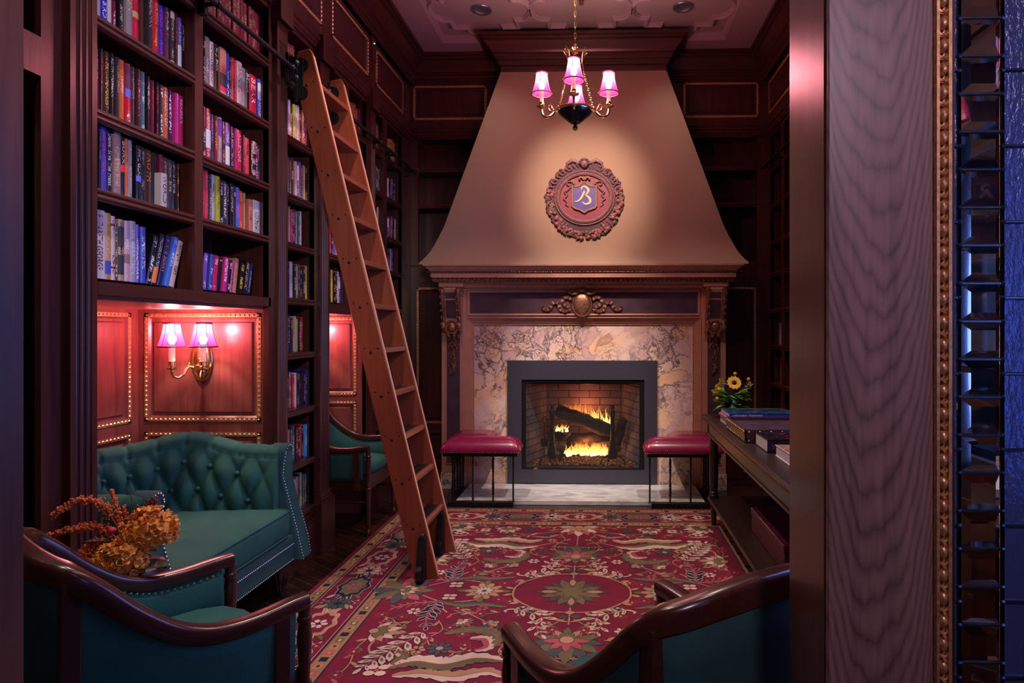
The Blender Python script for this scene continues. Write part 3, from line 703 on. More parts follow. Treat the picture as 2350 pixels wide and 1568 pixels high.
# corbels: scrolled brackets
for (a, c) in ((-1.347,-1.150),(.856,1.049)):
    m_ = (a+c)/2
    cb = fbuild(MB().prism([(5.34,1.70),(5.215,1.70),(5.205,1.685),(5.215,1.66),(5.222,1.60),(5.245,1.53),(5.268,1.47),(5.275,1.42),(5.262,1.385),(5.275,1.35),(5.31,1.335),(5.34,1.335)], 'x', a+.016, c-.016), 'corbel', M['stone'])
    for s in (-1, 1):
        b = MB(); xx = m_ + s*.066
        b.tube([(xx,5.222,1.695),(xx,5.205,1.68),(xx,5.208,1.65),(xx,5.216,1.60),(xx,5.238,1.53),(xx,5.262,1.47),(xx,5.268,1.43),(xx,5.255,1.40),(xx,5.252,1.37),(xx,5.275,1.345)], [.018,.024,.022,.019,.017,.016,.017,.020,.022,.016], 8)
        for i in range(12):
            t = i/11; z = 1.68-.31*t; y = 5.19+.052*min(1, t*1.35) - .004
            b.ball((xx+.012*(1 if i % 2 else -1),y,z), .011, 6, 4, (1,.8,1.3))
        # curled ends on the side cheek
        b.tube([(m_+s*.088, 5.27+.03*(1-k/14)*math.cos(k*.7), 1.655+.03*(1-k/14)*math.sin(k*.7)) for k in range(14)], .006, 5)
        b.build('scroll_carving', M['bronze'], cb)
    fbuild(MB().prism([(5.235,1.66),(5.212,1.66),(5.226,1.58),(5.262,1.45),(5.28,1.45)], 'x', m_-.042, m_+.042), 'corbel_face', M['plum'], cb)
    b = MB(); b.ball((m_,5.262,1.372), .042, 12, 8, (.9,.42,1.0))
    b.build('boss', M['bronze'], cb)
    b = MB()
    b.tube([(m_+.055*math.cos(t), 5.255, 1.372+.052*math.sin(t)) for t in [2*PI*i/16 for i in range(16)]], .008, 6, closed=True)
    for s in (-1,1):
        for kk in range(3): b.ball((m_+s*(.030-.004*kk),5.26,1.325-.013*kk), .013, 6, 5)
    b.build('cartouche_rim', M['bronze'], cb)
    # hanging garland of husks
    b = MB(); rr = random.Random(3)
    for k in range(46):
        t = k/45; z = 1.305-.315*t; wd = .050*(1-.55*t)*(0.55+.45*abs(math.cos(t*PI*3)))
        b.ball((m_+rr.uniform(-wd,wd), 5.318+rr.uniform(-.012,.004), z), rr.uniform(.007,.015), 6, 4, (rr.uniform(.6,1.2),.9,rr.uniform(.9,1.7)))
    b.tube([(m_,5.325,1.33),(m_,5.322,.985)], .006, 6)
    fbuild(b, 'garland', M['bronze'])
# central oval with ribbons
ov = MB(); ov.ball((-.155,5.315,1.565), .076, 24, 14, (.92,.42,1.22))
ovo = fbuild(ov, 'oval_boss', M['bronze'])
b = MB(); b.tube([(-.155+.078*math.cos(t),5.312,1.565+.102*math.sin(t)) for t in [2*PI*i/28 for i in range(28)]], .006, 6, closed=True)
b.build('boss_rim', M['bronze'], ovo)
def ribbon(pts, w, mat, parent, name='ribbon', y=5.318, th=.010):
    n = len(pts); b = MB(); rows = []
    for i, (x, z) in enumerate(pts):
        a = pts[max(0,i-1)]; c = pts[min(n-1,i+1)]; dx, dz = c[0]-a[0], c[1]-a[1]; l = math.hypot(dx,dz) or 1
        nx, nz = -dz/l, dx/l; yy = y - .008*math.sin(i*1.7)
        rows.append([(x-nx*w/2,yy-th/2,z-nz*w/2),(x+nx*w/2,yy-th/2,z+nz*w/2),(x+nx*w/2,y+th,z+nz*w/2),(x-nx*w/2,y+th,z-nz*w/2)])
    b.grid(rows, closed_v=True); b.add(rows[0],[(0,1,2,3)]); b.add(rows[-1],[(3,2,1,0)])
    return b.build(name, mat, parent, ang=60)
for s in (-1, 1):
    ctl = [(.085,1.60),(.115,1.622),(.150,1.618),(.165,1.585),(.140,1.555),(.105,1.535),(.118,1.512),(.155,1.508),(.185,1.525),(.195,1.560),(.215,1.58),(.245,1.575),(.262,1.545),(.285,1.520),(.315,1.523),(.335,1.545)]
    fine = []
    for i in range(len(ctl)-1):
        p0,p1,p2,p3 = ctl[max(0,i-1)],ctl[i],ctl[i+1],ctl[min(len(ctl)-1,i+2)]
        for k in range(4):
            t = k/4; f = lambda a,b_,c,d: .5*((2*b_)+(-a+c)*t+(2*a-5*b_+4*c-d)*t*t+(-a+3*b_-3*c+d)*t**3)
            fine.append((f(p0[0],p1[0],p2[0],p3[0]), f(p0[1],p1[1],p2[1],p3[1])))
    fine.append(ctl[-1])
    ribbon([(-.155+s*x, z) for x, z in fine], .026, M['bronze'], fp)
    loop = [(-.155+s*(.02+.055*(1-math.cos(t))/1.0*.95), 1.687+.034*math.sin(t)*(1 if True else 1)) for t in [2*PI*i/20 for i in range(20)]]
    loop = [(-.155+s*(.072-.052*math.cos(t)), 1.690+.038*math.sin(t)) for t in [2*PI*i/20 for i in range(21)]]
    ribbon(loop, .016, M['bronze'], fp, y=5.30)
fbuild(MB().ball((-.155,5.295,1.682), .02, 10, 8, (1.3,.8,.8)), 'ribbon_knot', M['bronze'])

# ------------------------------------------------------------------ gas fire: steel surround, screen, firebox
ins = thing('firebox_insert', (0,0,0), 'dark steel fireplace insert with mesh screen in the marble surround', 'fireplace insert')
b = MB()
for q in ((-.796,.040,-.672,1.088),(.372,.040,.483,1.088),(-.672,.924,.372,1.088),(-.672,.040,.372,.157)): b.box(q[0],5.372,q[1],q[2],5.40,q[3])
b.build('steel_surround', M['steel'], ins, smooth=False)
b = MB()
for q in ((-.672,.157,-.640,.924),(.332,.157,.372,.924),(-.64,.885,.332,.924),(-.64,.157,.332,.172)): b.box(q[0],5.385,q[1],q[2],5.42,q[3])
b.build('screen_frame', M['black'], ins, smooth=False, bevel=.003)
MB().box(-.58,5.380,.903,-.18,5.386,.909).box(-.13,5.380,.903,.27,5.386,.909).box(-.6,5.376,.893,.30,5.386,.897).build('vent_slot', M['black'], ins, smooth=False)
b = MB()
for x in (-.155,): b.ball((x,5.371,.955), .004, 8, 4)
for x in (-.49,.13,-.155): b.ball((x,5.371,.125), .003, 8, 4)
b.build('screw', M['iron'], ins)
MB().prism([(-.575,.160),(-.565,.166),(-.558,.176),(-.550,.168),(-.545,.178),(-.537,.166),(-.527,.160)], 'y', 5.378, 5.386).build('maker_badge', M['nail'], ins, smooth=False)
# brick lining
bm_, nt, N, L, b_ = nodes('firebrick')
tc = N.new('ShaderNodeTexCoord'); sx = N.new('ShaderNodeSeparateXYZ'); L.new(tc.outputs['Object'], sx.inputs[0])
ad = N.new('ShaderNodeMath'); ad.operation = 'ADD'; L.new(sx.outputs[0], ad.inputs[0]); L.new(sx.outputs[1], ad.inputs[1])
cb_ = N.new('ShaderNodeCombineXYZ'); L.new(ad.outputs[0], cb_.inputs[0]); L.new(sx.outputs[2], cb_.inputs[1])
br = N.new('ShaderNodeTexBrick'); br.inputs['Scale'].default_value = 1; br.inputs['Brick Width'].default_value = .19; br.inputs['Row Height'].default_value = .066; br.inputs['Mortar Size'].default_value = .005
br.inputs['Color1'].default_value = (.24,.19,.215,1); br.inputs['Color2'].default_value = (.165,.135,.155,1); br.inputs['Mortar'].default_value = (.05,.04,.045,1); L.new(cb_.outputs[0], br.inputs['Vector'])
L.new(br.outputs[0], b_.inputs['Base Color']); b_.inputs['Roughness'].default_value = .9; bump(N, L, b_, br.outputs['Fac'], .8, -.006); M['firebrick'] = bm_
lamp('fire_glow', 'POINT', (-.12,5.68,.66), 1.8, (1,.22,.09), .05)
b = MB(); A = [(-.64,5.42),(-.50,5.80),(.20,5.80),(.332,5.42)]
rows = [[(x,y,.17) for x,y in A],[(x,y,.90) for x,y in A]]
b.grid(rows); b.add([(A[0][0],A[0][1],.17),(A[3][0],A[3][1],.17),(A[2][0],A[2][1],.17),(A[1][0],A[1][1],.17)],[(0,1,2,3)]); b.add([(A[0][0],A[0][1],.90),(A[3][0],A[3][1],.90),(A[2][0],A[2][1],.90),(A[1][0],A[1][1],.90)],[(3,2,1,0)])
b.build('brick_lining', M['firebrick'], ins, smooth=False, fix=False)
# fine wire mesh screen
mm, nt, N, L, b_ = nodes('wire_mesh')
tc = N.new('ShaderNodeTexCoord'); sx = N.new('ShaderNodeSeparateXYZ'); L.new(tc.outputs['Object'], sx.inputs[0]); outs = []
for k in (0, 2):
    m1 = N.new('ShaderNodeMath'); m1.operation = 'MULTIPLY'; m1.inputs[1].default_value = 2*PI/.0058; L.new(sx.outputs[k], m1.inputs[0])
    m2 = N.new('ShaderNodeMath'); m2.operation = 'SINE'; L.new(m1.outputs[0], m2.inputs[0])
    m3 = N.new('ShaderNodeMath'); m3.operation = 'GREATER_THAN'; m3.inputs[1].default_value = .78; L.new(m2.outputs[0], m3.inputs[0]); outs.append(m3.outputs[0])
m4 = N.new('ShaderNodeMath'); m4.operation = 'MAXIMUM'; L.new(outs[0], m4.inputs[0]); L.new(outs[1], m4.inputs[1]); L.new(m4.outputs[0], b_.inputs['Alpha'])
b_.inputs['Base Color'].default_value = (.05,.05,.055,1); b_.inputs['Metallic'].default_value = .6; b_.inputs['Roughness'].default_value = .4
MB().box(-.64,5.408,.172,.332,5.4085,.886).build('wire_mesh_screen', mm, ins, smooth=False)

# logs, grate, andirons, embers and flames
m, nt, N, L, b_ = nodes('charred_log')
n1 = noise(N, L, coords(N, L, (1,1,1)), 22, 6, .7, 1.0); r = ramp(N, [(.35,(.010,.006,.005)),(.66,(.05,.022,.012)),(.80,(.16,.07,.03))]); L.new(n1.outputs[0], r.inputs[0]); L.new(r.outputs[0], b_.inputs['Base Color'])
b_.inputs['Roughness'].default_value = .9; bump(N, L, b_, n1.outputs[0], 1.0, .012); M['log'] = m
def log(p0, p1, r, name, label, seed):
    rr = random.Random(seed); p0, p1 = Vector(p0), Vector(p1); n = 10
    pts = [p0.lerp(p1, i/n) + Vector((rr.uniform(-.006,.006),rr.uniform(-.006,.006),rr.uniform(-.007,.007))) for i in range(n+1)]
    o = MB().tube(pts, [r*rr.uniform(.9,1.08)*(.82 if i in (0,n) else 1) for i in range(n+1)], 12).build('fire_log', M['log']); tag(o, label, 'log'); return o
log((-.385,5.62,.635),(.115,5.60,.445), .062, '', 'large charred log lying slanted across the top of the fire', 1)
log((-.36,5.68,.40),(-.30,5.54,.47), .052, '', 'short round log end under the raised left end of the top log', 2)
log((-.30,5.66,.36),(.10,5.66,.40), .05, '', 'middle log glowing between the bright low flames and the top log', 3)
log((-.42,5.56,.30),(-.16,5.60,.29), .028, '', 'thin split stick at the lower left of the fire', 4)
log((-.02,5.58,.29),(.17,5.56,.31), .028, '', 'thin split stick at the lower right of the fire', 5)
pk_ = MB().tube([(-.50,5.60,.20),(-.50,5.62,.36),(-.50,5.63,.52)], .004, 6).box(-.53,5.615,.31,-.47,5.622,.38).tube([(-.50+.018*math.cos(t),5.63,.545+.028*math.sin(t)) for t in [2*PI*i/14 for i in range(14)]], .004, 5, closed=True).build('fire_shovel', M['iron']); tag(pk_, 'small iron shovel with ring handle standing left of the andirons', 'shovel')
log((.14,5.70,.30),(.20,5.58,.56), .04, '', 'gnarled upright log end behind the right andiron', 6)
def andiron(x, label):
    t = thing('andiron', (x,5.50,.17), label, 'andiron', 0, None)
    b = MB(); b.lathe([(.034,.06),(.044,.09),(.040,.13),(.026,.18),(.021,.25),(.018,.40),(.024,.47),(.012,.49),(.017,.51),(.010,.53)], seg=12); b.build('shaft', M['iron'], t)
    for s in (-1,1):
        MB().tube([(0,0,.085),(s*.03,-.015,.085),(s*.075,-.03,.08),(s*.100,-.038,.05),(s*.108,-.04,.006)], .006, 8).build('foot', M['iron'], t)
    MB().tube([(0,0,.10),(0,.20,.10),(0,.21,.0)], .008, 8).build('log_rest', M['iron'], t)
andiron(-.42, 'tall black iron andiron at the left of the fire'); andiron(.105, 'tall black iron andiron at the right of the fire')
gr = MB()
for i in range(7): gr.tube([(-.34+i*.065,5.52,.25),(-.34+i*.065,5.70,.25)], .007, 6)
gr.tube([(-.36,5.52,.255),(.08,5.52,.255)], .009, 6).tube([(-.36,5.70,.255),(.08,5.70,.255)], .009, 6)
for x in (-.35,.07):
    for y in (5.53,5.69): gr.tube([(x,y,.17),(x,y,.25)], .008, 6)
tag(gr.build('fire_grate', M['iron']), 'low iron grate carrying the burning logs', 'grate')
m, nt, N, L, b_ = nodes('embers')
n1 = noise(N, L, coords(N, L), 60, 5, .7); r = ramp(N, [(.42,(.03,.012,.006)),(.60,(.25,.08,.02)),(.75,(.6,.28,.06))]); L.new(n1.outputs[0], r.inputs[0]); L.new(r.outputs[0], b_.inputs['Base Color'])
r2 = ramp(N, [(.56,(0,0,0)),(.72,(1,.25,.03))]); L.new(n1.outputs[0], r2.inputs[0]); L.new(r2.outputs[0], b_.inputs['Emission Color']); b_.inputs['Emission Strength'].default_value = .8
b_.inputs['Roughness'].default_value = .9; bump(N, L, b_, n1.outputs[0], 1, .02)
rr = random.Random(5); rows = []
for i in range(22):
    y = 5.44 + .34*i/21; rows.append([(-.60+.90*j/39*(1-.0*(i/21)) , y, .172 + .03*rr.random()*math.sin(PI*j/39)+.018*math.sin(PI*i/21)) for j in range(40)])
tag(MB().grid(rows).build('ember_bed', m), 'bed of glowing embers and ash covering the firebox floor', 'embers', kind='stuff')
# flames
def flame_mat(name, strength):
    m, nt, N, L, b_ = nodes(name); N.remove(b_)
    tc = N.new('ShaderNodeTexCoord'); sx = N.new('ShaderNodeSeparateXYZ'); L.new(tc.outputs['Generated'], sx.inputs[0])
    n1 = noise(N, L, coords(N, L, (1,1,.35)), 38, 4, .6, .5)
    mt = N.new('ShaderNodeMath'); mt.operation = 'MULTIPLY_ADD'; mt.inputs[1].default_value = .55; L.new(n1.outputs[0], mt.inputs[0]); L.new(sx.outputs[2], mt.inputs[2])
    cr = ramp(N, [(.22,(1,.95,.70)),(.48,(1,.70,.14)),(.74,(1,.30,.03)),(1.0,(.6,.05,.004))]); L.new(mt.outputs[0], cr.inputs[0])
    e = N.new('ShaderNodeEmission'); e.inputs[1].default_value = strength; L.new(cr.outputs[0], e.inputs[0])
    t = N.new('ShaderNodeBsdfTransparent'); lw = N.new('ShaderNodeLayerWeight'); lw.inputs[0].default_value = .35
    al = ramp(N, [(.35,(0,0,0)),(1.15,(1,1,1))]); 
    mt2 = N.new('ShaderNodeMath'); mt2.operation = 'MULTIPLY_ADD'; mt2.inputs[1].default_value = .75; L.new(lw.outputs['Facing'], mt2.inputs[0]); L.new(mt.outputs[0], mt2.inputs[2]); L.new(mt2.outputs[0], al.inputs[0])
    mx = N.new('ShaderNodeMixShader'); L.new(al.outputs[0], mx.inputs[0]); L.new(e.outputs[0], mx.inputs[1]); L.new(t.outputs[0], mx.inputs[2]); L.new(mx.outputs[0], N['Material Output'].inputs[0]); return m
FM1, FM2 = flame_mat('flame_hot', 2.4), flame_mat('flame', 1.5)
def tongues(base, n, h0, h1, w, mat, label, seed):
    rr = random.Random(seed); b = MB(); (xa, ya, za), (xb, yb, zb) = base
    for i in range(n):
        t = (i+.5)/n + rr.uniform(-.3,.3)/n; x, y, z = xa+(xb-xa)*t, ya+(yb-ya)*t+rr.uniform(-.03,.03), za+(zb-za)*t
        h = rr.uniform(h0, h1)*(.55+.45*math.sin(PI*t)); ww = w*rr.uniform(.7,1.3); ph = rr.uniform(0,6.3); lean = rr.uniform(-.25,.25)
        pts = []; rs = []
        for k in range(10):
            u = k/9; pts.append((x+lean*h*u*u+.012*math.sin(ph+u*7)*u, y+.006*math.sin(ph*2+u*5), z+h*u)); rs.append(max(.0008, ww*(math.sin(PI*min(1,.22+.62*u))**.8)*(1-u)**.8))
        b.tube(pts, rs, 8, flat=.55)
    o = b.build('flames', mat); tag(o, label, 'flames', kind='stuff')
tongues(((-.31,5.54,.255),(.11,5.54,.255)), 46, .08, .19, .040, FM1, 'bright yellow low flames over the grate', 1)
tongues(((-.36,5.655,.66),(.09,5.65,.50)), 24, .09, .22, .028, FM2, 'orange flames rising behind the slanted top log', 2)
tongues(((-.39,5.53,.46),(-.28,5.53,.46)), 8, .06, .12, .022, FM1, 'small flame licking the left end of the top log', 3)
lamp('fire_light', 'POINT', (-.13,5.62,.36), 5, (1,.34,.12), .06)

# hearth slab
hs = MB().box(-1.115,4.85,0,.80,5.370,.036).build('hearth_slab', M['marble'], bevel=.004, smooth=False)
tag(hs, 'pale grey marble hearth slab on the floor before the fire', 'hearth')
# ------------------------------------------------------------------ club fenders
def fender(name, x0, x1, xin, label):
    """L-shaped padded seat on twisted iron bars; xin = wall side x of the return run"""
    t = thing('club_fender', (0,0,0), label, 'fender seat'); s = 1 if xin < (x0+x1)/2 else -1
    yf, yb = 4.80, 5.30; w = .13
    ox = x0 if s == 1 else x1; ix = x1 if s == 1 else x0
    # seat outline (L) as a puffy grid cushion
    def pad(ax, ay, bx, by, nm):
        cx_, cy_ = (ax+bx)/2, (ay+by)/2; hx, hy = abs(bx-ax)/2, abs(by-ay)/2; rows = []
        prof = [(0.006,.412,0),(.0,.420,0),(-.004,.432,0),(.004,.455,0),(.020,.480,0),(.042,.501,0),(.066,.515,0),(.088,.522,0),(.10,.524,0)]
        for ins, z, _ in prof:
            ring = []; n = 40
            for k in range(n):
                a = 2*PI*k/n; ca, sa = math.cos(a), math.sin(a); e = .16
                ring.append((cx_+(hx-ins)*math.copysign(abs(ca)**e, ca), cy_+(hy-ins*min(1,hy/.11))*math.copysign(abs(sa)**e, sa), z+.008*(1-abs(ca))*0))
            rows.append(ring)
        b = MB(); b.grid(rows, closed_v=True); b.add(rows[-1], [tuple(range(40))]); b.add(rows[0], [tuple(range(39,-1,-1))]); return b.build(nm, M['leather'], t, ang=60)
    pad(ox-.0*s, yf-.03, ix, yf+.20, 'seat_pad'); pad(ox, yf+.12, ox+s*.40, yb, 'seat_pad')
    b = MB(); xx = min(ox,ix)+.008
    while xx < max(ox,ix): b.ball((xx,yf-.028,.418), .0055, 6, 4); xx += .0155
    yy = yf
    while yy < yb:
        b.ball((ox+s*.002,yy,.418), .0055, 6, 4); yy += .0155
    b.build('nailhead_trim', M['nail'], t)
    MB().box(min(ox,ix)+.02,yf-.015,.385,max(ox,ix)-.02,yf+.14,.414).box(min(ox,ox+s*.38)+.01,yf+.1,.386,max(ox,ox+s*.38)-.01,yb-.01,.413).build('seat_board', M['black'], t, smooth=False)
    fx = [ox+s*(.09+.155*i) for i in range(4)] ; fx = [x for x in fx if min(ox,ix) < x < max(ox,ix)]
    MB().box(min(ox+s*.055,ix-s*.055),yf-.01,0.003,max(ox+s*.055,ix-s*.055),yf+.045,.035).box(min(ox+s*.055,ox+s*.10),yf+.02,.003,max(ox+s*.055,ox+s*.10),yb-.02,.034).build('base_rail', M['iron'], t, smooth=False, bevel=.002)
    bars = [(x, yf+.018) for x in fx] + [(ox+s*.078, yf+.018+.105*i) for i in range(1,5)]
    for i, (x, y) in enumerate(bars):
        b = MB(); n = 26; pts_ = []
        tw = (i % 2 == 0 or i > 3); rows = []
        for k in range(n+1):
            z = .03 + .36*k/n; inn = tw and (.25 < (k/n % .52)*1.0/.52 < .85) and k/n < .95; a0 = (k*.9 if inn else 0); r = .0085 if not inn else .0105
            rows.append([(x+r*math.cos(a0+PI/4+PI/2*q), y+r*math.sin(a0+PI/4+PI/2*q), z) for q in range(4)])
        b.grid(rows, closed_v=True); b.build('twisted_bar' if tw else 'plain_bar', M['iron'], t, ang=30)
fender('l', -1.222, -.612, -1.3, 'oxblood leather corner fender seat on twisted iron bars, left of the fire')
fender('r', .333, .93, 1.2, 'oxblood leather corner fender seat on twisted iron bars, right beside the console table')

# ------------------------------------------------------------------ painted crest on the hood
th = math.atan2(.09, 1.43); yc = hood_y(2.45)
MC = Matrix.Translation((-.134, yc-.003, 2.448)) @ Matrix.Rotation(-th, 4, 'X') @ Matrix(((1,0,0,0),(0,0,-1,0),(0,1,0,0),(0,0,0,1)))
cr_ = thing('crest', (0,0,0), 'round carved-look crest with fruit wreath and blue shield on the hood', 'crest')
mau = plain('mauve_carving', (.20,.092,.10), .5, nz=.3, nscale=60); dk = plain('dark_plum', (.055,.022,.03), .6, nz=.3); pk = plain('fruit_pink', (.34,.12,.13), .45, nz=.25, nscale=50)
lf = plain('leaf_olive', (.16,.115,.07), .55, nz=.3, nscale=60); skin = plain('carved_face', (.26,.13,.14), .5)
crim = plain('crimson_field', (.20,.008,.035), .5, nz=.15); blu = plain('shield_blue', (.030,.014,.26), .45, nz=.2, nscale=30); gold2 = plain('shield_gold', (.33,.18,.08), .45, nz=.2); cream = plain('cream_paint', (.85,.62,.32), .45)
K = 1/276.0
def cp_(x, y): return ((x-866)/7.13*K, (820-y)/7.13*K)    # crop px -> metres on the crest plane
rr = random.Random(11)
out = []
for i in range(96):
    a = 2*PI*i/96; r = .327 + .010*math.sin(a*17) + .006*math.sin(a*29+1)
    if abs(a-PI/2) < .42: r += .018*math.cos((a-PI/2)*3.6)
    if abs(a-1.5*PI) < .85: r += .030*abs(math.sin((a-1.5*PI)*4.2))-.012
    out.append((r*math.cos(a), r*math.sin(a)*(.985)-.012))
b = MB(MC); n = len(out); b.add([(x,y,0) for x,y in out]+[(x*.985,y*.985,.012) for x,y in out], [tuple(range(n,2*n))]+[(i,(i+1)%n,n+(i+1)%n,n+i) for i in range(n)])
b.build('wreath_ground', dk, cr_, ang=30)
def ell(rx, ry, z0, z1, c=(0,0)):
    return [(rx*math.cos(2*PI*i/48)+c[0], ry*math.sin(2*PI*i/48)+c[1]) for i in range(48)]
e = ell(.205,.185,0,0,(.002,.0)); MB(MC).add([(x,y,.0125) for x,y in e], [tuple(range(48))]).build('field', crim, cr_, fix=False)
b = MB(MC); b.tube([(x,y,.016) for x,y in ell(.222,.203,0,0,(.002,0))], .017, 8, closed=True); b.tube([(x,y,.018) for x,y in ell(.246,.228,0,0,(.002,0))], .008, 8, closed=True); b.build('oval_frame', mau, cr_)
# shield
def P_(L_): return [cp_(*p) for p in L_]
shb = P_([(668,612),(690,632),(735,640),(790,618),(830,580),(862,555),(895,580),(940,618),(995,640),(1040,632),(1058,612),(1062,960),(1040,992),(985,1010),(930,1030),(866,1072),(800,1030),(745,1010),(695,992),(668,960)])
n = len(shb)
b = MB(MC); b.add([(x,y,.014) for x,y in shb]+[(x,y,.024) for x,y in shb], [tuple(range(n,2*n))]+[(i,(i+1)%n,n+(i+1)%n,n+i) for i in range(n)]); sh = b.build('shield', blu, cr_, smooth=False)
MB(MC).tube([(x,y,.024) for x,y in shb], .0085, 8, closed=True).build('shield_rim', gold2, cr_)
b = MB(MC)
for s in (-1, 1): b.tube([cp_(866+s*10,530)+(.03,), cp_(866+s*30,495)+(.032,), cp_(866+s*62,482)+(.034,), cp_(866+s*85,500)+(.034,), cp_(866+s*80,522)+(.03,)], .009, 8); b.tube([cp_(866+s*170,598)+(.026,), cp_(866+s*180,560)+(.03,), cp_(866+s*205,548)+(.03,), cp_(866+s*205,572)+(.03,)], .008, 8)
b.ball(cp_(866,515)+(.03,), .013, 8, 6); b.build('shield_crown', gold2, cr_)
def strip(ctl, ws, z, name, mat, par):
    pts = []; w = []
    for i in range(len(ctl)-1):
        p0,p1,p2,p3 = ctl[max(0,i-1)],ctl[i],ctl[i+1],ctl[min(len(ctl)-1,i+2)]
        for k in range(6):
            t = k/6; f = lambda a,b_,c,d: .5*((2*b_)+(-a+c)*t+(2*a-5*b_+4*c-d)*t*t+(-a+3*b_-3*c+d)*t**3)
            pts.append((f(p0[0],p1[0],p2[0],p3[0]), f(p0[1],p1[1],p2[1],p3[1]))); w.append(ws[i]*(1-t)+ws[i+1]*t)
    pts.append(ctl[-1]); w.append(ws[-1]); rows = []
    for i, p in enumerate(pts):
        a = pts[max(0,i-1)]; c = pts[min(len(pts)-1,i+1)]; dx,dy = c[0]-a[0],c[1]-a[1]; l = math.hypot(dx,dy) or 1; nx,ny = -dy/l*w[i]/2, dx/l*w[i]/2
        rows.append([cp_(p[0]+nx,p[1]+ny)+(z,), cp_(p[0]-nx,p[1]-ny)+(z,)])
    MB(MC).grid(rows).build(name, mat, par, solid=.002)
strip([(818,695),(822,660),(850,640),(890,648),(925,680),(930,720),(905,760),(885,780),(930,810),(962,860),(950,910),(900,930),(855,915),(835,888)], [16,20,24,30,40,42,30,14,36,44,42,32,20,10], .0265, 'letter_b', cream, cr_)
strip([(868,712),(850,760),(820,820),(780,868),(740,888),(706,880)], [30,36,36,30,20,8], .0265, 'letter_b', cream, cr_)
# ribbons beside the shield
for s in (-1,1):
    ribs = [(866+s*200,600),(866+s*245,660),(866+s*300,710),(866+s*330,725),(866+s*285,775),(866+s*320,820),(866+s*340,835),(866+s*290,880),(866+s*315,930),(866+s*255,965)]
    MB(MC).tube([cp_(*p)+(.02+.004*(i%2),) for i, p in enumerate(ribs)], [.006,.009,.011,.007,.012,.008,.010,.006,.004,.003], 6, flat=.8).build('ribbon', mau, cr_)
    MB(MC).tube([cp_(866+s*(245+45*math.cos(t)),585+35*math.sin(t))+(.024,) for t in [2*PI*i/10 for i in range(10)]], .006, 6, closed=True).tube([cp_(866+s*18,350)+(.026,),cp_(866+s*22,430)+(.02,),cp_(866+s*20,490)+(.02,)], .004, 5).build('ribbon_bow', mau, cr_)
# wreath: fruit, leaves, scrolls
fr_b, lf_b = MB(MC), MB(MC)
class _S:
    def tube(s, *a, **k): MB(MC).tube(*a, **k).build('scroll', mau, cr_)
sc_b = _S()
for i in range(300):
    a = 2*PI*rr.random(); low = math.sin(a) < .25
    r = rr.uniform(.262,.318) + (.02 if math.sin(a) < -.75 else 0); x, y = r*math.cos(a), r*math.sin(a)-.008
    if low and rr.random() < .55: q = rr.uniform(.008,.020); fr_b.ball((x,y,.018), q, 8, 6, (1,1,.9))
    elif low:
        d = rr.uniform(0,2*PI); l = rr.uniform(.018,.032); lf_b.tube([(x-l*math.cos(d),y-l*math.sin(d),.014),(x,y,.024),(x+l*math.cos(d),y+l*math.sin(d),.016)], [.002,.012,.001], 6, flat=.5)
for a0, dr in [(.25,1),(.55,-1),(.85,1),(1.12,-1),(PI-.25,-1),(PI-.55,1),(PI-.85,-1),(PI-1.12,1),(-.05,1),(PI+.05,-1),(-.9,1),(-.75-PI/2+.0,-1),(PI+.9,-1)]:
    cx_, cy_ = .288*math.cos(a0), .288*math.sin(a0)-.005
    sc_b.tube([(cx_+(.034-.0019*k)*math.cos(dr*k*.55+a0), cy_+(.034-.0019*k)*math.sin(dr*k*.55+a0), .018) for k in range(17)], [.008-.0003*k for k in range(17)], 6)
for i in range(26):
    a = .15 + (PI-.3)*i/25; sc_b.tube([(.262*math.cos(a),.262*math.sin(a)-.005,.016),(.292*math.cos(a+.05),.292*math.sin(a+.05)-.005,.026),(.32*math.cos(a+.02),.32*math.sin(a+.02)-.005,.012)], [.004,.008,.002], 6)
for a in (-.88,-2.26):
    for k in (-.10,0,.10): sc_b.tube([((.25+.0)*math.cos(a+k),.25*math.sin(a+k)-.01,.02),(.285*math.cos(a+k),.285*math.sin(a+k)-.01,.03),(.32*math.cos(a+k),.32*math.sin(a+k)-.01,.016)], .009, 6)
for s in (-1,1): sc_b.tube([(s*.045,.295,.02),(s*.10,.318,.026),(s*.15,.285,.024),(s*.14,.262,.02)], [.012,.018,.012,.004], 8, flat=.6)
fr_b.build('fruit', pk, cr_); lf_b.build('leaves', lf, cr_)
hf = MB(MC); hf.ball((0,.284,.028), .036, 16, 12, (.86,1.05,.8)); hf.ball((0,.278,.058), .006, 8, 6, (.8,1.2,1)); hf.tube([(-.008,.266,.054),(0,.264,.056),(.008,.266,.054)], .0022, 5); face = hf.build('cherub_face', skin, cr_)
b = MB(MC)
for s in (-1,1): b.ball((s*.012,.290,.053), .0032, 6, 4)
b.build('eyes', dk, face)
b = MB(MC)
for i in range(26): a = -.2 + (PI+.4)*i/25; b.ball((.034*math.cos(a), .290+.034*math.sin(a)*1.02, .030+rr.uniform(-.004,.012)), rr.uniform(.008,.012), 6, 5)
for i in range(9): b.ball((-.024+.006*i,.316,.048), .008, 6, 5)
b.build('hair', mau, face)

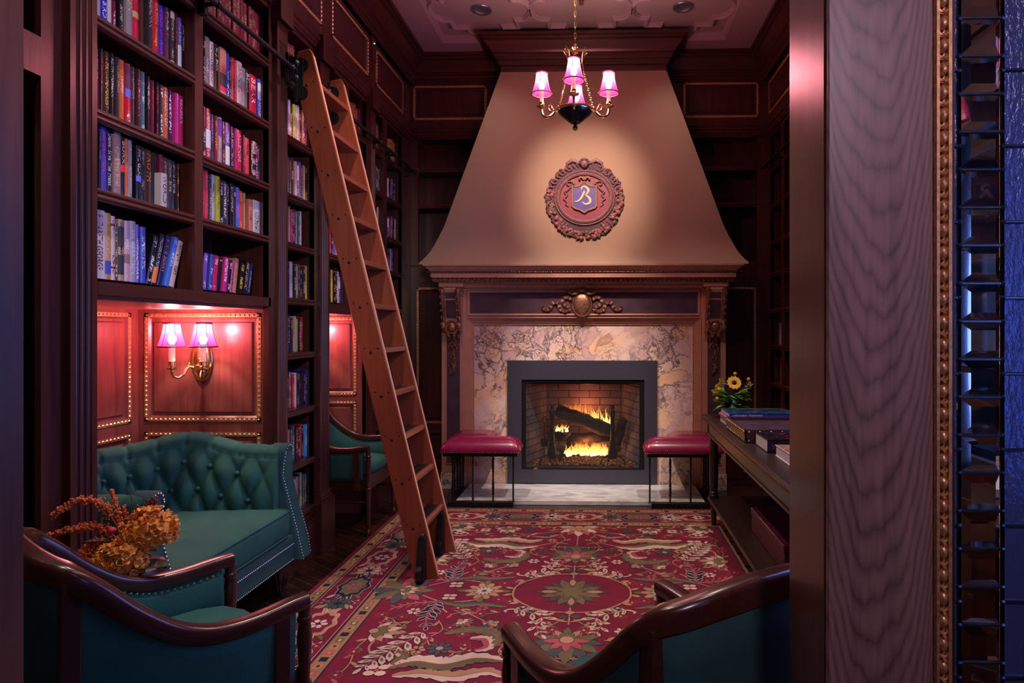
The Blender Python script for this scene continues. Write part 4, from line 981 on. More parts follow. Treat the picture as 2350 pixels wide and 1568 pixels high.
# ------------------------------------------------------------------ library ladder
ld = thing('library_ladder', (0,0,0), 'tall cherry rolling library ladder leaning on the left bookcases', 'ladder')
RP = [(-1.632,2.850),(-1.568,2.866),(-1.553,2.845),(-.868,.012),(-.998,.012),(-1.632,2.64)]
bolts = [(2.66,0)]
rung_z = [2.690,2.440,2.205,1.970,1.733,1.492,1.250,1.014,.780,.546,.304]
def xf(z): return -1.553 + (2.845-z)*.2418
for (ya, yb, side) in ((3.364,3.390,-1),(3.768,3.794,1)):
    r_ = MB().prism(RP, 'y', ya, yb).build('rail', M['ladder'], ld, smooth=False, bevel=.004)
    b = MB()
    b.prism([(xf(2.83)+.0005,2.83),(xf(2.83)+.0025,2.83),(xf(.03)+.0025,.03),(xf(.03)+.0005,.03)], 'y', ya+.003, yb-.003); b.build('pale_edge', M['ladder_edge'], r_, smooth=False)  # paler strip along the front edge of the rail
    for z in rung_z:
        for dx, dz, rad in ((-.066,-.022,.009),(-.100,0,.0055),(-.028,0,.0055)):
            MB().ball((xf(z)+dx, ya, z+dz), rad, 10, 4, (1,.35,1)).build('bolt', M['iron'], r_)
for z in rung_z:
    x = xf(z); t_ = MB().box(x-.112,3.390,z-.026,x-.002,3.768,z).build('tread', M['ladder_tread'], ld, smooth=False, bevel=.003)
    if z < 1.6:
        MB().box(x-.10,3.40,z,x-.022,3.758,z+.002).build('grip_pad', M['black'], t_, smooth=False)
        b = MB(); yy = 3.402
        while yy < 3.76: b.ball((x-.024,yy,z+.002), .0030, 6, 4); yy += .0125
        for k in range(6): b.ball((x-.024-.0125*k,3.404,z+.002), .003, 6, 4); b.ball((x-.024-.0125*k,3.754,z+.002), .003, 6, 4)
        b.build('brass_nosing', M['nail'], t_)
for (y, s) in ((3.364,-1),(3.768,-1)):
    b = MB(); b.box(-1.640,y-.014,2.58,-1.628,y+.004,2.83)
    for z in (2.775, 2.625): b.lathe([(.001,-.006),(.040,-.006),(.042,0),(.001,0)], (-1.628+.012,y-.001,z), 20, axis='y')
    b.box(-1.64,y-.006,2.60,-1.60,y-.001,2.81)
    b.build('hook_plate', M['iron'], ld, ang=40)
    b = MB(); b.lathe([(.008,-.02),(.026,-.02),(.018,-.012),(.018,.012),(.026,.02),(.008,.02)], (-1.64,y-.035,2.778), 16, axis='y'); b.lathe([(.008,-.02),(.022,-.02),(.016,-.012),(.016,.012),(.022,.02),(.008,.02)], (-1.64,y-.035,2.700), 16, axis='y'); b.box(-1.668,y-.062,2.66,-1.652,y-.012,2.82).box(-1.665,y-.06,2.66,-1.635,y-.012,2.672)
    b.build('roller_bracket', M['iron'], ld)
for ya in (3.364, 3.768):
    sp = [(ya-.001,.245),(ya-.025,.240),(ya-.034,.215),(ya-.036,.185),(ya-.047,.155),(ya-.055,.120),(ya-.057,.085),(ya-.066,.055),(ya-.068,.014),(ya-.001,.014)]
    g = MB().prism(sp, 'x', -.972, -.932).build('wheel_guard', M['iron'], ld, ang=50)
    MB().lathe([(.001,-.012),(.018,-.012),(.020,0),(.018,.012),(.001,.012)], (-.952,ya-.012,.245), 14, axis='x').build('axle_cap', M['iron'], g)
    MB().lathe([(.01,-.014),(.046,-.014),(.046,.014),(.01,.014)], (-.952,ya-.05,.058), 20, axis='x').build('wheel', M['black'], g)
# ------------------------------------------------------------------ lampshades, chandelier and sconces
def shade_mat(name):
    m, nt, N, L, b_ = nodes(name); N.remove(b_)
    v = coords(N, L, (1,1,6)); n1 = noise(N, L, v, 90, 3, .7); cr = ramp(N, [(.35,(.50,.010,.075)),(.65,(.74,.03,.15))]); L.new(n1.outputs[0], cr.inputs[0])
    t = N.new('ShaderNodeBsdfTranslucent'); L.new(cr.outputs[0], t.inputs[0]); d = N.new('ShaderNodeBsdfDiffuse'); d.inputs[0].default_value = (.62,.05,.22,1)
    mx = N.new('ShaderNodeMixShader'); mx.inputs[0].default_value = .35; L.new(t.outputs[0], mx.inputs[1]); L.new(d.outputs[0], mx.inputs[2]); tp = N.new('ShaderNodeBsdfTransparent'); tp.inputs[0].default_value = (1,.5,.65,1); m3 = N.new('ShaderNodeMixShader'); m3.inputs[0].default_value = .36; L.new(mx.outputs[0], m3.inputs[1]); L.new(tp.outputs[0], m3.inputs[2]); L.new(m3.outputs[0], N['Material Output'].inputs[0]); return m
M['shade'] = shade_mat('silk_shade'); M['shade_trim'] = plain('shade_trim', (.25,.01,.07), .6)
M['liner'] = plain('shade_liner', (.9,.85,.8), .8)
def shade(par, c, rb, rt, h, wire=None):
    """bell shaped clip-on shade with six panels; origin c = bottom centre"""
    x, y, z = c; n = 48; prof = []
    for i in range(9):
        t = i/8; prof.append((rt + (rb-rt)*(1-t)**1.7, h*t))
    rows = [[(x+r*math.cos(2*PI*k/n), y+r*math.sin(2*PI*k/n), z+zz) for k in range(n)] for r, zz in prof]
    s = MB().grid(rows, closed_v=True).build('lamp_shade', M['shade'], par, fix=False)
    b = MB()
    b.tube([(x+rb*math.cos(a), y+rb*math.sin(a), z+.003) for a in [2*PI*k/32 for k in range(32)]], .0042, 6, closed=True)
    b.tube([(x+rt*math.cos(a), y+rt*math.sin(a), z+h-.004) for a in [2*PI*k/24 for k in range(24)]], .0052, 6, closed=True)
    for k in range(6):
        a = 2*PI*(k+.35)/6; b.tube([(x+(r+.0008)*math.cos(a), y+(r+.0008)*math.sin(a), z+zz) for r, zz in prof], .0015, 4)
    b.build('shade_trim', M['shade_trim'], s)
    return s
CH = thing('chandelier', (-.156,3.9,ZC+.06), 'brass chandelier with four small magenta shades hanging on a chain before the hood', 'chandelier')
def chb(b, name, mat, par=None, **k): return b.build(name, M[mat], par or CH, **k)
zc = lambda z: z - (ZC+.06)
b = MB(); b.lathe([(.001,-.03),(.03,-.028),(.05,-.012),(.065,0),(.001,0)], (0,0,0), 24); chb(b, 'ceiling_canopy', 'brass')
b = MB(); z = -.03; i = 0
while z > zc(3.13):
    pts = []
    for k in range(14):
        a = 2*PI*k/14; u, w_ = .0065*math.cos(a), .021*math.sin(a); pts.append((u,0,z-.018+w_) if i % 2 else (0,u,z-.018+w_))
    b.tube(pts, .0022, 5, closed=True); z -= .034; i += 1
chb(b, 'chain', 'brass')
b = MB(); b.lathe([(.001,.012),(.016,.01),(.012,0),(.026,-.012),(.012,-.026),(.02,-.04),(.001,-.05)], (0,0,zc(3.10)), 14)
b.tube([(0,0,zc(3.14)),(0,0,zc(3.02))], .004, 6)
for k in range(3):   # leaf crown
    a = PI*.5+2*PI*k/3+.15; ca, sa = math.cos(a), math.sin(a)
    for s in (-1,-.5,0,.5,1):
        b.tube([(ca*.045,sa*.045,zc(2.99)),(ca*.052-sa*s*.012,sa*.052+ca*s*.012,zc(3.03)),(ca*(.062)-sa*s*.024,sa*.062+ca*s*.024,zc(3.075-.014*abs(s)*1.6)),(ca*.072-sa*s*.020,sa*.072+ca*s*.020,zc(3.088-.03*abs(s)))], [.004,.0045,.0035,.0015], 6)
    b.tube([(0,0,zc(3.04)),(ca*.03,sa*.03,zc(3.0)),(ca*.05,sa*.05,zc(2.98)),(ca*.055,sa*.055,zc(2.94))], .004, 6)
chb(b, 'leaf_crown', 'brass')
for k in range(3):
    a = PI*.5+2*PI*k/3+.15; ca, sa = math.cos(a), math.sin(a); b = MB()
    n = 15
    for i in range(n):
        t = (i+.5)/n; r0 = .055+.062*t; zz = zc(2.935-.225*t); q = [(ca*(r0+.0045*math.sin(u)*(i%2))-sa*.0045*math.sin(u)*(1-i%2), sa*(r0+.0045*math.sin(u)*(i%2))+ca*.0045*math.sin(u)*(1-i%2), zz+.010*math.cos(u)) for u in [2*PI*j/8 for j in range(8)]]
        b.tube(q, .0016, 4, closed=True)
    b.tube([(ca*(.118+.011*math.cos(u)), sa*(.118+.011*math.cos(u)), zc(2.70)+.011*math.sin(u)) for u in [2*PI*j/12 for j in range(12)]], .003, 5, closed=True)
    chb(b, 'hanging_chain', 'brass')
chb(MB().lathe([(.001,-.105),(.012,-.10),(.016,-.085),(.008,-.073),(.012,-.066),(.030,-.060),(.060,-.035),(.092,-.010),(.108,.012),(.108,.016),(.001,.010)], (0,0,zc(2.685)), 40), 'bowl', 'black')
chb(MB().lathe([(.100,.012),(.111,.010),(.115,.018),(.113,.028),(.106,.032),(.095,.028)], (0,0,zc(2.685)), 40).lathe([(.001,-.104),(.0155,-.098),(.0155,-.088),(.001,-.084)], (0,0,zc(2.685)), 14).lathe([(.020,-.062),(.033,-.058),(.034,-.054),(.02,-.05)], (0,0,zc(2.685)), 20), 'bowl_rim', 'brass')
for k in range(4):
    a = -PI/2 + k*PI/2 + .0; ca, sa = math.cos(a), math.sin(a); zb = zc(2.685)
    ar = MB()
    pts = [(.108,.012),(.135,.010),(.158,.018),(.168,.038),(.158,.052),(.145,.045),(.148,.033)]
    pts2 = [(.130,.008),(.150,-.012),(.175,-.020),(.198,-.010),(.207,.012),(.207,.035)]
    for pp, rr_ in ((pts,.0055),(pts2,.008)): ar.tube([(ca*r, sa*r, zb+z_) for r, z_ in pp], rr_, 8)
    ar.tube([(ca*.135,sa*.135,zb+.02),(ca*.150,sa*.150,zb+.055),(ca*.168,sa*.168,zb+.08)], [.005,.004,.002], 6)
    ar.ball((ca*.178,sa*.178,zb-.032), .006, 8, 6)
    ao = chb(ar, 'arm', 'brass')
    c = (ca*.207, sa*.207)
    MB().lathe([(.004,.028),(.012,.032),(.030,.040),(.032,.045),(.012,.046),(.010,.052),(.016,.058),(.015,.070),(.001,.070)], (*c,zb), 18).build('drip_cup', M['brass'], ao)
    MB().lathe([(.0115,.070),(.0115,.150),(.001,.150)], (*c,zb), 16).build('candle_sleeve', M['candle'], ao)
    MB().lathe([(.001,.150),(.010,.152),(.019,.170),(.016,.192),(.001,.212)], (*c,zb), 12).build('bulb', M['bulb'], ao)
    shade(ao, (*c, zb+.120), .062, .034, .135)
    l = lamp('chandelier_bulb', 'POINT', (-.156+c[0], 3.9+c[1], 2.685+.225), 10, (1,.74,.64), .014)
# sconces
def sconce(x, yw, z, label):
    t = thing('wall_sconce', (x,yw,z), label, 'wall lamp', 0, 'brass alcove sconces')
    b = MB(); b.ball((0,-.006,.01), .062, 24, 10, (.76,.24,1.55)); b.tube([(.053*math.cos(a),-.006,.01+.108*math.sin(a)) for a in [2*PI*i/36 for i in range(36)]], .006, 6, closed=True)
    b.build('back_plate', M['brass'], t)
    MB().box(-.016,-.045,-.046,.016,-.008,-.014).ball((0,-.018,.012), .011, 8, 6).build('arm_block', M['brass'], t, bevel=.002)
    for s in (-1, 1):
        b = MB(); b.tube([(s*.014,-.035,-.03),(s*.035,-.05,-.022),(s*.045,-.062,-.036),(s*.044,-.08,-.062),(s*.058,-.10,-.078),(s*.074,-.113,-.070),(s*.080,-.118,-.048),(s*.080,-.118,-.040)], [.006,.008,.009,.007,.0065,.007,.008,.009], 8)
        b.tube([(s*.036,-.05,-.024),(s*.042,-.058,-.010),(s*.030,-.06,-.004)], [.006,.005,.004], 6)
        a = b.build('arm', M['brass'], t)
        c = (s*.080,-.118)
        MB().lathe([(.004,-.052),(.010,-.044),(.008,-.036),(.024,-.030),(.025,-.026),(.010,-.024),(.010,-.018),(.017,-.012),(.016,.004),(.020,.008),(.001,.008)], (*c,0), 18).build('drip_cup', M['brass'], a)
        MB().lathe([(.0145,.008),(.0145,.095),(.001,.095)], (*c,0), 16).build('candle_sleeve', M['candle'], a)
        MB().lathe([(.001,.095),(.010,.097),(.019,.115),(.016,.137),(.001,.157)], (*c,0), 12).build('bulb', M['bulb'], a)
        shade(a, (*c,.080), .064, .037, .125)
        lamp('sconce_bulb', 'POINT', (x+c[0], yw+c[1], z+.170), 6.0, (1,.74,.66), .014)
sconce(-2.083, 3.255, 1.182, 'two-arm brass candle sconce with magenta shades on the near alcove panel')
sconce(-2.12, 4.585, 1.182, 'brass two-arm sconce with magenta shades in the alcove behind the narrow bookcase')
# ceiling cans and sprinkler
for i, (x, y) in enumerate(CANS):
    where = [('left','nearest the hood'),('right','nearest the hood'),('left','in the middle row'),('right','in the middle row'),('left','in the front row'),('right','in the front row')][i]
    o = MB().lathe([(.001,-.002),(.030,-.003),(.050,-.006),(.058,-.014),(.078,-.014),(.082,-.006),(.080,0)], (x,y,ZC+.0595), 32).build('can_light', plain('can_metal',(.42,.38,.50),.35,.8))
    tag(o, 'recessed grey can light %s in the %s ceiling quatrefoil' % (where[1], where[0]), 'ceiling light')
o = MB().lathe([(.001,-.045),(.018,-.04),(.02,-.03),(.008,-.026),(.010,-.01),(.028,-.004),(.03,0),(.001,0)], (-.145,4.79,ZC+.06), 20).build('sprinkler', M['bronze'])
tag(o, 'small bronze sprinkler head on the ceiling just behind the chandelier chain', 'sprinkler')

# ------------------------------------------------------------------ tub armchair with wooden show frame (local: faces +y)
def catm(ctl, k=6):
    out = []
    for i in range(len(ctl)-1):
        p0,p1,p2,p3 = [Vector(ctl[j]) for j in (max(0,i-1), i, i+1, min(len(ctl)-1,i+2))]
        for q in range(k):
            t = q/k; out.append(.5*((2*p1)+(-p0+p2)*t+(2*p0-5*p1+4*p2-p3)*t*t+(-p0+3*p1-3*p2+p3)*t**3))
    out.append(Vector(ctl[-1])); return out
RAIL = [(.250,.29,.590),(.252,.24,.588),(.255,.15,.580),(.252,.06,.585),(.245,-.02,.615),(.235,-.10,.680),(.222,-.17,.755),(.208,-.225,.805),(.170,-.262,.825),(.10,-.285,.84),(0,-.295,.848)]
def armchair(loc, rz, label, mat='green', group='tub armchairs'):
    t = thing('tub_armchair', loc, label, 'armchair', rz, group)
    half = catm(RAIL, 5); full = half + [Vector((-p.x,p.y,p.z)) for p in half[-2::-1]]
    # rail: rounded rectangle swept, flat top
    b = MB(); rows = []; n = len(full)
    for i, p in enumerate(full):
        tg = (full[min(n-1,i+1)]-full[max(0,i-1)]).normalized(); side = tg.cross(Vector((0,0,1))).normalized(); up = side.cross(tg).normalized()
        u = min(i, n-1-i)/(n/2); w = .023 + .004*math.sin(PI*min(1,u*1.2)); h = .017 + .010*u
        rows.append([p + side*(a*w) + up*(c*h - h) for a, c in ((-1,-.6),(-.9,-.95),(-.6,-1.05),(.6,-1.05),(.9,-.95),(1,-.6),(1,.55),(.85,.92),(.5,1.05),(-.5,1.05),(-.85,.92),(-1,.55))])
    b.grid(rows, closed_v=True); q = len(rows[0]); b.add(rows[0],[tuple(range(q))]); b.add(rows[-1],[tuple(range(q-1,-1,-1))])
    b.build('show_rail', M['chair_wood'], t, ang=50)
    # upholstered inside and outside shells between rail and seat
    def shell(off, z0, name, m_, i0=4, i1=None, z1o=.040, tk=None):
        b = MB(); rows = []; i1 = i1 or n-5
        for i in range(i0, i1+1):
            p = full[i]; tg = (full[min(n-1,i+1)]-full[max(0,i-1)]); tg.z = 0; tg.normalize(); side = tg.cross(Vector((0,0,1)))
            q_ = p + side*off; z1 = p.z - z1o; fl = .0
            rows.append([(q_.x*(1-.03*(1-j/5))+(side.x*tk*math.sin(PI*j/5) if tk else 0), q_.y+.0+(side.y*tk*math.sin(PI*j/5) if tk else 0), z0+(z1-z0)*j/5) for j in range(6)])
        b.grid(rows); return b.build(name, M[m_], t, solid=.006)
    # which side is inward: test
    tg = full[6]-full[4]; tg.z = 0; sd = tg.normalized().cross(Vector((0,0,1))); s = 1 if sd.x < 0 else -1
    shell(s*.012, .40, 'inside_upholstery', mat, tk=s*.018); shell(-s*.012, .36, 'outside_upholstery', mat)
    # nail heads under the inside of the rail
    b = MB(); acc = 0
    for i in range(4, n-5):
        a, c = full[i], full[i+1]; tg = (c-a); L_ = tg.length; tg.z = 0; side = tg.normalized().cross(Vector((0,0,1)))*s; k = max(1, int(L_/.0125))
        for j in range(k):
            p = a.lerp(c, j/k) + side*.020; b.ball((p.x,p.y,p.z-.050), .0052, 6, 4)
    for sx in (1,-1):
        for j in range(12): b.ball((sx*.232,.222,.54-.0125*j), .0052, 6, 4)
    b.build('nailhead_trim', M['nail'], t)
    b = MB(); rows = []
    for ins, z in ((.012,.385),(0,.395),(0,.435),(.012,.452),(.04,.462),(.10,.470)):
        rows.append([(x*(1-ins/.24), (y-.02)*(1-ins/.26)+.02, z) for x, y in [(.235,.28),(.0,.295),(-.235,.28),(-.24,.10),(-.222,-.12),(-.16,-.22),(0,-.24),(.16,-.22),(.222,-.12),(.24,.10)]])
    b.grid(rows, closed_v=True); b.add(rows[-1],[tuple(range(10))]); b.add(rows[0],[tuple(range(9,-1,-1))]); b.build('seat_cushion', M[mat], t, ang=60, sub=1)
    b = MB(); b.box(-.235,.262,.30,.235,.290,.385).box(.225,-.18,.30,.250,.27,.385).box(-.250,-.18,.30,-.225,.27,.385).box(-.18,-.262,.30,.18,-.235,.385)
    b.build('seat_frame', M['chair_wood'], t, smooth=False, bevel=.003)
    for sx in (1,-1):
        b = MB(); x, y = sx*.252, .285
        b.lathe([(.008,.0),(.010,.05),(.012,.055),(.014,.10),(.020,.29),(.018,.30),(.022,.305),(.022,.315),(.017,.32),(.021,.33),(.021,.335),(.014,.35),(.018,.42),(.021,.47),(.016,.51),(.020,.515),(.020,.525),(.016,.53),(.018,.555),(.001,.556)], (x,y,0), 16)
        b.build('front_leg', M['chair_wood'], t)
        MB().lathe([(.009,.0),(.011,.048),(.001,.048)], (x,y,.001), 12).build('brass_ferrule', M['brass'], t)
        MB().box(sx*.236,.195,.30,sx*.275,.235,.556).build('arm_post', M['chair_wood'], t, smooth=False, bevel=.002)
        b = MB(); rows = []
        for y_, z_, w_ in ((-.345,0,.015),(-.29,.18,.018),(-.255,.35,.021),(-.235,.55,.020),(-.232,.775,.019)):
            xx = sx*.212; rows.append([(xx-w_,y_-w_,z_),(xx+w_,y_-w_,z_),(xx+w_,y_+w_,z_),(xx-w_,y_+w_,z_)])
        b.grid(rows, closed_v=True); b.add(rows[0],[(0,1,2,3)]); b.add(rows[-1],[(3,2,1,0)]); b.build('rear_leg', M['chair_wood'], t, bevel=.003, ang=30)
        MB().tube([(sx*.24,.27,.22),(sx*.225,-.27,.22)], .010, 8).build('stretcher', M['chair_wood'], t)
    return t
armchair((-1.211,1.697,.0125), math.radians(-38), 'green tub armchair with mahogany rail in the left foreground, facing the fire')
armchair((.14,1.507,.014), math.radians(35.2), 'green tub armchair in the right foreground, its wool tinted for blue light', 'green2')  # same wool as the other chairs, coloured darker and bluer for blue light
armchair((-1.80,4.335,.0), math.radians(-90), 'green tub armchair standing in the alcove behind the ladder')

# ------------------------------------------------------------------ tufted loveseat (local coordinates = world)
sf = thing('tufted_loveseat', (0,0,0), 'deep-buttoned green tub sofa with brass nailheads in the near alcove', 'sofa')
PL = catm([(-1.63,2.235,.0),(-1.72,2.215,0),(-1.90,2.20,0),(-2.08,2.205,0),(-2.22,2.27,0),(-2.30,2.40,0),(-2.33,2.58,0),(-2.33,2.72,0),(-2.305,2.84,0),(-2.24,2.96,0),(-2.13,3.06,0),(-1.99,3.125,0),(-1.85,3.155,0),(-1.73,3.175,0),(-1.63,3.185,0)], 16)
nP = len(PL); S = [0]
for i in range(1, nP): S.append(S[-1] + (PL[i]-PL[i-1]).length)
LT = S[-1]
def hgt(s):
    u = s/LT; return .762 + .040*math.exp(-((u-.5)/.2)**4) + .080*math.exp(-((u-.785)/.095)**2)
rows = []
nb = 32; RS = .122; ds = LT/nb
for i, p in enumerate(PL):
    tg = (PL[min(nP-1,i+1)]-PL[max(0,i-1)]).normalized(); out = Vector((tg.y,-tg.x,0)); # outward?
    c_ = Vector((-1.85,2.70,0)); 
    if out.dot(p-c_) < 0: out = -out
    H = hgt(S[i]); ring = []
    # outside face up
    for z in (.19,.35,.55,H-.10): ring.append(p + out*(.045 + .012*z) + Vector((0,0,z)))
    # roll
    R_ = .048
    aa = S[i]/ds; dd = abs(((aa-1)/2+.5) % 1 - .5)*2; gv = .011*math.exp(-(dd/.16)**2)*min(1, min(S[i], LT-S[i])/.12)
    for k in range(9):
        a = PI*.08 + (PI*1.0)*k/8; R2 = R_ - gv*math.sin(a*.5); ring.append(p + out*(R2*1.08*math.cos(a)+.008) + Vector((0,0,H-R_+R2*math.sin(a))))
    # tufted inner face
    for k in range(1, 22):
        t = k/21; z = (H-R_) + (.40-(H-R_))*t; base = -.040 - .055*math.sin(PI*min(1,t*1.02)*.55)
        a_ = S[i]/ds; bq = (H-.02-z)/RS
        f = abs(math.sin(PI*(a_+bq)/1.0*.5*1.0+0))*abs(math.sin(PI*(a_-bq)*.5))
        f2 = f**.5; fade = min(1, t*4)
        disp = .040*(f2-.45)*fade - gv*(1-fade)
        endf = min(1, min(S[i], LT-S[i])/.10); disp *= endf
        ring.append(p + out*(base - disp) + Vector((0,0,z)))
    rows.append([tuple(v) for v in ring])
sm = MB(); sm.grid(rows); q = len(rows[0]); sm.add(rows[0],[tuple(range(q-1,-1,-1))]); sm.add(rows[-1],[tuple(range(q))])
back = sm.build('tufted_back', M['green'], sf, ang=80)
# buttons at the crossings
for row in (1,2):
    for i in range(0, nb+1):
        a_ = i
        if True:
            bq = row
            # crossings where both sines vanish: (a+b)/2 and (a-b)/2 integer
            if abs((a_+bq)/2-round((a_+bq)/2)) > .01 or abs((a_-bq)/2-round((a_-bq)/2)) > .01: continue
            s_ = a_*ds
            if s_ < .12 or s_ > LT-.10: continue
            j = min(range(nP), key=lambda k: abs(S[k]-s_)); H = hgt(S[j]); z = H-.02-bq*RS
            if z < .47: continue
            p = PL[j]; tg = (PL[min(nP-1,j+1)]-PL[max(0,j-1)]).normalized(); out = Vector((tg.y,-tg.x,0))
            if out.dot(p-Vector((-1.85,2.70,0))) < 0: out = -out
            t = ((H-.048)-z)/((H-.048)-.40); base = -.040-.055*math.sin(PI*min(1,t*1.02)*.55)
            c = p + out*(base+.004) ; MB().ball((c.x,c.y,z), .012, 10, 6).build('button', M['green'], sf)
# arm fronts with nailhead outline
for (yy, s) in ((2.235,-1),(3.20,1)):
    pr = []
    H = .768
    oy = [(-.050,.19),(-.055,.35),(-.050,.50),(-.046,.62),(-.050,.68),(-.050,.73)]
    oy = [(a+.0,z) for a, z in oy] + [(.050*math.cos(PI-PI*k/8)*1.0, H-.048+.050*math.sin(PI-PI*k/8)) for k in range(1,8)] + [(.050,.73),(.046,.66),(.050,.55),(.058,.42),(.064,.30),(.058,.19)]
    if s < 0: oy = [(-a,z) for a, z in oy]
    else: oy = [(a,z) for a, z in oy]
    poly = [(yy+a, z) for a, z in oy]
    def fx(z): return -1.592 - .022*math.exp(-((z-.62)/.10)**2) + .085*max(0, min(1, (.60-z)/.36))**1.3
    b = MB(); k = len(poly); rr0 = [(fx(z)-.075, y_, z) for y_, z in poly]; rr1 = [(fx(z)-.006, y_, z) for y_, z in poly]; yc_ = yy
    rr2 = [(fx(z), yc_+(y_-yc_)*.86, z-.006 if z > .25 else z) for y_, z in poly]
    b.grid([rr0, rr1, rr2], closed_v=True)
    # front face as a ladder between the two flanks
    L1 = rr2[:k//2+1]; L2 = rr2[::-1][:k - k//2]
    b.add(rr2, [tuple(range(k))])
    b.build('arm_front', M['green2'], sf, ang=60)
    b = MB(); pp = [Vector((fx(z)+.002, yy+a*.74, z-.010 if z > .25 else z)) for a, z in oy]
    for i in range(len(pp)-1):
        L_ = (pp[i+1]-pp[i]).length; k = max(1, round(L_/.0155))
        for j in range(k):
            p = pp[i].lerp(pp[i+1], j/k); b.ball(tuple(p), .0048, 6, 4)
    b.build('nailhead_trim', M['nail'], sf)
# seat cushion with piping, deck rail
def cushion(x0,y0,x1,y1,z0,z1,name,mat,par,crown=.02):
    rows = []; n = 56; cx_,cy_ = (x0+x1)/2,(y0+y1)/2; hx,hy = (x1-x0)/2,(y1-y0)/2
    for ins, z in ((.03,z0),(.004,z0+.01),(.0,z0+.03),(0,z1-.03),(.004,z1-.008),(.02,z1-.001),(.07,z1+crown*.5),(.16,z1+crown)):
        ring = []
        for k in range(n):
            a = 2*PI*k/n; ca, sa = math.cos(a), math.sin(a); e = .14
            ring.append((cx_+(hx-ins)*math.copysign(abs(ca)**e,ca), cy_+(hy-ins)*math.copysign(abs(sa)**e,sa), z))
        rows.append(ring)
    b = MB(); b.grid(rows, closed_v=True); b.add(rows[-1],[tuple(range(n))]); b.add(rows[0],[tuple(range(n-1,-1,-1))])
    o = b.build(name, mat, par, ang=75)
    MB().tube(rows[4], .0045, 6, closed=True).tube(rows[1], .0045, 6, closed=True).build('piping', mat, o); return o
cushion(-2.24,2.285,-1.545,3.150,.315,.452,'seat_cushion',M['green'],sf)
MB().box(-2.25,2.25,.19,-1.548,3.19,.318).build('seat_deck', M['green2'], sf, smooth=False, bevel=.01)
for z in (.275, .198):
    b = MB(); y = 2.30
    while y < 3.15: b.ball((-1.543,y,z), .0042, 6, 4); y += .0135
    b.build('nailhead_trim', M['nail'], sf)
for (x, y) in ((-1.62,2.27),(-1.62,3.165),(-2.22,2.30),(-2.22,3.12)):
    b = MB(); b.lathe([(.014,0),(.018,.01),(.016,.02),(.020,.05),(.030,.09),(.036,.125),(.030,.15),(.022,.155),(.030,.165),(.030,.19),(.001,.19)], (x,y,0), 16)
    for k in range(10): a = 2*PI*k/10; b.tube([(x+.019*math.cos(a),y+.019*math.sin(a),.03),(x+.030*math.cos(a),y+.030*math.sin(a),.09),(x+.036*math.cos(a),y+.036*math.sin(a),.125)], .005, 5)
    b.build('leg', M['chair_wood'], sf)

# ------------------------------------------------------------------ console table on the right
ct_ = thing('console_table', (0,0,0), 'long dark wood console table with turned legs and a lower shelf on the right', 'table')
tx0, tx1, ty0, ty1 = .700, 1.24, 2.05, 4.415
b = MB(); b.sweep([(tx0+.01,ty0+.01,.73),(tx0+.01,ty1-.01,.73),(tx1-.01,ty1-.01,.73),(tx1-.01,ty0+.01,.73)][::-1], [(0,.035),(.002,.033),(.010,.030),(.012,.022),(.006,.014),(.010,.006),(.004,0),(-.03,0),(-.03,.035)], closed=True)
b.box(tx0+.012,ty0+.012,.735,tx1-.012,ty1-.012,.764); b.build('table_top', M['table_wood'], ct_, ang=30)
b = MB(); b.box(tx0+.045,ty0+.04,.625,tx0+.065,ty1-.04,.735).box(tx1-.065,ty0+.04,.625,tx1-.045,ty1-.04,.735).box(tx0+.045,ty0+.04,.625,tx1-.045,ty0+.06,.735).box(tx0+.045,ty1-.06,.625,tx1-.045,ty1-.04,.735)
b.box(tx0+.038,ty0+.03,.625,tx0+.046,ty1-.03,.640).box(tx0+.038,ty0+.03,.722,tx0+.046,ty1-.03,.735)
b.build('apron', M['table_wood'], ct_, smooth=False, bevel=.002)
MB().box(tx0+.04,ty0+.03,.178,tx1-.04,ty1-.03,.203).build('lower_shelf', M['table_wood'], ct_, smooth=False, bevel=.004)
for (x, y) in ((tx0+.075,ty1-.07),(tx1-.075,ty1-.07),(tx0+.075,ty0+.07),(tx1-.075,ty0+.07)):
    b = MB(); b.lathe([(.017,.013),(.022,.17),(.024,.178),(.029,.203),(.031,.212),(.031,.222),(.027,.226),(.031,.232),(.031,.240),(.026,.246),(.030,.33),(.031,.50),(.028,.58),(.031,.585),(.031,.595),(.026,.60),(.030,.625),(.001,.626)], (x,y,0), 20)
    b.build('leg', M['table_wood'], ct_)
def slab_book(name, x0, y0, x1, y1, z0, h, cover, label, spine_col=None, text=None, tcol=None, tsize=.02, art=None, group='coffee table books'):
    """hardback lying flat, spine to the camera (-Y)"""
    t = MB(); e = .002
    t.box(x0,y0,z0,x1,y1,z0+e*1.3).box(x0,y0,z0+h-e*1.3,x1,y1,z0+h).box(x0,y0,z0,x1,y0+e,z0+h)
    o = t.build(name, cover, smooth=False); tag(o, label, 'book', group)
    MB().box(x0+.004,y0+e,z0+e*1.3,x1-.003,y1-.004,z0+h-e*1.3).build('pages', M['pages_blue'], o, smooth=False)
    if art: MB().box(x0+.002,y0+.003,z0+h,x1-.002,y1-.002,z0+h+.0006).build('cover_art', art, o, smooth=False)
    if text: spine_text(text, tcol, o, (x0+.02,y0-.0006,z0+h*.28), tsize)
    return o
M['pages_blue'] = plain('bright_pages', (.72,.72,.70), .7)
def text_mesh(s, mat, align='LEFT'):
    c = bpy.data.curves.new('title', 'FONT'); c.body = s; c.resolution_u = 2; c.size = 1.0
    o = bpy.data.objects.new('title', c); me = bpy.data.meshes.new_from_object(o); bpy.data.objects.remove(o); bpy.data.curves.remove(c)
    me.materials.clear(); me.materials.append(mat); return me
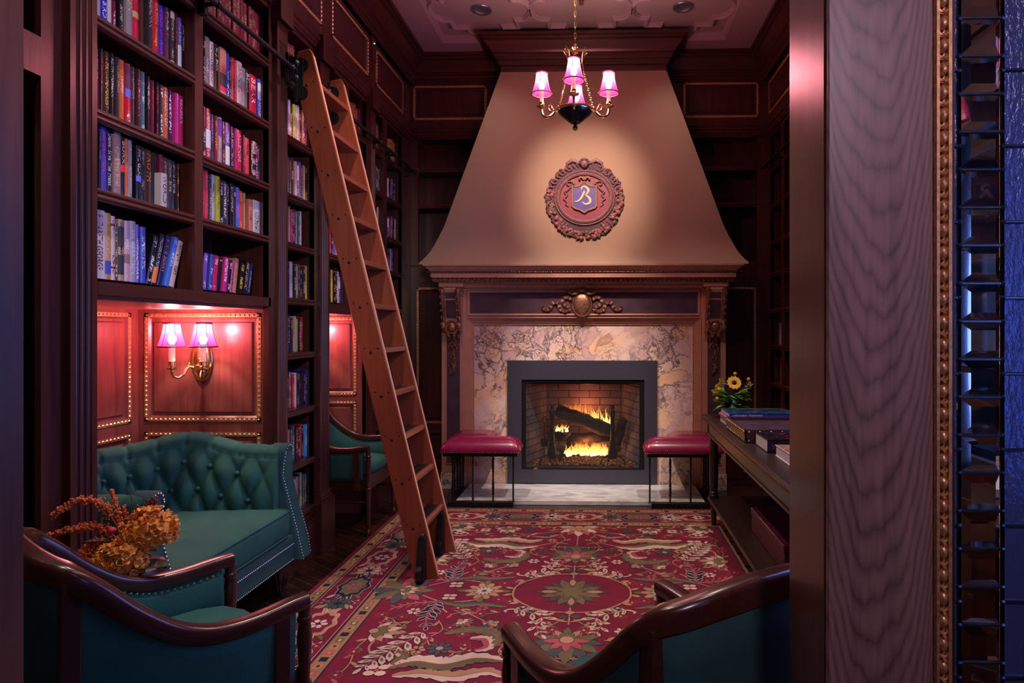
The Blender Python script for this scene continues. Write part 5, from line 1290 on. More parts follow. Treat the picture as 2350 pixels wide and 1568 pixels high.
def spine_text(s, mat, par, loc, size):
    me = text_mesh(s, mat); me.transform(Matrix.Scale(size, 4)); o = bpy.data.objects.new('title', me); COL.objects.link(o); o.parent = par
    o.matrix_local = Matrix.Translation(loc) @ Matrix.Rotation(PI/2, 4, 'X'); return o
def art_mat(name, c1, c2, c3, sc):
    m, nt, N, L, b_ = nodes(name); n1 = noise(N, L, coords(N, L, (1,2.5,1)), sc, 4, .6, .8)
    r = ramp(N, [(.38,c1),(.5,c2),(.62,c3)]); r.color_ramp.interpolation = 'CONSTANT' if sc > 30 else 'LINEAR'; L.new(n1.outputs[0], r.inputs[0]); L.new(r.outputs[0], b_.inputs['Base Color']); b_.inputs['Roughness'].default_value = .15; return m
white_ink = plain('white_ink', (.85,.82,.8), .5); red_ink = plain('red_ink', (.75,.03,.09), .5); gold_ink = plain('gold_ink', (.75,.5,.12), .5)
blue_cov = plain('blue_cover', (.02,.05,.35), .25, nz=.3, nscale=8)
slab_book('coffee_table_book', .765,3.83,1.21,4.08,.765,.045, plain('violet_cover',(.25,.18,.42),.4), 'lilac hardback at the bottom of the pile beside the flowers')
slab_book('coffee_table_book', .755,3.80,1.20,4.07,.8105,.012, plain('rose_cover',(.45,.14,.25),.4), 'thin rose-covered book between the lilac and blue books')
slab_book('coffee_table_book', .775,3.82,1.18,4.10,.823,.022, blue_cov, 'glossy blue picture book on top of the pile beside the flowers', text='CARTAGENA  TRADITIONS', tcol=white_ink, tsize=.0145, art=art_mat('harbour_photo',(.015,.03,.10),(.02,.08,.14),(.12,.16,.2),9))
# leather tray
ty = thing('leather_tray', (0,0,0), 'brown leather tray with brass studs lying on the console table', 'tray')
b = MB(); x0,y0,x1,y1 = .745,3.28,1.20,3.77
b.box(x0,y0,.765,x1,y1,.775).box(x0,y0,.775,x0+.012,y1,.835).box(x1-.012,y0,.775,x1,y1,.835).box(x0,y0,.775,x1,y0+.012,.835).box(x0,y1-.012,.775,x1,y1,.835); b.build('tray_body', M['leather_br'], ty, smooth=False, bevel=.003)
MB().box(x0+.014,y0+.014,.7755,x1-.014,y1-.014,.815).build('tray_contents', art_mat('old_prints',(.06,.03,.03),(.12,.06,.05),(.10,.09,.22),14), ty, smooth=False)
for i in range(8):
    for z in (.822,.776): MB().ball((x0+.02+.057*i,y0-.001,z), .006, 8, 5).build('stud', M['nail'], ty)
for i in range(12):
    for z in (.822,.776): MB().ball((x0-.001,y0+.02+.04*i,z), .005, 8, 5).build('stud', M['nail'], ty)
MB().tube([(x0+.16,y0-.004,.798),(x0+.17,y0-.016,.793),(x0+.25,y0-.018,.792),(x0+.26,y0-.004,.798)], .0035, 8).build('pull_handle', M['nail'], ty)
slab_book('coffee_table_book', .792,3.02,1.16,3.26,.765,.062, plain('black_cover',(.012,.012,.015),.3), 'thick black fashion book with red and gold spine title beside the tray', text='YVES', tcol=red_ink, tsize=.034, art=art_mat('abstract_cover',(.012,.012,.015),(.012,.012,.015),(.6,.05,.1),34))
yb = [o for o in bpy.data.objects if o.name.startswith('coffee_table_book')][-1]
spine_text('SAINT LAURENT', gold_ink, yb, (.92,3.0195,.782), .034)
slab_book('coffee_table_book', .812,2.73,1.15,2.96,.765,.05, plain('white_cover',(.75,.75,.78),.5), 'white-spined book with a brown picture cover nearest the doorway', art=art_mat('brown_cover',(.30,.13,.07),(.40,.19,.10),(.50,.28,.16),12))
slab_book('coffee_table_book', .83,2.40,1.15,2.66,.765,.03, plain('cream_cover',(.6,.55,.4),.5), 'cream book lying nearest the window end of the table')
# burgundy case on the lower shelf
cs = MB().box(.86,2.98,.204,1.16,3.62,.335).build('storage_case', plain('burgundy_leather',(.10,.012,.03),.35,coat=.2,nz=.2), bevel=.006, smooth=False)
tag(cs, 'long burgundy leather case lying on the lower shelf of the console table', 'case')
MB().box(.856,2.976,.300,1.164,3.624,.341).build('lid', cs.data.materials[0], cs, smooth=False, bevel=.004)

# ------------------------------------------------------------------ flower arrangements
def petal(b, c, d, up, L_, w, curl=.3, n=5):
    d = Vector(d).normalized(); up = Vector(up); side = d.cross(up).normalized(); up = side.cross(d).normalized(); c = Vector(c); rows = []
    for i in range(n+1):
        t = i/n; ww = w*math.sin(PI*(.12+.80*t))**.8 * (1 if t < .99 else .3); p = c + d*(L_*t) + up*(curl*L_*t*t)
        rows.append([p-side*ww/2+up*(.12*w), p, p+side*ww/2+up*(.12*w)])
    b.grid([[tuple(v) for v in r] for r in rows])
def rdir(rr, zmin=-1):
    while True:
        v = Vector((rr.uniform(-1,1),rr.uniform(-1,1),rr.uniform(-1,1)))
        if .1 < v.length < 1 and v.z/v.length > zmin: return v.normalized()
vase = thing('flower_vase', (.87,4.23,.765), 'small dark vase of sunflower, leaves and thistles on the console table', 'flowers')
MB().lathe([(.045,0),(.05,.005),(.052,.09),(.048,.095),(.044,.09),(.001,.08)], (0,0,0), 24).build('vase', plain('dark_vase',(.05,.02,.03),.2), vase)
rr = random.Random(4); yl = plain('sun_petal',(.95,.52,.02),.5,nz=.2); cen = plain('sun_centre',(.05,.02,.01),.8); lg = plain('fresh_leaf',(.14,.44,.04),.4,nz=.3); lg2 = plain('dark_leaf',(.03,.12,.03),.45,nz=.3); ybl = plain('billy_button',(.75,.42,.02),.8,nz=.3,nscale=200); blt = plain('thistle',(.12,.12,.5),.6,nz=.3,nscale=200); gr_ = plain('goldenrod',(.50,.36,.02),.7,nz=.3)
for i in range(58):
    b = MB(); a = rr.uniform(0,2*PI); r = rr.uniform(.03,.13); z = rr.uniform(.07,.16); d = Vector((math.cos(a),math.sin(a)*.8,rr.uniform(-.2,.7)))
    petal(b, (r*.5*math.cos(a),r*.4*math.sin(a),z), d, (0,0,1), rr.uniform(.06,.10), rr.uniform(.032,.052), -.25); b.build('leaf', lg if i % 3 else lg2, vase, solid=.0012)
b = MB(); c = Vector((.010,-.045,.235)); nrm = Vector((0,-.8,.45)).normalized(); ux = Vector((1,0,0)); uy = nrm.cross(ux)
for i in range(24):
    a = 2*PI*i/24; d = ux*math.cos(a)+uy*math.sin(a); petal(b, c+d*.014, d+nrm*.25, nrm, .038 if i % 2 else .033, .012, -.15)
b.build('sunflower_petals', yl, vase); MB().ball(tuple(c), .017, 12, 8, (1,.7,1)).build('sunflower_centre', cen, vase)
MB().tube([(0,0,.05),(.005,-.02,.15),tuple(c)], .003, 6).build('stem', lg2, vase)
for (x,y,z) in ((.03,.02,.29),(.115,.0,.255),(-.085,-.03,.19),(-.10,-.04,.13)):
    MB().ball((x,y,z), .013, 10, 8).build('billy_button', ybl, vase); MB().tube([(0,0,.06),(x*.6,y*.6,z*.7),(x,y,z)], .0018, 5).build('stem', lg2, vase)
for (x,y,z) in ((-.05,-.04,.225),(.095,-.02,.205),(.0,-.09,.11)):
    b = MB(); b.ball((x,y,z), .011, 8, 6)
    for i in range(14): d = rdir(rr); b.tube([(x,y,z),tuple(Vector((x,y,z))+d*.020)], [.002,.0004], 4)
    b.build('thistle', blt, vase)
for (x,y,z) in ((-.09,0,.20),(-.105,-.01,.17),(.08,-.03,.17),(.10,.02,.15),(.12,-.03,.22),(-.06,.03,.24)):
    b = MB()
    for i in range(40): d = rdir(rr); b.ball(tuple(Vector((x,y,z))+d*rr.uniform(.005,.026)), .0045, 5, 4)
    b.build('goldenrod', gr_, vase)
b = MB()
for i in range(9): b.tube([(-.03+.01*i*.5,.03,.1),(-.04+.012*i*.5,.03,.24+.01*(i%3))], [.002,.004], 5)
b.build('dark_spikes', dk, vase)

# side table with the autumn bouquet between sofa and left chair
st = thing('side_table', (-1.505,1.965,0), 'small round dark pedestal table under the orange flowers, between sofa and armchair', 'table')
MB().lathe([(.001,.575),(.108,.575),(.112,.585),(.108,.597),(.001,.597)], (0,0,0), 32).build('table_top', M['table_wood'], st); MB().lathe([(.11,0),(.12,.01),(.10,.02),(.03,.05),(.022,.10),(.03,.25),(.02,.32),(.026,.45),(.05,.575),(.001,.576)], (0,0,0), 20).build('pedestal', M['table_wood'], st)
bq = thing('dried_bouquet', (-1.505,1.965,.598), 'orange hydrangea and amaranth bouquet on the side table before the sofa', 'flowers')
MB().lathe([(.04,0),(.055,.02),(.06,.05),(.05,.07),(.001,.06)], (0,0,0), 20).build('bowl', M['table_wood'], bq)
org = plain('orange_petal',(1.0,.34,.06),.55,nz=.3,nscale=40); org2 = plain('amaranth',(.75,.19,.06),.7,nz=.35,nscale=60); dbr = plain('seed_brown',(.16,.05,.05),.6,nz=.4,nscale=80); dlf = plain('grey_green_leaf',(.045,.065,.05),.5,nz=.3,nscale=30); pnk = plain('pink_bud',(.7,.05,.15),.5)
rr = random.Random(9)
for (c, R0, nf) in (((.085,-.01,.115),.072,125),((.045,-.075,.045),.066,110)):
    b = MB(); c = Vector(c)
    for i in range(nf):
        d = rdir(rr, -.45); p = c + d*R0*rr.uniform(.75,1.0); t1 = d.orthogonal().normalized(); t2 = d.cross(t1); a0 = rr.uniform(0,PI)
        for k in range(4):
            a = a0+k*PI/2; petal(b, p, t1*math.cos(a)+t2*math.sin(a)+d*.45, d, rr.uniform(.014,.020), rr.uniform(.015,.020), rr.uniform(.0,.5), 3)
    b.build('hydrangea_head', org, bq, solid=.0006)
    MB().ball(tuple(c), R0*.80, 12, 8).build('flower_core', org, bq)
def plume(pts, r, n, mat, name='amaranth_plume'):
    pts = catm(pts, 8); b = MB(); m_ = len(pts)
    b.tube(pts, .002, 5)
    for i in range(n):
        t = (i/n)**.9; p = pts[min(m_-1, int((.25+.75*t)*(m_-1)))]; d = rdir(rr); q = p + d*r*(1-t*.7)*rr.uniform(.2,1); L_ = rr.uniform(.0022,.0045)
        b.ball(tuple(q), L_, 5, 3, (1,1,rr.uniform(.7,1.5)))
    b.build(name, mat, bq)
plume([(0,0,.08),(-.03,-.01,.15),(-.05,-.03,.205),(-.095,-.05,.225),(-.14,-.07,.205),(-.17,-.08,.18)], .026, 430, org2)
plume([(0,0,.06),(-.04,-.02,.12),(-.08,-.04,.14),(-.13,-.06,.135),(-.19,-.08,.122)], .022, 400, org2)
plume([(0,0,.08),(-.02,0,.15),(-.035,-.0,.21),(-.045,.0,.245)], .014, 200, org2)
plume([(0,0,.08),(-.01,.02,.13),(-.02,.02,.19)], .012, 80, org2)
plume([(0,0,.07),(-.045,-.04,.09),(-.08,-.07,.065),(-.12,-.10,.03)], .032, 480, org2)
plume([(0,-.02,.05),(-.04,-.06,.05),(-.07,-.09,.02),(-.09,-.12,-.0)], .032, 460, org2)
plume([(.02,0,.08),(.02,.02,.14),(.055,.03,.185),(.075,.03,.21)], .030, 380, dbr, 'seed_spray')
plume([(.0,0,.08),(.0,.03,.13),(.01,.04,.18)], .026, 180, dbr, 'seed_spray')
for i in range(15):
    b = MB(); a = rr.uniform(0,2*PI); petal(b, (.03*math.cos(a)+.02,.05*math.sin(a)-.04,rr.uniform(.0,.10)), (math.cos(a),math.sin(a)-.3,rr.uniform(-.4,.3)), (0,0,1), rr.uniform(.05,.08), rr.uniform(.03,.045), -.2); b.build('leaf', dlf, bq, solid=.001)
b = MB(); petal(b, (.06,-.05,.02), (1,-.1,.05), (0,0,1), .12, .085, -.05, 8); b.build('broad_leaf', plain('fabric_leaf',(.03,.06,.035),.5,nz=.3), bq, solid=.001)
MB().ball((-.02,-.03,.125), .012, 10, 8, (1,1,.9)).build('pink_bud', pnk, bq)
b = MB(); b.tube([(.03,.02,.15),(.07,.04,.20),(.10,.05,.235)], .0012, 5).tube([(.0,.02,.15),(.005,.02,.21),(-.005,.02,.24)], .0014, 5).tube([(.10,0,.14),(.135,.02,.155),(.16,.03,.175)], .0011, 5); b.build('bare_twig', dbr, bq)
# ------------------------------------------------------------------ books
BOOKS = [
('left half of near bookcase','top',2.43,[
(2.16,2.189,0.24,'lgrey','dk','pale grey book with black title','DEATH','dk',0),
(2.19,2.222,0.235,'blue','white','bright blue book with white title','RED BLUE BIRD','white',0),
(2.225,2.245,0.235,'lgrey','dk','light grey book','IT TAKES','dk',0),
(2.25,2.267,0.23,'burg','white','half black half burgundy book','','',0),
(2.273,2.296,0.235,'dk','grey','black book with grey picture','','',0),
(2.312,2.345,0.24,'grey','white','grey book with yellow title','MOON','yel',0),
(2.347,2.378,0.24,'red','red','red book with a gold band','','',0),
(2.38,2.412,0.24,'dkbr','burg','dark floral book','','',0),
(2.423,2.448,0.235,'char','white','charcoal book with white title','BUEHLMAN','white',0),
(2.449,2.485,0.235,'red','yel','bright red book with yellow title','GRIFFIN Hostage','yel',0),
(2.486,2.517,0.225,'blue','red','blue book with red title','CODE OF WAR','red',0),
(2.529,2.551,0.235,'plum','white','plum book with small white title','PAST','white',0),
(2.551,2.577,0.235,'char','cream','dark book with cream ends','','',0),
(2.581,2.6,0.235,'dkbr','org','brown book with orange title','DAVID BALDACCI','org',0),
(2.603,2.628,0.23,'violet','white','violet and white book','ALYSSA','white',0),
(2.629,2.648,0.225,'dk','white','black book with white title and red mark','LAKE MURRAY','white',0)]),
('left half of near bookcase','second',2.11,[
(2.154,2.18,0.24,'dk','red','black book with white and red title','CUSSLER','white',0),
(2.181,2.205,0.235,'dk','red','black book with red title','John Sandford','red',0),
(2.206,2.233,0.235,'dkbr','yel','black book with yellow title','A PRIVATE FOREST','yel',0),
(2.237,2.259,0.24,'dk','white','black book with white title','KEITH MORGAN','white',0),
(2.26,2.277,0.235,'char','tan','charcoal book with tan title','VAN LUSTBADER','tan',0),
(2.278,2.303,0.235,'org','cream','orange book','','',0),
(2.31,2.339,0.235,'red','white','red and purple book with blue band','','',0),
(2.34,2.361,0.235,'char','grey','charcoal book with grey title','SAUTNER','grey',0),
(2.362,2.385,0.235,'dkbr','mag','dark book with magenta title','PAUL BUCHANAN','mag',0),
(2.385,2.41,0.235,'teal','white','teal book with pale title','','',0),
(2.419,2.441,0.23,'dk','white','black book with white title','THE SEARCH','white',0),
(2.447,2.466,0.225,'burg','red','dark book with crimson title','THE CHASE','red',0),
(2.466,2.483,0.225,'dk','red','thin black and red book','','',0),
(2.491,2.512,0.225,'char','white','charcoal book','','',0),
(2.512,2.543,0.225,'org','white','orange book with white title','SEASON OF','white',0),
(2.546,2.569,0.225,'navy','white','navy book with white title','','',0),
(2.58,2.606,0.225,'mag','violet','magenta book with violet edge','LEE CHILD','violet',0),
(2.606,2.634,0.225,'crim','white','crimson book with white title','SEASON','white',0)]),
('left half of near bookcase','third',1.838,[
(2.148,2.173,0.235,'navy','tan','navy book with tan title','BRAD THOR','tan',0),
(2.178,2.194,0.235,'dk','white','black book with small white title','JAMES W. HALL','white',0),
(2.195,2.22,0.235,'blueviolet','mag','violet-blue book with magenta title','SUE GRAFTON','mag',0),
(2.222,2.249,0.235,'navyblk','white','blue-black book with white title','Daniel Silva The Heist','white',0),
(2.25,2.284,0.235,'rose','tan','dusky rose book with faint picture','','',0),
(2.285,2.306,0.225,'dk','org','black book with red picture','BURKE','white',0),
(2.306,2.324,0.225,'org','org','plain orange book','','',0),
(2.325,2.348,0.225,'grey','white','grey book with white title','THE APPEAL  JOHN GRISHAM','white',0),
(2.359,2.386,0.215,'dk','white','black book with blue globe','PHIL GLASS','white',0),
(2.387,2.409,0.215,'dk','grey','plain black book','','',0),
(2.41,2.449,0.215,'dkbr','org','black book with orange title','FROTH','org',0),
(2.453,2.482,0.215,'dk','grey','dark unlettered book','','',0),
(2.486,2.509,0.215,'burg','red','dark book with red title','STREET','red',0),
(2.51,2.538,0.21,'char','tan','dark book with gold title','Daniel Silva','tan',0),
(2.54,2.569,0.21,'char','tan','dark book with gold title','Daniel Silva','tan',0),
(2.57,2.591,0.21,'dk','white','black book with bold white title','DAVID STONE','white',0),
(2.591,2.605,0.205,'dkbr','org','brown book','','',0)]),
('left half of near bookcase','bottom',1.53,[
(2.152,2.209,0.242,'white','dk','wide white book with black title','ELIZABETH GEORGE','dk',0),
(2.21,2.239,0.238,'must','cream','mustard yellow book','','',0),
(2.24,2.262,0.232,'cream','burg','cream book with red bands','','',0),
(2.263,2.271,0.21,'dk','white','very thin black book','','',0),
(2.271,2.298,0.226,'tan','dk','tan book with dark bands','','',0),
(2.303,2.332,0.226,'pinkish','white','pale pink and olive book','','',0),
(2.333,2.363,0.23,'silver','violet','silvery blue book','TESS GERRITSEN','white',0),
(2.364,2.382,0.222,'violet','white','violet book','','',0),
(2.383,2.411,0.216,'blue2','white','blue book with pale lettering','','',0),
(2.414,2.441,0.2,'dk','white','black book leaning','','',13),
(2.443,2.47,0.215,'dk','org','black and orange book leaning','FREDERICK FORSYTH','white',15),
(2.479,2.507,0.215,'navy','org','navy book with gold title leaning','STEVE BERRY','org',16),
(2.514,2.541,0.215,'blue3','white','blue picture book leaning','','',17),
(2.544,2.576,0.205,'cream','burg','cream book leaning at the end','','',17)]),
('right half of near bookcase','set',2.752,[
(2.768,2.793,0.225,'wine','gold','wine red gilt-lettered volume','','',0),
(2.795,2.815,0.225,'wine','gold','wine red gilt-lettered volume','','',0),
(2.816,2.842,0.225,'wine','gold','wine red gilt-lettered volume','','',0),
(2.844,2.869,0.225,'wine','gold','wine red gilt-lettered volume','','',0),
(2.87,2.898,0.225,'wine','gold','wine red gilt-lettered volume','','',0),
(2.899,2.931,0.225,'wine','gold','wine red gilt-lettered volume','','',0),
(2.932,2.96,0.225,'wine','gold','wine red gilt-lettered volume','','',0),
(2.962,2.989,0.225,'wine','gold','wine red gilt-lettered volume','','',0),
(2.991,3.021,0.225,'wine','gold','wine red gilt-lettered volume','','',0),
(3.023,3.059,0.225,'wine','gold','wine red gilt-lettered volume','','',0),
(3.065,3.092,0.225,'wine','gold','wine red gilt-lettered volume','','',0),
(3.094,3.125,0.225,'wine','gold','wine red gilt-lettered volume','','',0),
(3.128,3.161,0.225,'wine','gold','wine red gilt-lettered volume','','',0),
(3.162,3.194,0.225,'wine','gold','wine red gilt-lettered volume','','',0),
(3.196,3.225,0.225,'wine','gold','wine red gilt-lettered volume','','',0),
(3.226,3.257,0.225,'wine','gold','wine red gilt-lettered volume','','',0)]),
('right half of near bookcase','second',2.43,[
(2.763,2.781,0.235,'dk','white','black book','','',0),
(2.783,2.817,0.235,'taupe','white','taupe book','','',0),
(2.819,2.848,0.23,'white','dk','white book','','',0),
(2.851,2.889,0.235,'dk','white','black book with white title','C. J. BOX','white',0),
(2.891,2.941,0.235,'skin','red','flesh pink book with eye picture','','',0),
(2.944,2.966,0.23,'blue','white','blue book','','',0),
(2.966,2.988,0.225,'dk','grey','thin dark book','','',0),
(2.989,3.024,0.23,'red','dk','red book','','',0),
(3.026,3.071,0.23,'pinkish','dk','pale pink book with dark title','DANIEL','dk',0),
(3.073,3.103,0.215,'slate','teal','slate book with green edge','','',0),
(3.104,3.145,0.22,'dk','white','black book with white title','BELLA','white',0),
(3.147,3.209,0.215,'red','white','wide red book with white title','BEAR','white',0),
(3.212,3.254,0.215,'blue2','white','blue and white book','','',0)]),
('right half of near bookcase','third',2.11,[
(2.761,2.783,0.235,'char','white','charcoal book','','',0),
(2.788,2.823,0.235,'red','white','red book with white panel','','',0),
(2.825,2.849,0.22,'navyteal','blue','dark teal book','','',0),
(2.858,2.878,0.225,'dkred','yel','dark red and black book','','',0),
(2.879,2.906,0.225,'pinkish','violet','pale book with violet top','','',0),
(2.908,2.933,0.215,'dkbr','gold','brown book with gold title','','',0),
(2.939,2.974,0.22,'violet','white','violet and white book','','',0),
(2.982,3.01,0.215,'dk','white','dark book with white title','LISA SCOTTOLINE','white',0),
(3.011,3.031,0.215,'mag','dk','thin pink-edged book','','',0),
(3.031,3.068,0.215,'red','white','red book with white title','ALLENDE','white',0),
(3.086,3.107,0.205,'plum','mag','dark magenta book','','',0),
(3.109,3.145,0.2,'vermil','dk','vermilion book','','',0),
(3.147,3.166,0.195,'dk','white','black book','','',0),
(3.167,3.198,0.2,'pinkish','dk','pink filmstrip-patterned book','','',0),
(3.199,3.218,0.2,'burg','white','dark red book','','',0),
(3.219,3.24,0.195,'navyteal','mag','teal and blue book','','',0)]),
('right half of near bookcase','fourth',1.838,[
(2.757,2.782,0.225,'red','cream','first of two matching red books','LEE CHILD A WANTED MAN','cream',0),
(2.783,2.806,0.225,'red','cream','second of two matching red books','LEE CHILD A WANTED MAN','cream',0),
(2.815,2.834,0.215,'navyteal','tan','teal-edged black book','','',0),
(2.836,2.86,0.22,'lav','dk','pale lavender book','','',0),
(2.861,2.89,0.22,'lime','dk','acid yellow-green book','CORNWELL','dk',0),
(2.892,2.917,0.21,'dk','white','black book with small pictures','','',0),
(2.92,2.949,0.21,'char','white','charcoal book with red letter','','',0),
(2.951,2.969,0.205,'dk','white','black book with white capitals','HUNT','white',0),
(2.97,2.996,0.21,'dk','white','black book with silver title','SANDFORD','white',0),
(2.999,3.022,0.205,'dkbr','white','dark brown book','','',0),
(3.023,3.056,0.205,'blue3','mag','bright blue book with pink lettering','','',0),
(3.057,3.083,0.195,'vermil','yel','red-orange book','','',0),
(3.084,3.099,0.19,'tan','red','thin tan book','','',0),
(3.133,3.17,0.17,'salmon','dk','short salmon book','','',0),
(3.175,3.243,0.175,'white','dk','white boxed book','','',0)]),
('right half of near bookcase','bottom',1.53,[
(2.756,2.786,0.165,'violet','white','violet book with pale lettering','','',6),
(2.807,2.833,0.165,'blue2','white','blue-spined book','','',6),
(2.837,2.869,0.165,'crim','white','red and black book','','',7),
(2.872,2.901,0.16,'dk','tan','black book','','',8),
(2.905,2.94,0.165,'mag','white','crimson-pink book','','',8),
(2.944,2.97,0.155,'dk','white','thin black book','','',9),
(2.973,2.992,0.155,'mag','dk','thin magenta and black book','','',9),
(2.996,3.029,0.17,'tan','red','tan book','','',9),
(3.034,3.071,0.155,'dk','yel','black book with yellow mark','','',10),
(3.077,3.114,0.17,'dk','white','black book with white title','HOSTILE CONTACT','white',11),
(3.119,3.146,0.16,'navy','grey','navy book leaning at the end','','',12)]),
('narrow bookcase','set',2.752,[
(3.518,3.541,0.216,'wine','gold','wine red volume','','',0),
(3.543,3.565,0.222,'wine','gold','wine red volume','','',0),
(3.567,3.591,0.228,'wine','gold','wine red volume','','',0),
(3.593,3.615,0.234,'wine','gold','wine red volume','','',0)]),
('narrow bookcase','second',2.43,[
(3.496,3.52,0.216,'burg','white','dark red book','','',0),
(3.522,3.54,0.222,'violet','grey','violet book','','',0),
(3.542,3.563,0.228,'lav','tan','lavender book','','',0),
(3.565,3.589,0.234,'dk','white','black book','','',0),
(3.591,3.616,0.219,'lime','yel','lime green book','','',0),
(3.618,3.643,0.225,'pinkish','white','pale pink book','','',0),
(3.645,3.672,0.231,'white','grey','white book','','',0),
(3.674,3.694,0.216,'dk','tan','black book','','',0),
(3.696,3.72,0.222,'org','white','orange book','','',0),
(3.722,3.743,0.228,'dk','yel','black book','','',0),
(3.745,3.766,0.234,'mag','white','magenta book','','',0),
(3.768,3.789,0.219,'violet','grey','violet book','','',0)]),
('narrow bookcase','third',2.11,[
(3.486,3.514,0.211,'pinkish','white','pale pink book','','',0),
(3.516,3.544,0.217,'slate','grey','slate book','','',0),
(3.546,3.575,0.223,'dk','tan','black book','','',0),
(3.577,3.605,0.229,'char','white','charcoal book','','',0),
(3.607,3.639,0.214,'pinkish','yel','pale pink book','','',0),
(3.641,3.661,0.22,'blue2','white','blue and white book','','',0),
(3.663,3.69,0.226,'violet','grey','violet book','','',0),
(3.692,3.709,0.211,'dk','tan','black book','','',0),
(3.711,3.737,0.217,'tan','white','tan book','','',0),
(3.739,3.76,0.223,'dk','yel','black book','','',0),
(3.762,3.786,0.229,'dkbr','white','dark brown book','','',0),
(3.788,3.821,0.214,'blue2','grey','blue and white book','','',0)]),
('narrow bookcase','fourth',1.838,[
(3.484,3.503,0.196,'dk','white','black book','','',0),
(3.505,3.526,0.202,'burg','grey','dark red book','','',0),
(3.528,3.546,0.208,'lime','tan','lime green book','','',0),
(3.548,3.562,0.214,'pinkish','white','pale pink book','','',0),
(3.564,3.584,0.199,'mag','yel','magenta book','','',0),
(3.586,3.608,0.205,'burg','white','dark red book','','',0),
(3.61,3.628,0.211,'dk','grey','black book','','',0),
(3.63,3.648,0.196,'tan','tan','tan book','','',0),
(3.65,3.669,0.202,'teal','white','teal book','','',0),
(3.671,3.696,0.208,'white','yel','white book','','',0)]),
('narrow bookcase','fifth',1.53,[
(3.484,3.503,0.191,'char','white','charcoal book','','',0),
(3.505,3.521,0.197,'slate','grey','slate book','','',0),
(3.523,3.554,0.203,'navy','tan','navy book','','',0),
(3.556,3.596,0.209,'lav','white','lavender book','','',0),
(3.598,3.62,0.194,'dk','yel','black book','','',0),
(3.622,3.651,0.2,'green','white','green book','','',0),
(3.653,3.683,0.206,'burg','grey','dark red book','','',0),
(3.685,3.706,0.191,'dk','tan','black book','','',0),
(3.708,3.739,0.197,'char','white','charcoal book','','',0),
(3.741,3.763,0.203,'yel','yel','yellow book','','',0)]),
('narrow bookcase','sixth',1.222,[
(3.484,3.503,0.191,'dk','white','black book','','',0),
(3.505,3.523,0.197,'burg','grey','dark red book','','',0),
(3.525,3.541,0.203,'char','tan','charcoal book','','',0),
(3.543,3.562,0.209,'navy','white','navy book','','',0),
(3.564,3.584,0.194,'dkbr','yel','dark brown book','','',0),
(3.586,3.608,0.2,'tan','white','tan book','','',0),
(3.61,3.631,0.206,'cream','grey','cream book','','',0),
(3.633,3.658,0.191,'lime','tan','lime green book','','',0),
(3.66,3.683,0.197,'dk','white','black book','','',0),
(3.685,3.711,0.203,'red','yel','red book','','',0)]),
('narrow bookcase','seventh',0.9,[
(3.478,3.504,0.191,'dk','white','black book','','',0),
(3.506,3.523,0.197,'char','grey','charcoal book','','',0),
(3.525,3.547,0.203,'dkbr','tan','dark brown book','','',0),
(3.549,3.574,0.209,'slate','white','slate book','','',0),
(3.576,3.604,0.194,'red','yel','red book','','',0),
(3.606,3.634,0.2,'white','white','white book','','',0),
(3.636,3.671,0.206,'dk','grey','black book','','',0),
(3.673,3.689,0.191,'navy','tan','navy book','','',0),
(3.691,3.715,0.197,'dkbr','white','dark brown book','','',0),
(3.717,3.742,0.203,'dk','yel','black book','','',0),
(3.744,3.765,0.209,'blue','white','blue book','','',0)]),
('narrow bookcase','eighth',0.592,[
(3.478,3.515,0.186,'pinkish','white','pale pink book','','',0),
(3.517,3.555,0.192,'tan','grey','tan book','','',0),
(3.557,3.587,0.198,'navy','tan','navy book','','',0),
(3.589,3.617,0.204,'teal','white','teal book','','',0),
(3.619,3.647,0.189,'char','yel','charcoal book','','',0),
(3.649,3.675,0.195,'burg','white','dark red book','','',0),
(3.677,3.699,0.201,'red','grey','red book','','',0),
(3.701,3.724,0.186,'dk','tan','black book','','',0),
(3.726,3.765,0.192,'sky','white','sky blue book','','',0)]),
('narrow bookcase','lowest',0.305,[
(3.598,3.624,0.181,'white','white','white book','','',0),
(3.626,3.654,0.187,'pinkish','grey','pale pink book','','',0),
(3.656,3.68,0.193,'char','tan','charcoal book','','',0),
(3.682,3.706,0.199,'cream','white','cream book','','',0),
(3.708,3.727,0.184,'green','yel','green book','','',0),
(3.729,3.756,0.19,'navy','white','navy book','','',0)]),
('ladder bookcase','set',2.752,[
(4.283,4.318,0.206,'dk','gold','black book','','',0),
(4.32,4.366,0.212,'dk','gold','black book','','',0),
(4.368,4.38,0.218,'wine','gold','wine red volume','','',0),
(4.382,4.415,0.224,'brown','gold','russet leather volume','','',0),
(4.417,4.451,0.209,'brown','gold','russet leather volume','','',0),
(4.453,4.488,0.215,'brown','gold','russet leather volume','','',0),
(4.49,4.525,0.221,'brown','gold','russet leather volume','','',0),
(4.527,4.563,0.206,'brown','gold','russet leather volume','','',0),
(4.565,4.601,0.212,'wine','gold','wine red volume','','',0)]),
('ladder bookcase','fourth',1.838,[
(4.053,4.08,0.201,'mag','white','magenta book','','',0),
(4.082,4.109,0.207,'red','grey','red book','','',0),
(4.111,4.136,0.213,'dk','tan','black book','','',0),
(4.138,4.168,0.219,'violet','white','violet book','','',0),
(4.17,4.198,0.204,'pinkish','yel','pale pink book','','',0),
(4.2,4.229,0.21,'burg','white','dark red book','','',0)]),
('ladder bookcase','bottom',1.53,[
(4.025,4.051,0.196,'lav','white','lavender book','','',0),
(4.053,4.08,0.202,'white','grey','white book','','',0),
(4.082,4.105,0.208,'dkbr','tan','dark brown book','','',0),
(4.107,4.14,0.214,'yel','white','yellow book','','',0),
(4.142,4.168,0.199,'dk','yel','black book','','',0),
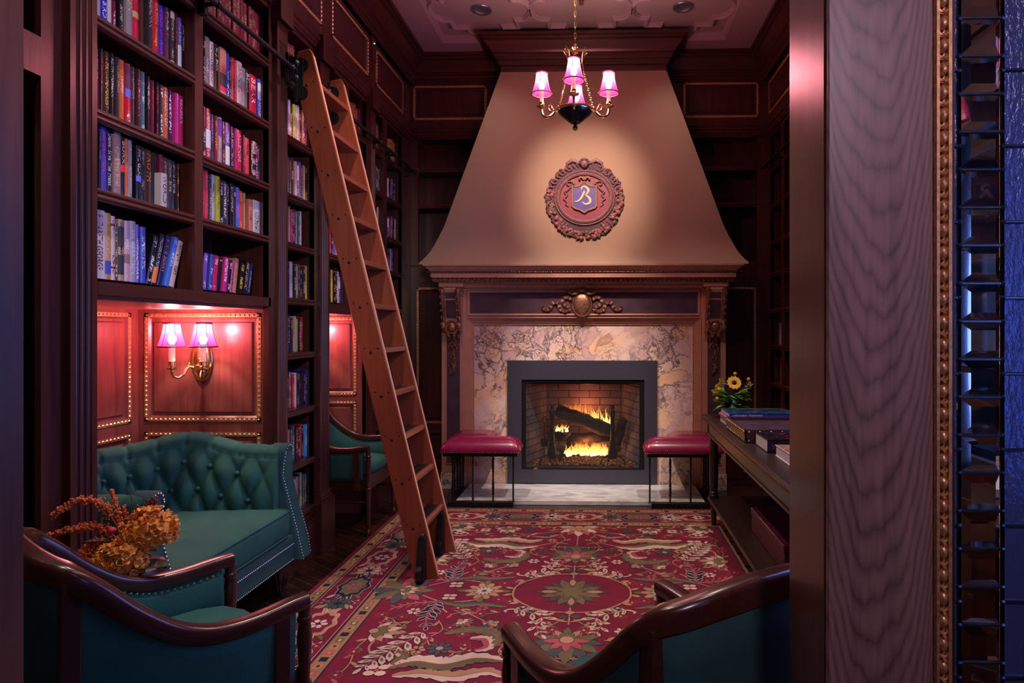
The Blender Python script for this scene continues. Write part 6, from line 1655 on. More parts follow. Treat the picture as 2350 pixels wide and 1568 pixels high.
(4.17,4.204,0.205,'dkbr','white','dark brown book','','',0),
(4.206,4.235,0.211,'white','grey','white book','','',0),
(4.237,4.266,0.196,'blue2','tan','blue and white book','','',0),
(4.268,4.299,0.202,'violet','white','violet book','','',0),
(4.301,4.337,0.208,'navy','yel','navy book','','',0)]),
('ladder bookcase','second',2.43,[
(4.488,4.513,0.181,'violet','white','violet book','','',0),
(4.515,4.544,0.187,'dk','grey','black book','','',0),
(4.546,4.58,0.193,'yel','tan','yellow book','','',0)]),
('far left bookcase','set',2.752,[
(4.848,4.887,0.206,'brown','gold','russet leather volume','','',0),
(4.889,4.928,0.212,'brown','gold','russet leather volume','','',0),
(4.93,4.968,0.218,'brown','gold','russet leather volume','','',0),
(4.97,5.006,0.224,'brown','gold','russet leather volume','','',0),
(5.008,5.05,0.209,'brown','gold','russet leather volume','','',0)]),
('far left bookcase corner','set',2.752,[
(5.22,5.249,0.191,'amber','dk','amber-labelled volume','','',0),
(5.251,5.279,0.197,'amber','dk','amber-labelled volume','','',0),
(5.281,5.311,0.203,'amber','dk','amber-labelled volume','','',0),
(5.313,5.342,0.209,'amber','dk','amber-labelled volume','','',0),
(5.344,5.395,0.194,'amber','dk','amber-labelled volume','','',0)]),
('far left bookcase','second',2.43,[
(4.831,4.872,0.196,'blue2','white','blue and white book','','',0),
(4.874,4.913,0.202,'dk','grey','black book','','',0),
(4.915,4.948,0.208,'pinkish','tan','pale pink book','','',0),
(4.95,4.984,0.214,'char','white','charcoal book','','',0),
(4.986,5.015,0.199,'slate','yel','slate book','','',0)]),
('far left bookcase corner','second',2.43,[
(5.204,5.228,0.181,'cream','white','cream book','','',0),
(5.23,5.262,0.187,'dk','grey','black book','','',0),
(5.264,5.303,0.193,'char','tan','charcoal book','','',0),
(5.305,5.34,0.199,'violet','white','violet book','','',0),
(5.342,5.389,0.184,'navy','yel','navy book','','',0)]),
('far left bookcase','third',2.11,[
(4.831,4.883,0.196,'cream','white','cream book','','',0),
(4.885,4.93,0.202,'yel','grey','yellow book','','',0),
(4.932,4.966,0.208,'dk','tan','black book','','',0),
(4.968,5.002,0.214,'white','white','white book','','',0),
(5.004,5.045,0.199,'dk','yel','black book','','',0)]),
('far left bookcase corner','third',2.11,[
(5.197,5.232,0.181,'blue2','white','blue and white book','','',0),
(5.234,5.269,0.187,'burg','grey','dark red book','','',0),
(5.271,5.306,0.193,'char','tan','charcoal book','','',0),
(5.308,5.34,0.199,'mag','white','magenta book','','',0),
(5.342,5.375,0.184,'dk','yel','black book','','',0),
(5.377,5.414,0.19,'lav','white','lavender book','','',0)]),
('far left bookcase','fourth',1.838,[
(4.909,4.936,0.181,'red','white','red book','','',0),
(4.938,4.972,0.187,'burg','grey','dark red book','','',0)]),
('far left bookcase corner','fourth',1.838,[
(5.187,5.225,0.181,'char','white','charcoal book','','',0),
(5.227,5.265,0.187,'dk','grey','black book','','',0),
(5.267,5.306,0.193,'lav','tan','lavender book','','',0),
(5.308,5.347,0.199,'blue','white','blue book','','',0)]),
('far left bookcase corner','fifth',1.53,[
(5.197,5.232,0.171,'dk','white','black book','','',0),
(5.234,5.269,0.177,'slate','grey','slate book','','',0),
(5.271,5.303,0.183,'dk','tan','black book','','',0),
(5.305,5.337,0.189,'char','white','charcoal book','','',0)]),
('far left bookcase','seventh',0.9,[
(4.799,4.826,0.171,'red','white','red book','','',0),
(4.828,4.856,0.177,'lime','grey','lime green book','','',0),
(4.858,4.886,0.183,'burg','tan','dark red book','','',0),
(4.888,4.916,0.189,'char','white','charcoal book','','',0)]),
]
HUE = dict(dk=(.010,.008,.012), char=(.04,.035,.045), grey=(.30,.25,.29), lgrey=(.55,.48,.52), blue=(.02,.03,.55), blue2=(.06,.08,.50), blue3=(.06,.18,.80),
 blueviolet=(.10,.05,.50), violet=(.20,.10,.55), lav=(.50,.42,.62), burg=(.18,.01,.04), crim=(.62,.02,.12), red=(.62,.010,.045), dkred=(.3,.01,.02), vermil=(.80,.06,.04),
 dkbr=(.05,.018,.014), org=(.62,.12,.03), plum=(.16,.04,.10), navy=(.012,.015,.12), navyblk=(.008,.008,.045), teal=(.04,.16,.20), navyteal=(.01,.05,.09), mag=(.62,.03,.25),
 rose=(.33,.20,.22), white=(.72,.66,.68), must=(.52,.26,.05), cream=(.62,.48,.40), tan=(.45,.27,.14), pinkish=(.60,.38,.42), silver=(.38,.36,.46), wine=(.20,.012,.045),
 taupe=(.28,.19,.18), skin=(.62,.26,.16), slate=(.16,.20,.24), lime=(.48,.52,.02), salmon=(.66,.22,.14), green=(.08,.25,.08), sky=(.08,.42,.85), brown=(.22,.06,.03), amber=(.50,.22,.06), yel=(.70,.50,.03), gold=(.65,.42,.16))
INK = dict(HUE); INK.update(red=(.9,.02,.08), org=(.9,.25,.05), yel=(.95,.75,.05), white=(.9,.86,.88), tan=(.72,.50,.28), blue=(.15,.2,.9), mag=(.95,.08,.45), violet=(.2,.05,.6), grey=(.4,.38,.4), teal=(.05,.5,.4))
def book_mat():
    m, nt, N, L, b_ = nodes('book_jacket')
    oi = N.new('ShaderNodeObjectInfo'); at = N.new('ShaderNodeAttribute'); at.attribute_type = 'OBJECT'; at.attribute_name = 'ink'
    am = N.new('ShaderNodeAttribute'); am.attribute_type = 'OBJECT'; am.attribute_name = 'lettering'
    tc = N.new('ShaderNodeTexCoord'); sp = N.new('ShaderNodeSeparateXYZ'); L.new(tc.outputs['Object'], sp.inputs[0])
    # printed marks: small blocks in a column down the spine, offset per book
    mp = N.new('ShaderNodeVectorMath'); mp.operation = 'MULTIPLY'; mp.inputs[1].default_value = (0, 95, 150); L.new(tc.outputs['Object'], mp.inputs[0])
    of = N.new('ShaderNodeVectorMath'); of.operation = 'ADD'; L.new(mp.outputs[0], of.inputs[0])
    cx_ = N.new('ShaderNodeCombineXYZ'); rm = N.new('ShaderNodeMath'); rm.operation = 'MULTIPLY'; rm.inputs[1].default_value = 97; L.new(oi.outputs['Random'], rm.inputs[0]); L.new(rm.outputs[0], cx_.inputs[0]); L.new(cx_.outputs[0], of.inputs[1])
    n1 = N.new('ShaderNodeTexNoise'); n1.inputs['Scale'].default_value = 1.6; n1.inputs['Detail'].default_value = 1; L.new(of.outputs[0], n1.inputs['Vector'])
    g1 = N.new('ShaderNodeMath'); g1.operation = 'GREATER_THAN'; g1.inputs[1].default_value = .53; L.new(n1.outputs[0], g1.inputs[0])
    # title band envelope: generated z between words
    n2 = N.new('ShaderNodeTexNoise'); n2.inputs['Scale'].default_value = 1.0; n2.inputs['Detail'].default_value = 0
    m2 = N.new('ShaderNodeVectorMath'); m2.operation = 'MULTIPLY_ADD'; m2.inputs[1].default_value = (0, 0, 17); L.new(tc.outputs['Object'], m2.inputs[0]); L.new(cx_.outputs[0], m2.inputs[2]); L.new(m2.outputs[0], n2.inputs['Vector'])
    g2 = N.new('ShaderNodeMath'); g2.operation = 'GREATER_THAN'; g2.inputs[1].default_value = .47; L.new(n2.outputs[0], g2.inputs[0])
    sg = N.new('ShaderNodeSeparateXYZ'); L.new(tc.outputs['Generated'], sg.inputs[0])
    def band(src, lo, hi):
        a = N.new('ShaderNodeMath'); a.operation = 'GREATER_THAN'; a.inputs[1].default_value = lo; L.new(src, a.inputs[0])
        c = N.new('ShaderNodeMath'); c.operation = 'LESS_THAN'; c.inputs[1].default_value = hi; L.new(src, c.inputs[0])
        d = N.new('ShaderNodeMath'); d.operation = 'MULTIPLY'; L.new(a.outputs[0], d.inputs[0]); L.new(c.outputs[0], d.inputs[1]); return d.outputs[0]
    def mul(a, c): d = N.new('ShaderNodeMath'); d.operation = 'MULTIPLY'; L.new(a, d.inputs[0]); L.new(c, d.inputs[1]); return d.outputs[0]
    mask = mul(mul(mul(g1.outputs[0], g2.outputs[0]), mul(band(sg.outputs[1], .2, .8), band(sg.outputs[2], .06, .94))), am.outputs['Fac'])
    # picture patch low on the spine
    mx = N.new('ShaderNodeMix'); mx.data_type = 'RGBA'; L.new(mask, mx.inputs[0]); L.new(oi.outputs['Color'], mx.inputs[6]); L.new(at.outputs['Color'], mx.inputs[7])
    L.new(mx.outputs[2], b_.inputs['Base Color']); b_.inputs['Roughness'].default_value = .28; b_.inputs['Coat Weight'].default_value = .3; return m
M['book'] = book_mat(); INKM = {}
def ink_mat(k):
    if k not in INKM: INKM[k] = plain('ink_'+k, INK[k], .4)
    return INKM[k]
ORD = ['first','second','third','fourth','fifth','sixth','seventh','eighth','ninth','tenth','eleventh','twelfth','thirteenth','fourteenth','fifteenth','sixteenth','seventeenth','eighteenth','nineteenth']
def add_book(spec, base, zshelf, case, shelf_name, i, n, side='L'):
    y0, y1, h, c, ink, desc, title, tc, lean = spec
    w = y1-y0-.0012; d = .155 + .012*math.sin(i*2.1+y0*7); th = .0022 if w > .012 else .0012
    # cover: two boards and a gently rounded spine
    sp = [(-.004+.004*math.sin(PI*k/6), w*k/6) for k in range(7)]
    poly = [(-d,0)] + sp + [(-d,w),(-d,w-th),(-.006,w-th)] + [(-.0062+.0035*math.sin(PI*k/4), th+(w-2*th)*(4-k)/4) for k in range(0,5)][1:-1] + [(-.006,th),(-d,th)]
    o = MB().prism(poly, 'z', 0, h).build('book', M['book'], ang=40)
    wx, hh = base
    o.location = (wx, y0, zshelf+.0005) if side == 'L' else (wx, y1, zshelf+.0005)
    if lean: o.rotation_euler = (-math.radians(lean), 0, 0); o.location.y = y0
    elif side == 'R': o.rotation_euler = (0,0,PI)
    o.color = (*HUE[c], 1); o['ink'] = [float(v) for v in INK[ink]]; o['lettering'] = 0.0 if title else 1.0
    big = w > .016
    tag(o, '%s, %s on %s' % (desc, ORD[i], shelf_name), 'book', 'books on ' + shelf_name)
    if case.startswith(('left half','right half')) or title:
        pb = MB().box(-d+.004,th+.0002,.004,-.007,w-th-.0002,h-.003).build('pages', M['pages'], o, smooth=False)
    if title:
        me = text_mesh(title, ink_mat(tc)); xs = [v.co.x for v in me.vertices]; ys = [v.co.y for v in me.vertices]
        L0, H0 = max(xs)-min(xs), max(ys)-min(ys); cw = w*.56; k2 = cw/H0; Lt = min(h*.80, max(h*.45, L0*k2*1.15)); k1 = Lt/L0
        top = h*.93
        for v in me.vertices:
            tx = (v.co.x-min(xs))*k1; ty = (v.co.y-min(ys))*k2
            yy = w*.22+ty; sx = -.004+.004*math.sin(PI*yy/w)+.0005
            v.co = (sx, yy, top-tx)
        t = bpy.data.objects.new('title', me); COL.objects.link(t); t.parent = o
    return o
CASE = {'left half of near bookcase':'near bookcase left half','right half of near bookcase':'near bookcase right half','narrow bookcase':'narrow bookcase','ladder bookcase':'bookcase behind ladder','far left bookcase':'far left bookcase','far left bookcase corner':'far left bookcase corner column'}
def decor(o, w, h, boxes):
    """printed bands, thin slips proud of the spine: (z0,z1,colour)"""
    for z0, z1, k in boxes:
        MB().prism([(-.004+.004*math.sin(PI*j/6)+.0006, w*j/6) for j in range(7)]+[(-.005,w),(-.005,0)], 'z', z0*h, z1*h).build('printed_band', ink_mat(k), o)
BANDS = {'red book with a gold band':[(.44,.54,'gold')],'half black half burgundy book':[(.5,.98,'dk')],'dark book with cream ends':[(.86,.98,'cream'),(.02,.12,'cream')],
 'red and purple book with blue band':[(.47,.60,'blue'),(.6,.98,'plum')],'cream book with red bands':[(.84,.88,'burg'),(.18,.21,'burg')],'black book with red picture':[(.42,.54,'red')],
 'tan book with dark bands':[(.55,.88,'char'),(.1,.42,'char')],'flesh pink book with eye picture':[(.02,.13,'cream'),(.13,.24,'red'),(.24,.5,'char')],'pale book with violet top':[(.62,.97,'violet')],
 'pink filmstrip-patterned book':[(.02,.14,'dk'),(.28,.42,'dk'),(.56,.68,'dk')],'black book with blue globe':[(.36,.46,'blue')],'black and orange book leaning':[(.04,.34,'org')],
 'mustard yellow book':[(.08,.28,'blue2')],'red book with white panel':[(.25,.6,'white')],'pale pink and olive book':[(.3,.45,'taupe')],'amber-labelled volume':[(.2,.22,'dk'),(.4,.42,'dk'),(.6,.62,'dk'),(.8,.82,'dk')],
 'black book with white and red title':[(.0,.5,'burg')],'blue and white book':[(.5,.9,'white')],'violet and white book':[(.1,.5,'white')]}
GB = {'wine red gilt-lettered volume':1,'wine red volume':1,'russet leather volume':1}
for case, sh, z, specs in BOOKS:
    n = len(specs)
    sn = '%s shelf, %s' % ('rail' if sh == 'set' else sh, CASE[case])
    for i, s in enumerate(specs):
        o = add_book(s, (-1.762 - .006*((i*5)%4)/3, 0), z, case, sn, i, n)
        w = s[1]-s[0]-.0012
        if s[5] in BANDS: decor(o, w, s[2], BANDS[s[5]])
        if s[5] in GB:
            o['lettering'] = .8
            MB().box(-.003,w*.12,s[2]*.10,.0007,w*.88,s[2]*.108).box(-.003,w*.12,s[2]*.9,.0007,w*.88,s[2]*.908).box(-.003,w*.12,s[2]*.62,.0007,w*.88,s[2]*.628).build('gilt_lines', M['gilt'], o, smooth=False)
# white paperback standing in front of its neighbours, third shelf
o = add_book((2.462,2.498,.135,'lgrey','dk','short pale book in front of the orange-titled one','WORLD','dk',0), (-1.738,0), 1.838, 'left half', 'the third shelf, near bookcase left half', 10, 0)
o['label'] = 'short pale paperback standing in front on the third shelf, near bookcase left half'
# right wall
RB = [((-5.31,1.53),.19,.022,'pinkish','red','pink and white book, alone in the corner column on the third shelf'),((-4.97,1.53),.19,.022,'mag','dk','crimson book, left one of the pair on the third shelf, right wall'),((-4.90,1.53),.19,.02,'violet','white','violet book, right one of the pair on the third shelf, right wall'),
 ((-5.42,1.222),.185,.03,'grey','dk','grey book, leftmost of three in the corner column above the table, right wall'),((-5.36,1.222),.19,.02,'white','blue','white book, middle of three in the corner column above the table'),((-5.31,1.222),.185,.02,'navy','white','navy book, rightmost of three in the corner column above the table'),
 ((-5.05,1.222),.20,.025,'white','blue','white book, left of two in the second column above the table'),((-4.98,1.222),.19,.022,'blue3','white','bright blue book, right of two in the second column above the table'),
 ((-5.38,.90),.22,.055,'tan','dk','wide tan book on the corner column shelf just above table height'),((-4.98,.90),.20,.022,'white','green','white and green book on the second column shelf just above table height'),
 ((-5.36,.592),.24,.035,'cream','green','cream-spined green book low in the corner column behind the flowers'),((-5.0,.592),.17,.03,'navy','white','navy book low in the second column behind the table')]
for (u, z), h, w, c, ink, lab in RB:
    y1 = -u; o = add_book((y1-w,y1,h,c,ink,'x','','',0), (XR+.045,0), z, 'r', 'x', 0, 0, 'R'); tag(o, lab, 'book', 'books on the right wall')
# ------------------------------------------------------------------ knotted carpet
RX0, RY0, HWX, HWY = -.145, 3.22, 1.345, 1.50
RC = dict(red=(.185,.005,.030), navy=(.008,.009,.040), cream=(.66,.48,.37), tan=(.45,.25,.13), olive=(.15,.125,.055), slate=(.065,.075,.065), rose=(.42,.08,.10), dkred=(.10,.004,.012), pink=(.50,.25,.22), gold=(.34,.19,.08))
rmats = {}
for k, c in RC.items():
    m, nt, N, L, b_ = nodes('wool_'+k); n1 = noise(N, L, coords(N, L), 520, 2); n2 = noise(N, L, coords(N, L), 5, 3)
    mxx = N.new('ShaderNodeMix'); mxx.data_type = 'FLOAT'; mxx.inputs[0].default_value = .5; L.new(n1.outputs[0], mxx.inputs[2]); L.new(n2.outputs[0], mxx.inputs[3])
    r = ramp(N, [(.33,tuple(v*.62 for v in c)),(.66,tuple(v*1.25 for v in c))]); L.new(mxx.outputs[0], r.inputs[0]); L.new(r.outputs[0], b_.inputs['Base Color']); b_.inputs['Roughness'].default_value = .95; b_.inputs['Sheen Weight'].default_value = .0
    bump(N, L, b_, n1.outputs[0], .5, .002); rmats[k] = m
RJ = random.Random(2); names = list(RC); RB_ = MB()
TOP = .0125
def poly(pts, col, lay, outline=None, ow=.0035):
    """filled polygon (fan from centroid) in carpet coordinates; 4-way mirrored by caller"""
    if outline:
        n = len(pts); A = sum(pts[i][0]*pts[(i+1)%n][1]-pts[(i+1)%n][0]*pts[i][1] for i in range(n)); s = 1 if A > 0 else -1; big = []
        for i in range(n):
            a, p, c = pts[i-1], pts[i], pts[(i+1)%n]; t1 = Vector((p[0]-a[0],p[1]-a[1])); t2 = Vector((c[0]-p[0],c[1]-p[1]))
            if t1.length < 1e-6 or t2.length < 1e-6: big.append(p); continue
            t1.normalize(); t2.normalize(); nn = Vector((t1.y+t2.y, -(t1.x+t2.x)))
            nn = nn.normalized() if nn.length > .2 else Vector((t1.x,t1.y)); big.append((p[0]+nn.x*ow*s, p[1]+nn.y*ow*s))
        poly(big, outline, lay-.5)
    z = TOP + lay*.00022 + RJ.random()*5e-5
    RB_.mi = names.index(col); Q.append((pts, RB_.mi, z))
Q = []
def emit(quads):
    global Q
    for pts, mi, z in Q:
        for sx, sy in quads:
            RB_.mi = mi; n = len(pts)
            RB_.add([(RX0+sx*x, RY0+sy*y, z+(1.5+sx+.5*sy)*6e-6) for x, y in pts], [tuple(range(n)) if sx*sy > 0 else tuple(range(n-1,-1,-1))])
    Q = []
ALL4 = [(1,1),(-1,1),(1,-1),(-1,-1)]
def xform(pts, c, a=0, k=1): ca, sa = math.cos(a), math.sin(a); return [(c[0]+k*(x*ca-y*sa), c[1]+k*(x*sa+y*ca)) for x, y in pts]
def curve(ctl, k=6): return [(v.x, v.y) for v in catm([(x,y,0) for x,y in ctl], k)]
def line(ctl, w, col, lay=2, outline=None, sm=True, taper=False):
    p = curve(ctl) if sm else ctl; n = len(p)
    for i in range(n-1):
        dx, dy = p[i+1][0]-p[i][0], p[i+1][1]-p[i][1]; l = math.hypot(dx,dy) or 1e-6; k = w/2*((1-i/n) if taper else 1); nx, ny = -dy/l*k, dx/l*k
        if outline: k2 = 1+.004/max(k,.001); poly([(p[i][0]+nx*k2,p[i][1]+ny*k2),(p[i+1][0]+nx*k2,p[i+1][1]+ny*k2),(p[i+1][0]-nx*k2,p[i+1][1]-ny*k2),(p[i][0]-nx*k2,p[i][1]-ny*k2)], outline, lay-.5)
        poly([(p[i][0]+nx,p[i][1]+ny),(p[i+1][0]+nx*.98,p[i+1][1]+ny*.98),(p[i+1][0]-nx,p[i+1][1]-ny),(p[i][0]-nx,p[i][1]-ny)], col, lay)
LEAF = [(0,0),(.25,.10),(.45,.16),(.55,.13),(.72,.15),(1,0),(.72,-.12),(.5,-.14),(.25,-.09)]
def leaf(c, a, L_, wd, col, lay=3, outline='dkred', vein=None):
    poly(xform([(x, y*wd/.16) for x, y in LEAF], c, a, L_), col, lay, outline)
    if vein: line([c, (c[0]+L_*.8*math.cos(a), c[1]+L_*.8*math.sin(a))], .003, vein, lay+.4, sm=False)
def rosette(c, r, n, col, cen='navy', lay=3, outline='navy', r0=.25, ph=0):
    for i in range(n):
        a = ph+2*PI*i/n; q = [(r0*r,-.06*r),(.65*r,-.22*r),(.93*r,-.14*r),(r,0),(.93*r,.14*r),(.65*r,.22*r),(r0*r,.06*r)]
        q = [(x, y*8/n*1.0) for x, y in q]; poly(xform(q, c, a), col, lay, outline)
    poly([(c[0]+r*.28*math.cos(t), c[1]+r*.28*math.sin(t)) for t in [2*PI*i/10 for i in range(10)]], cen, lay+.6)
def floret(c, r=.028):
    for i in range(5):
        a = 2*PI*i/5+.3; e = [(c[0]+r*.62*math.cos(a)+r*.36*math.cos(t), c[1]+r*.62*math.sin(a)+r*.36*math.sin(t)) for t in [2*PI*k/8 for k in range(8)]]; poly(e, 'red', 2.3, 'rose', .0022)
    poly([(c[0]+r*.2*math.cos(t), c[1]+r*.2*math.sin(t)) for t in [2*PI*k/6 for k in range(6)]], 'cream', 2.6)
def blossom(c, r=.04, col='cream', ph=.78, n=4):
    for i in range(n):
        a = ph+2*PI*i/n; e = [(c[0]+r*.58*math.cos(a)+r*.42*math.cos(t), c[1]+r*.58*math.sin(a)+r*.34*math.sin(t)) for t in [2*PI*k/8 for k in range(8)]]; poly(e, col, 3, 'dkred')
    poly([(c[0]+r*.2*math.cos(t), c[1]+r*.2*math.sin(t)) for t in [2*PI*k/6 for k in range(6)]], 'rose', 3.6)
def feather(ctl, w, n, col, vein='rose', inner='olive', outline='navy', lay=3):
    p = curve(ctl, 8); m_ = len(p)
    for i in range(n):
        t = (i+.3)/n; k = min(m_-2, int(t*(m_-1))); a = math.atan2(p[k+1][1]-p[k][1], p[k+1][0]-p[k][0]); ww = w*(.55+.75*math.sin(PI*min(1,t*.9+.12)))
        for s in (-1,1):
            leaf(p[k], a+s*.85, ww, .20, col, lay, outline)
            if inner: leaf((p[k][0]+ww*.22*math.cos(a+s*.85), p[k][1]+ww*.22*math.sin(a+s*.85)), a+s*.85, ww*.45, .18, inner, lay+.8, None)
    leaf(p[-2], math.atan2(p[-1][1]-p[-2][1], p[-1][0]-p[-2][0]), w*.8, .2, col, lay, outline)
    line(p, .007, vein, lay+1.4, sm=False)
def saz(ctl, w, cols=('cream','olive'), lay=3, outline='navy', teeth=9):
    """long curved serrated leaf"""
    p = curve(ctl, 8); m_ = len(p)
    for side, col, ww in ((1,cols[0],w),(-1,cols[1],w*.85)):
        pts = []
        for i in range(m_):
            t = i/(m_-1); k = min(m_-2,i); dx, dy = p[k+1][0]-p[k][0], p[k+1][1]-p[k][1]; l = math.hypot(dx,dy) or 1; e = ww*math.sin(PI*(t*.93+.05))**.7*(1+.42*((i*teeth/m_)%1-.5)); pts.append((p[i][0]-dy/l*e*side, p[i][1]+dx/l*e*side))
        # emit as strips
        for i in range(m_-1):
            poly([p[i], p[i+1], pts[i+1], pts[i]], col, lay)
            q1 = [(pts[i][0]+(pts[i][0]-p[i][0])*.12, pts[i][1]+(pts[i][1]-p[i][1])*.12), (pts[i+1][0]+(pts[i+1][0]-p[i+1][0])*.12, pts[i+1][1]+(pts[i+1][1]-p[i+1][1])*.12)]
            poly([p[i], p[i+1], q1[1], q1[0]], outline, lay-.5)
    line(p, .004, 'rose', lay+.4, sm=False)
def palmette(c, a, r, c1='cream', c2='rose', c3='olive', lay=3, n=7, spread=2.4):
    for i in range(n):
        b = a + spread*(i/(n-1)-.5); leaf(c, b, r*(1-.25*abs(i/(n-1)-.5)*2), .17, c1 if i % 2 == 0 else c2, lay+.1*i/n, 'navy')
    for i in range(5): b = a + spread*.8*(i/4-.5); leaf(c, b, r*.52, .2, c3, lay+1, 'dkred')
    poly([(c[0]+r*.16*math.cos(t), c[1]+r*.16*math.sin(t)) for t in [2*PI*k/10 for k in range(10)]], 'tan', lay+1.8, 'navy')
# pile and edging
rug = MB(); rug.mi = 0; rug.box(RX0-HWX,RY0-HWY,.001,RX0+HWX,RY0+HWY,TOP-.0006)
RB_.mi = 0; RB_.add([(RX0-HWX,RY0-HWY,TOP-.0005),(RX0+HWX,RY0-HWY,TOP-.0005),(RX0+HWX,RY0+HWY,TOP-.0005),(RX0-HWX,RY0+HWY,TOP-.0005)], [(0,1,2,3)])
def rectring(hx, hy, w, col, lay):
    for q in ([(-hx,-hy),(hx,-hy),(hx-w,-hy+w),(-hx+w,-hy+w)], [(hx,-hy),(hx,hy),(hx-w,hy-w),(hx-w,-hy+w)], [(hx,hy),(-hx,hy),(-hx+w,hy-w),(hx-w,hy-w)], [(-hx,hy),(-hx,-hy),(-hx+w,-hy+w),(-hx+w,hy-w)]): poly(q, col, lay)
for off, w, col in ((.022,.006,'dkred'),(.028,.058,'gold'),(.086,.006,'navy'),(.095,.003,'cream'),(.318,.003,'cream'),(.324,.006,'navy'),(.335,.066,'gold'),(.401,.007,'navy')): rectring(HWX-off, HWY-off, w, col, 1)
for off in (.057, .368):
    hx, hy = HWX-off, HWY-off
    for L_, f in ((hx, lambda t, s: (t, s*hy)), (hy, lambda t, s: (s*hx, t))):
        k = int(2*L_/.052)
        for i in range(k):
            t = -L_+.026+2*L_*i/k
            for s in (-1,1):
                c = f(t, s); q = .019
                poly([(c[0]-q*.9,c[1]-q*.9),(c[0]+q*.9,c[1]-q*.9),(c[0]+q*.9,c[1]+q*.9),(c[0]-q*.9,c[1]+q*.9)], ('navy' if i % 4 == 0 else ('rose','tan','olive')[i % 3]), 1.6)
                if i % 4: poly([(c[0]-q*.5,c[1]),(c[0],c[1]-q*.6),(c[0]+q*.5,c[1]),(c[0],c[1]+q*.6)], ('tan','dkred','cream')[i % 3], 2.0)
emit([(1,1)])
# main border: alternating cartouches and rosettes
bx, by = HWX-.207, HWY-.207
def cart(c, a, kind):
    c1, c2, c3 = (('olive','navy','rose') if kind else ('red','tan','cream'))
    e = [(.105*math.cos(t)*(1+.10*math.cos(8*t)), .062*math.sin(t)*(1+.10*math.cos(8*t))) for t in [2*PI*i/40 for i in range(40)]]
    poly(xform(e, c, a, 1.22), c2, 2.4, 'cream', .003); poly(xform(e, c, a, .94), c1, 3); 
    for s in (-1,1):
        for q in (-1,1): 
            pts = xform([(s*.10,q*.02),(s*.16,q*.035),(s*.19,q*.07),(s*.16,q*.09)], c, a); line(pts, .015, c2, 2.3, 'cream', taper=True)
        leaf(xform([(s*.11,0)], c, a)[0], a+(0 if s > 0 else PI), .07, .2, c2, 2.5, 'cream')
    rosette(c, .045, 6, c3, 'navy' if not kind else 'olive', 3.6, 'navy')
for s in (-1,1):
    k = 0; y = -1.31
    ys = [0.04+.42*i for i in range(-3,4)]
    for i, y in enumerate(ys):
        cart((s*bx,y), PI/2, i % 2 == 1); 
        if i < len(ys)-1: rosette((s*bx,y+.215), .068, 8, 'cream' if i % 2 else 'slate', 'navy', 3, 'navy')
        for q in (-1,1): leaf((s*bx+q*.075,y+.15), PI/2+.5*q, .07, .18, 'tan', 2.6, 'dkred'); leaf((s*bx-q*.085,y+.27), PI/2-.6*q, .06, .2, 'cream' if q > 0 else 'olive', 2.6, 'dkred'); floret((s*bx+q*.082,y+.22), .026)
    for i, x in enumerate([.42*j for j in range(-2,3)]):
        cart((x,s*by), 0, i % 2 == 1)
        rosette((x+.215,s*by), .062, 8, 'cream' if i % 2 else 'slate'); 
        for q in (-1,1): leaf((x+.14,s*by+q*.075), .5*q, .07, .18, 'tan', 2.6, 'dkred'); leaf((x+.30,s*by-q*.085), PI-.6*q, .06, .2, 'cream' if q > 0 else 'olive', 2.6, 'dkred'); floret((x+.21,s*by+q*.085), .024)
emit([(1,1)])
# centre medallion
for i in range(16):
    a = 2*PI*i/16; r = .19 if i % 4 == 0 else (.145 if i % 2 == 0 else .165); leaf((0,0), a, r, .17, ('slate','olive','rose','olive')[i % 4], 2+.02*i, 'navy')
    if i % 2 == 0: leaf((.07*math.cos(a),.07*math.sin(a)), a, .09, .2, 'slate' if i % 4 else 'tan', 3.2, 'dkred')
for i in range(8): leaf((0,0), 2*PI*i/8+.39, .10, .2, 'olive', 3.8, 'dkred')
blossom((0,0), .05, 'cream', 0)
for s in (1,-1):
    line([(0,s*.17),(0,s*.36)], .008, 'pink', 2); poly([(-.03,s*.235),(0,s*.215),(.03,s*.235),(0,s*.26)], 'tan', 3, 'navy'); leaf((0,s*.28), 0, .055, .3, 'slate'); leaf((0,s*.28), PI, .055, .3, 'slate'); leaf((0,s*.335), .35, .07, .14, 'tan'); leaf((0,s*.335), PI-.35, .07, .14, 'tan')
    palmette((0,s*.50), s*PI/2, .20, 'olive','slate','rose', n=9, spread=3.6); palmette((0,s*.50), -s*PI/2, .12, 'olive','tan','olive', n=5)
    line([(0,s*.66),(0,s*.90)], .007, 'pink', 2); palmette((0,s*1.05), -s*PI/2, .19, 'cream','rose','tan', n=9, spread=3.3)
emit([(1,1)])
# quarter-field, mirrored four ways
line([(0.0,.235),(.10,.225),(.20,.175),(.285,.08),(.30,0)], .010, 'tan', 2, 'dkred')
for x, y, a in ((.07,.232,.8),(.14,.212,-.2),(.20,.175,1.2),(.25,.13,.3),(.285,.08,1.9),(.297,.03,.4)): leaf((x,y), a, .055, .24, 'tan', 2.4, 'dkred')
blossom((.13,.245), .035); rosette((.235,.195), .026, 6, 'slate'); rosette((.19,.225), .02, 6, 'olive')
feather([(.27,.20),(.20,.235),(.12,.30),(.145,.38),(.11,.46)], .060, 7, 'cream', 'rose', 'olive', 'dkred'); line([(.20,.235),(.27,.205),(.31,.225),(.30,.24)], .011, 'cream', 3, 'dkred')
emit(ALL4)
rosette((.45,.0), .10, 10, 'tan', 'olive', 3, 'olive'); rosette((.45,0), .05, 12, 'cream', 'slate', 4, 'navy', .2)
for a in (0,1.57,3.14,4.71): leaf((.45+.07*math.cos(a),.07*math.sin(a)), a, .07, .26, 'olive', 2.6)
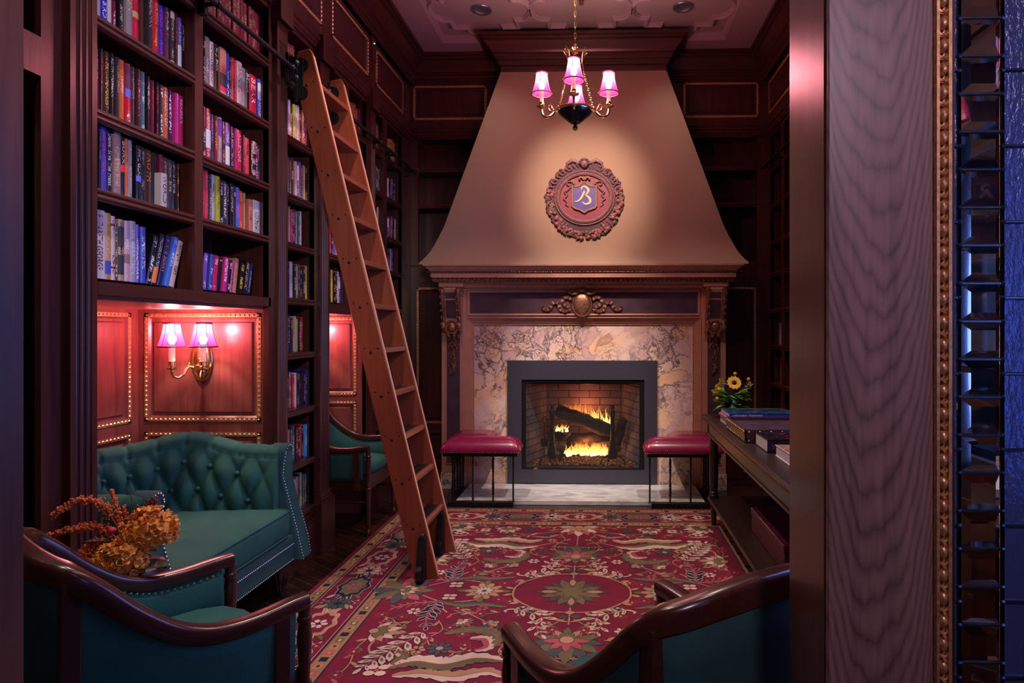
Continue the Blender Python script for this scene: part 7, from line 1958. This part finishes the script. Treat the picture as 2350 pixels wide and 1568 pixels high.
for i in range(16): leaf((.87,.0), i*PI/8, .13 if i % 2 else .17, .18, ('slate','rose','olive')[i % 3], 2.5+.03*i, 'navy')
palmette((.87,0.0), PI, .09, 'cream','tan','olive')
emit([(1,1),(-1,1)])
blossom((.61,.075), .042); line([(.45,.10),(.55,.13),(.64,.13),(.75,.06)], .008, 'pink', 2)
saz([(.66,.12),(.55,.165),(.43,.155),(.31,.185)], .028, ('slate','olive'))
line([(.66,.13),(.78,.16),(.86,.22)], .008, 'pink', 2); 
for t in range(5): leaf((.70+.035*t,.14+.015*t), 1.0, .045, .14, 'rose', 2.5, None); leaf((.70+.035*t,.14+.015*t), -.6, .045, .14, 'rose', 2.5, None)
feather([(.66,.14),(.655,.20),(.665,.28),(.64,.40)], .052, 6, 'navy', 'rose', 'navy', 'cream'); feather([(.64,.45),(.70,.56),(.76,.66),(.80,.75)], .070, 8, 'cream', 'rose', 'olive', 'navy')
palmette((.50,.33), PI*.75, .085, 'olive','rose','cream'); palmette((.33,.345), .6, .085, 'slate','rose','tan', n=5)
line([(.38,.34),(.45,.28),(.52,.22)], .008, 'pink', 2); line([(.58,.25),(.62,.20),(.66,.15)], .008, 'pink', 2)
saz([(.54,.46),(.45,.42),(.36,.43),(.30,.49),(.31,.57)], .038, ('olive','olive')); saz([(.42,.50),(.35,.50),(.33,.57),(.38,.60)], .030, ('cream','rose')); 
rosette((.53,.585), .055, 8, 'slate', 'pink', 3, 'navy'); palmette((.86,.44), PI*.95, .14, 'cream','tan','olive', n=7)
line([(.82,.50),(.83,.58),(.79,.66)], .009, 'pink', 2)
saz([(.70,.74),(.60,.69),(.48,.71),(.36,.66),(.24,.68)], .058, ('cream','olive'), teeth=11); saz([(.66,.80),(.55,.78),(.42,.80),(.30,.76),(.22,.80)], .040, ('tan','cream'), teeth=9); saz([(.69,.72),(.66,.66),(.71,.61)], .030, ('olive','olive')); blossom((.735,.76), .055)
line([(.24,.68),(.14,.74),(.06,.72)], .008, 'pink', 2); feather([(.02,.655),(.09,.66),(.16,.66)], .035, 4, 'navy', 'tan', 'tan', 'dkred')
palmette((.47,1.04), -PI/2, .13, 'cream','tan','olive'); line([(.47,.95),(.35,.90),(.22,.93),(.10,.98)], .008, 'tan', 2); blossom((.62,.98), .042); rosette((.33,.98), .04, 8, 'slate'); rosette((.46,.90), .035, 6, 'slate'); rosette((.20,.88), .035, 6, 'slate')
palmette((.84,1.07), -2.4, .17, 'cream','tan','slate'); line([(.80,.98),(.72,.90),(.76,.86),(.84,.88)], .010, 'cream', 2); leaf((.20,.97), 2.6, .08, .15, 'tan'); leaf((.26,.93), -.8, .07, .15, 'cream')
saz([(.12,.90),(.2,.84),(.3,.86)], .02, ('tan','rose'))
def vine(ctl, col='tan', n=6, L_=.05):
    line(ctl, .006, col, 1.8, 'dkred'); p = curve(ctl); m_ = len(p)
    for i in range(n):
        k = min(m_-2, int((i+.6)/n*m_)); a = math.atan2(p[k+1][1]-p[k][1], p[k+1][0]-p[k][0]); leaf(p[k], a+(.8 if i % 2 else -.8), L_, .2, (col,'olive','rose')[i % 3], 2.1, 'dkred')
vine([(.02,.30),(.08,.38),(.06,.46),(.10,.52)]); vine([(.16,.50),(.24,.52),(.28,.60),(.24,.65)]); vine([(.33,.24),(.40,.26),(.48,.24),(.56,.27)]); vine([(.50,.12),(.52,.20),(.48,.26)])
vine([(.60,.33),(.56,.42),(.60,.50),(.58,.56)]); vine([(.72,.34),(.76,.42),(.72,.50)]); vine([(.86,.30),(.80,.34),(.80,.42)]); vine([(.12,.60),(.14,.68),(.08,.80),(.12,.90)]); vine([(.40,.60),(.46,.62),(.48,.68)])
vine([(.30,.88),(.38,.86),(.46,.86)]); vine([(.56,.90),(.66,.94),(.74,1.0)]); vine([(.60,.66),(.68,.60),(.74,.56)]); vine([(.86,.50),(.88,.60),(.86,.72),(.88,.84)]); vine([(.14,1.06),(.24,1.04),(.32,1.07)]); vine([(.54,1.08),(.62,1.05),(.68,1.08)])
for c, r, k in (((.10,.36),.03,'tan'),((.24,.42),.035,'cream'),((.42,.20),.03,'rose'),((.74,.24),.035,'cream'),((.20,.60),.035,'slate'),((.62,.60),.035,'tan'),((.78,.92),.04,'cream'),((.50,.94),.03,'rose'),((.84,.36),.03,'rose'),((.36,.36),.03,'cream'),((.16,.78),.03,'tan')): rosette(c, r, 6, k, 'dkred', 2.7, 'dkred')
for c in ((.24,.27),(.53,.40),(.46,.46),(.78,.30),(.61,.50),(.43,.555),(.55,.66),(.40,.60),(.80,.52),(.30,.12),(.36,-.10),(.36,.10),(.54,.20),(.70,.88),(.88,.62),(.88,.80),(.10,.56),(.17,.80),(.56,.86),(.07,.41),(.42,.26),(.88,.28),(.72,.48)): floret(c)
emit(ALL4)
rugo = rug.build('persian_rug', [rmats['red']], smooth=False)
tag(rugo, 'large crimson floral carpet with tan and navy border on the parquet', 'rug')
RB_.build('woven_pattern', [rmats[n] for n in names], rugo, smooth=False, fix=False)
# knotted fringe at the far end
b = MB(); x = RX0-HWX+.005
while x < RX0+HWX: b.box(x,RY0+HWY,.002,x+.004,RY0+HWY+.022+.006*math.sin(x*300),.006); x += .009
tag(b.build('fringe', rmats['cream'], rugo, smooth=False), None, None, None, 'stuff')
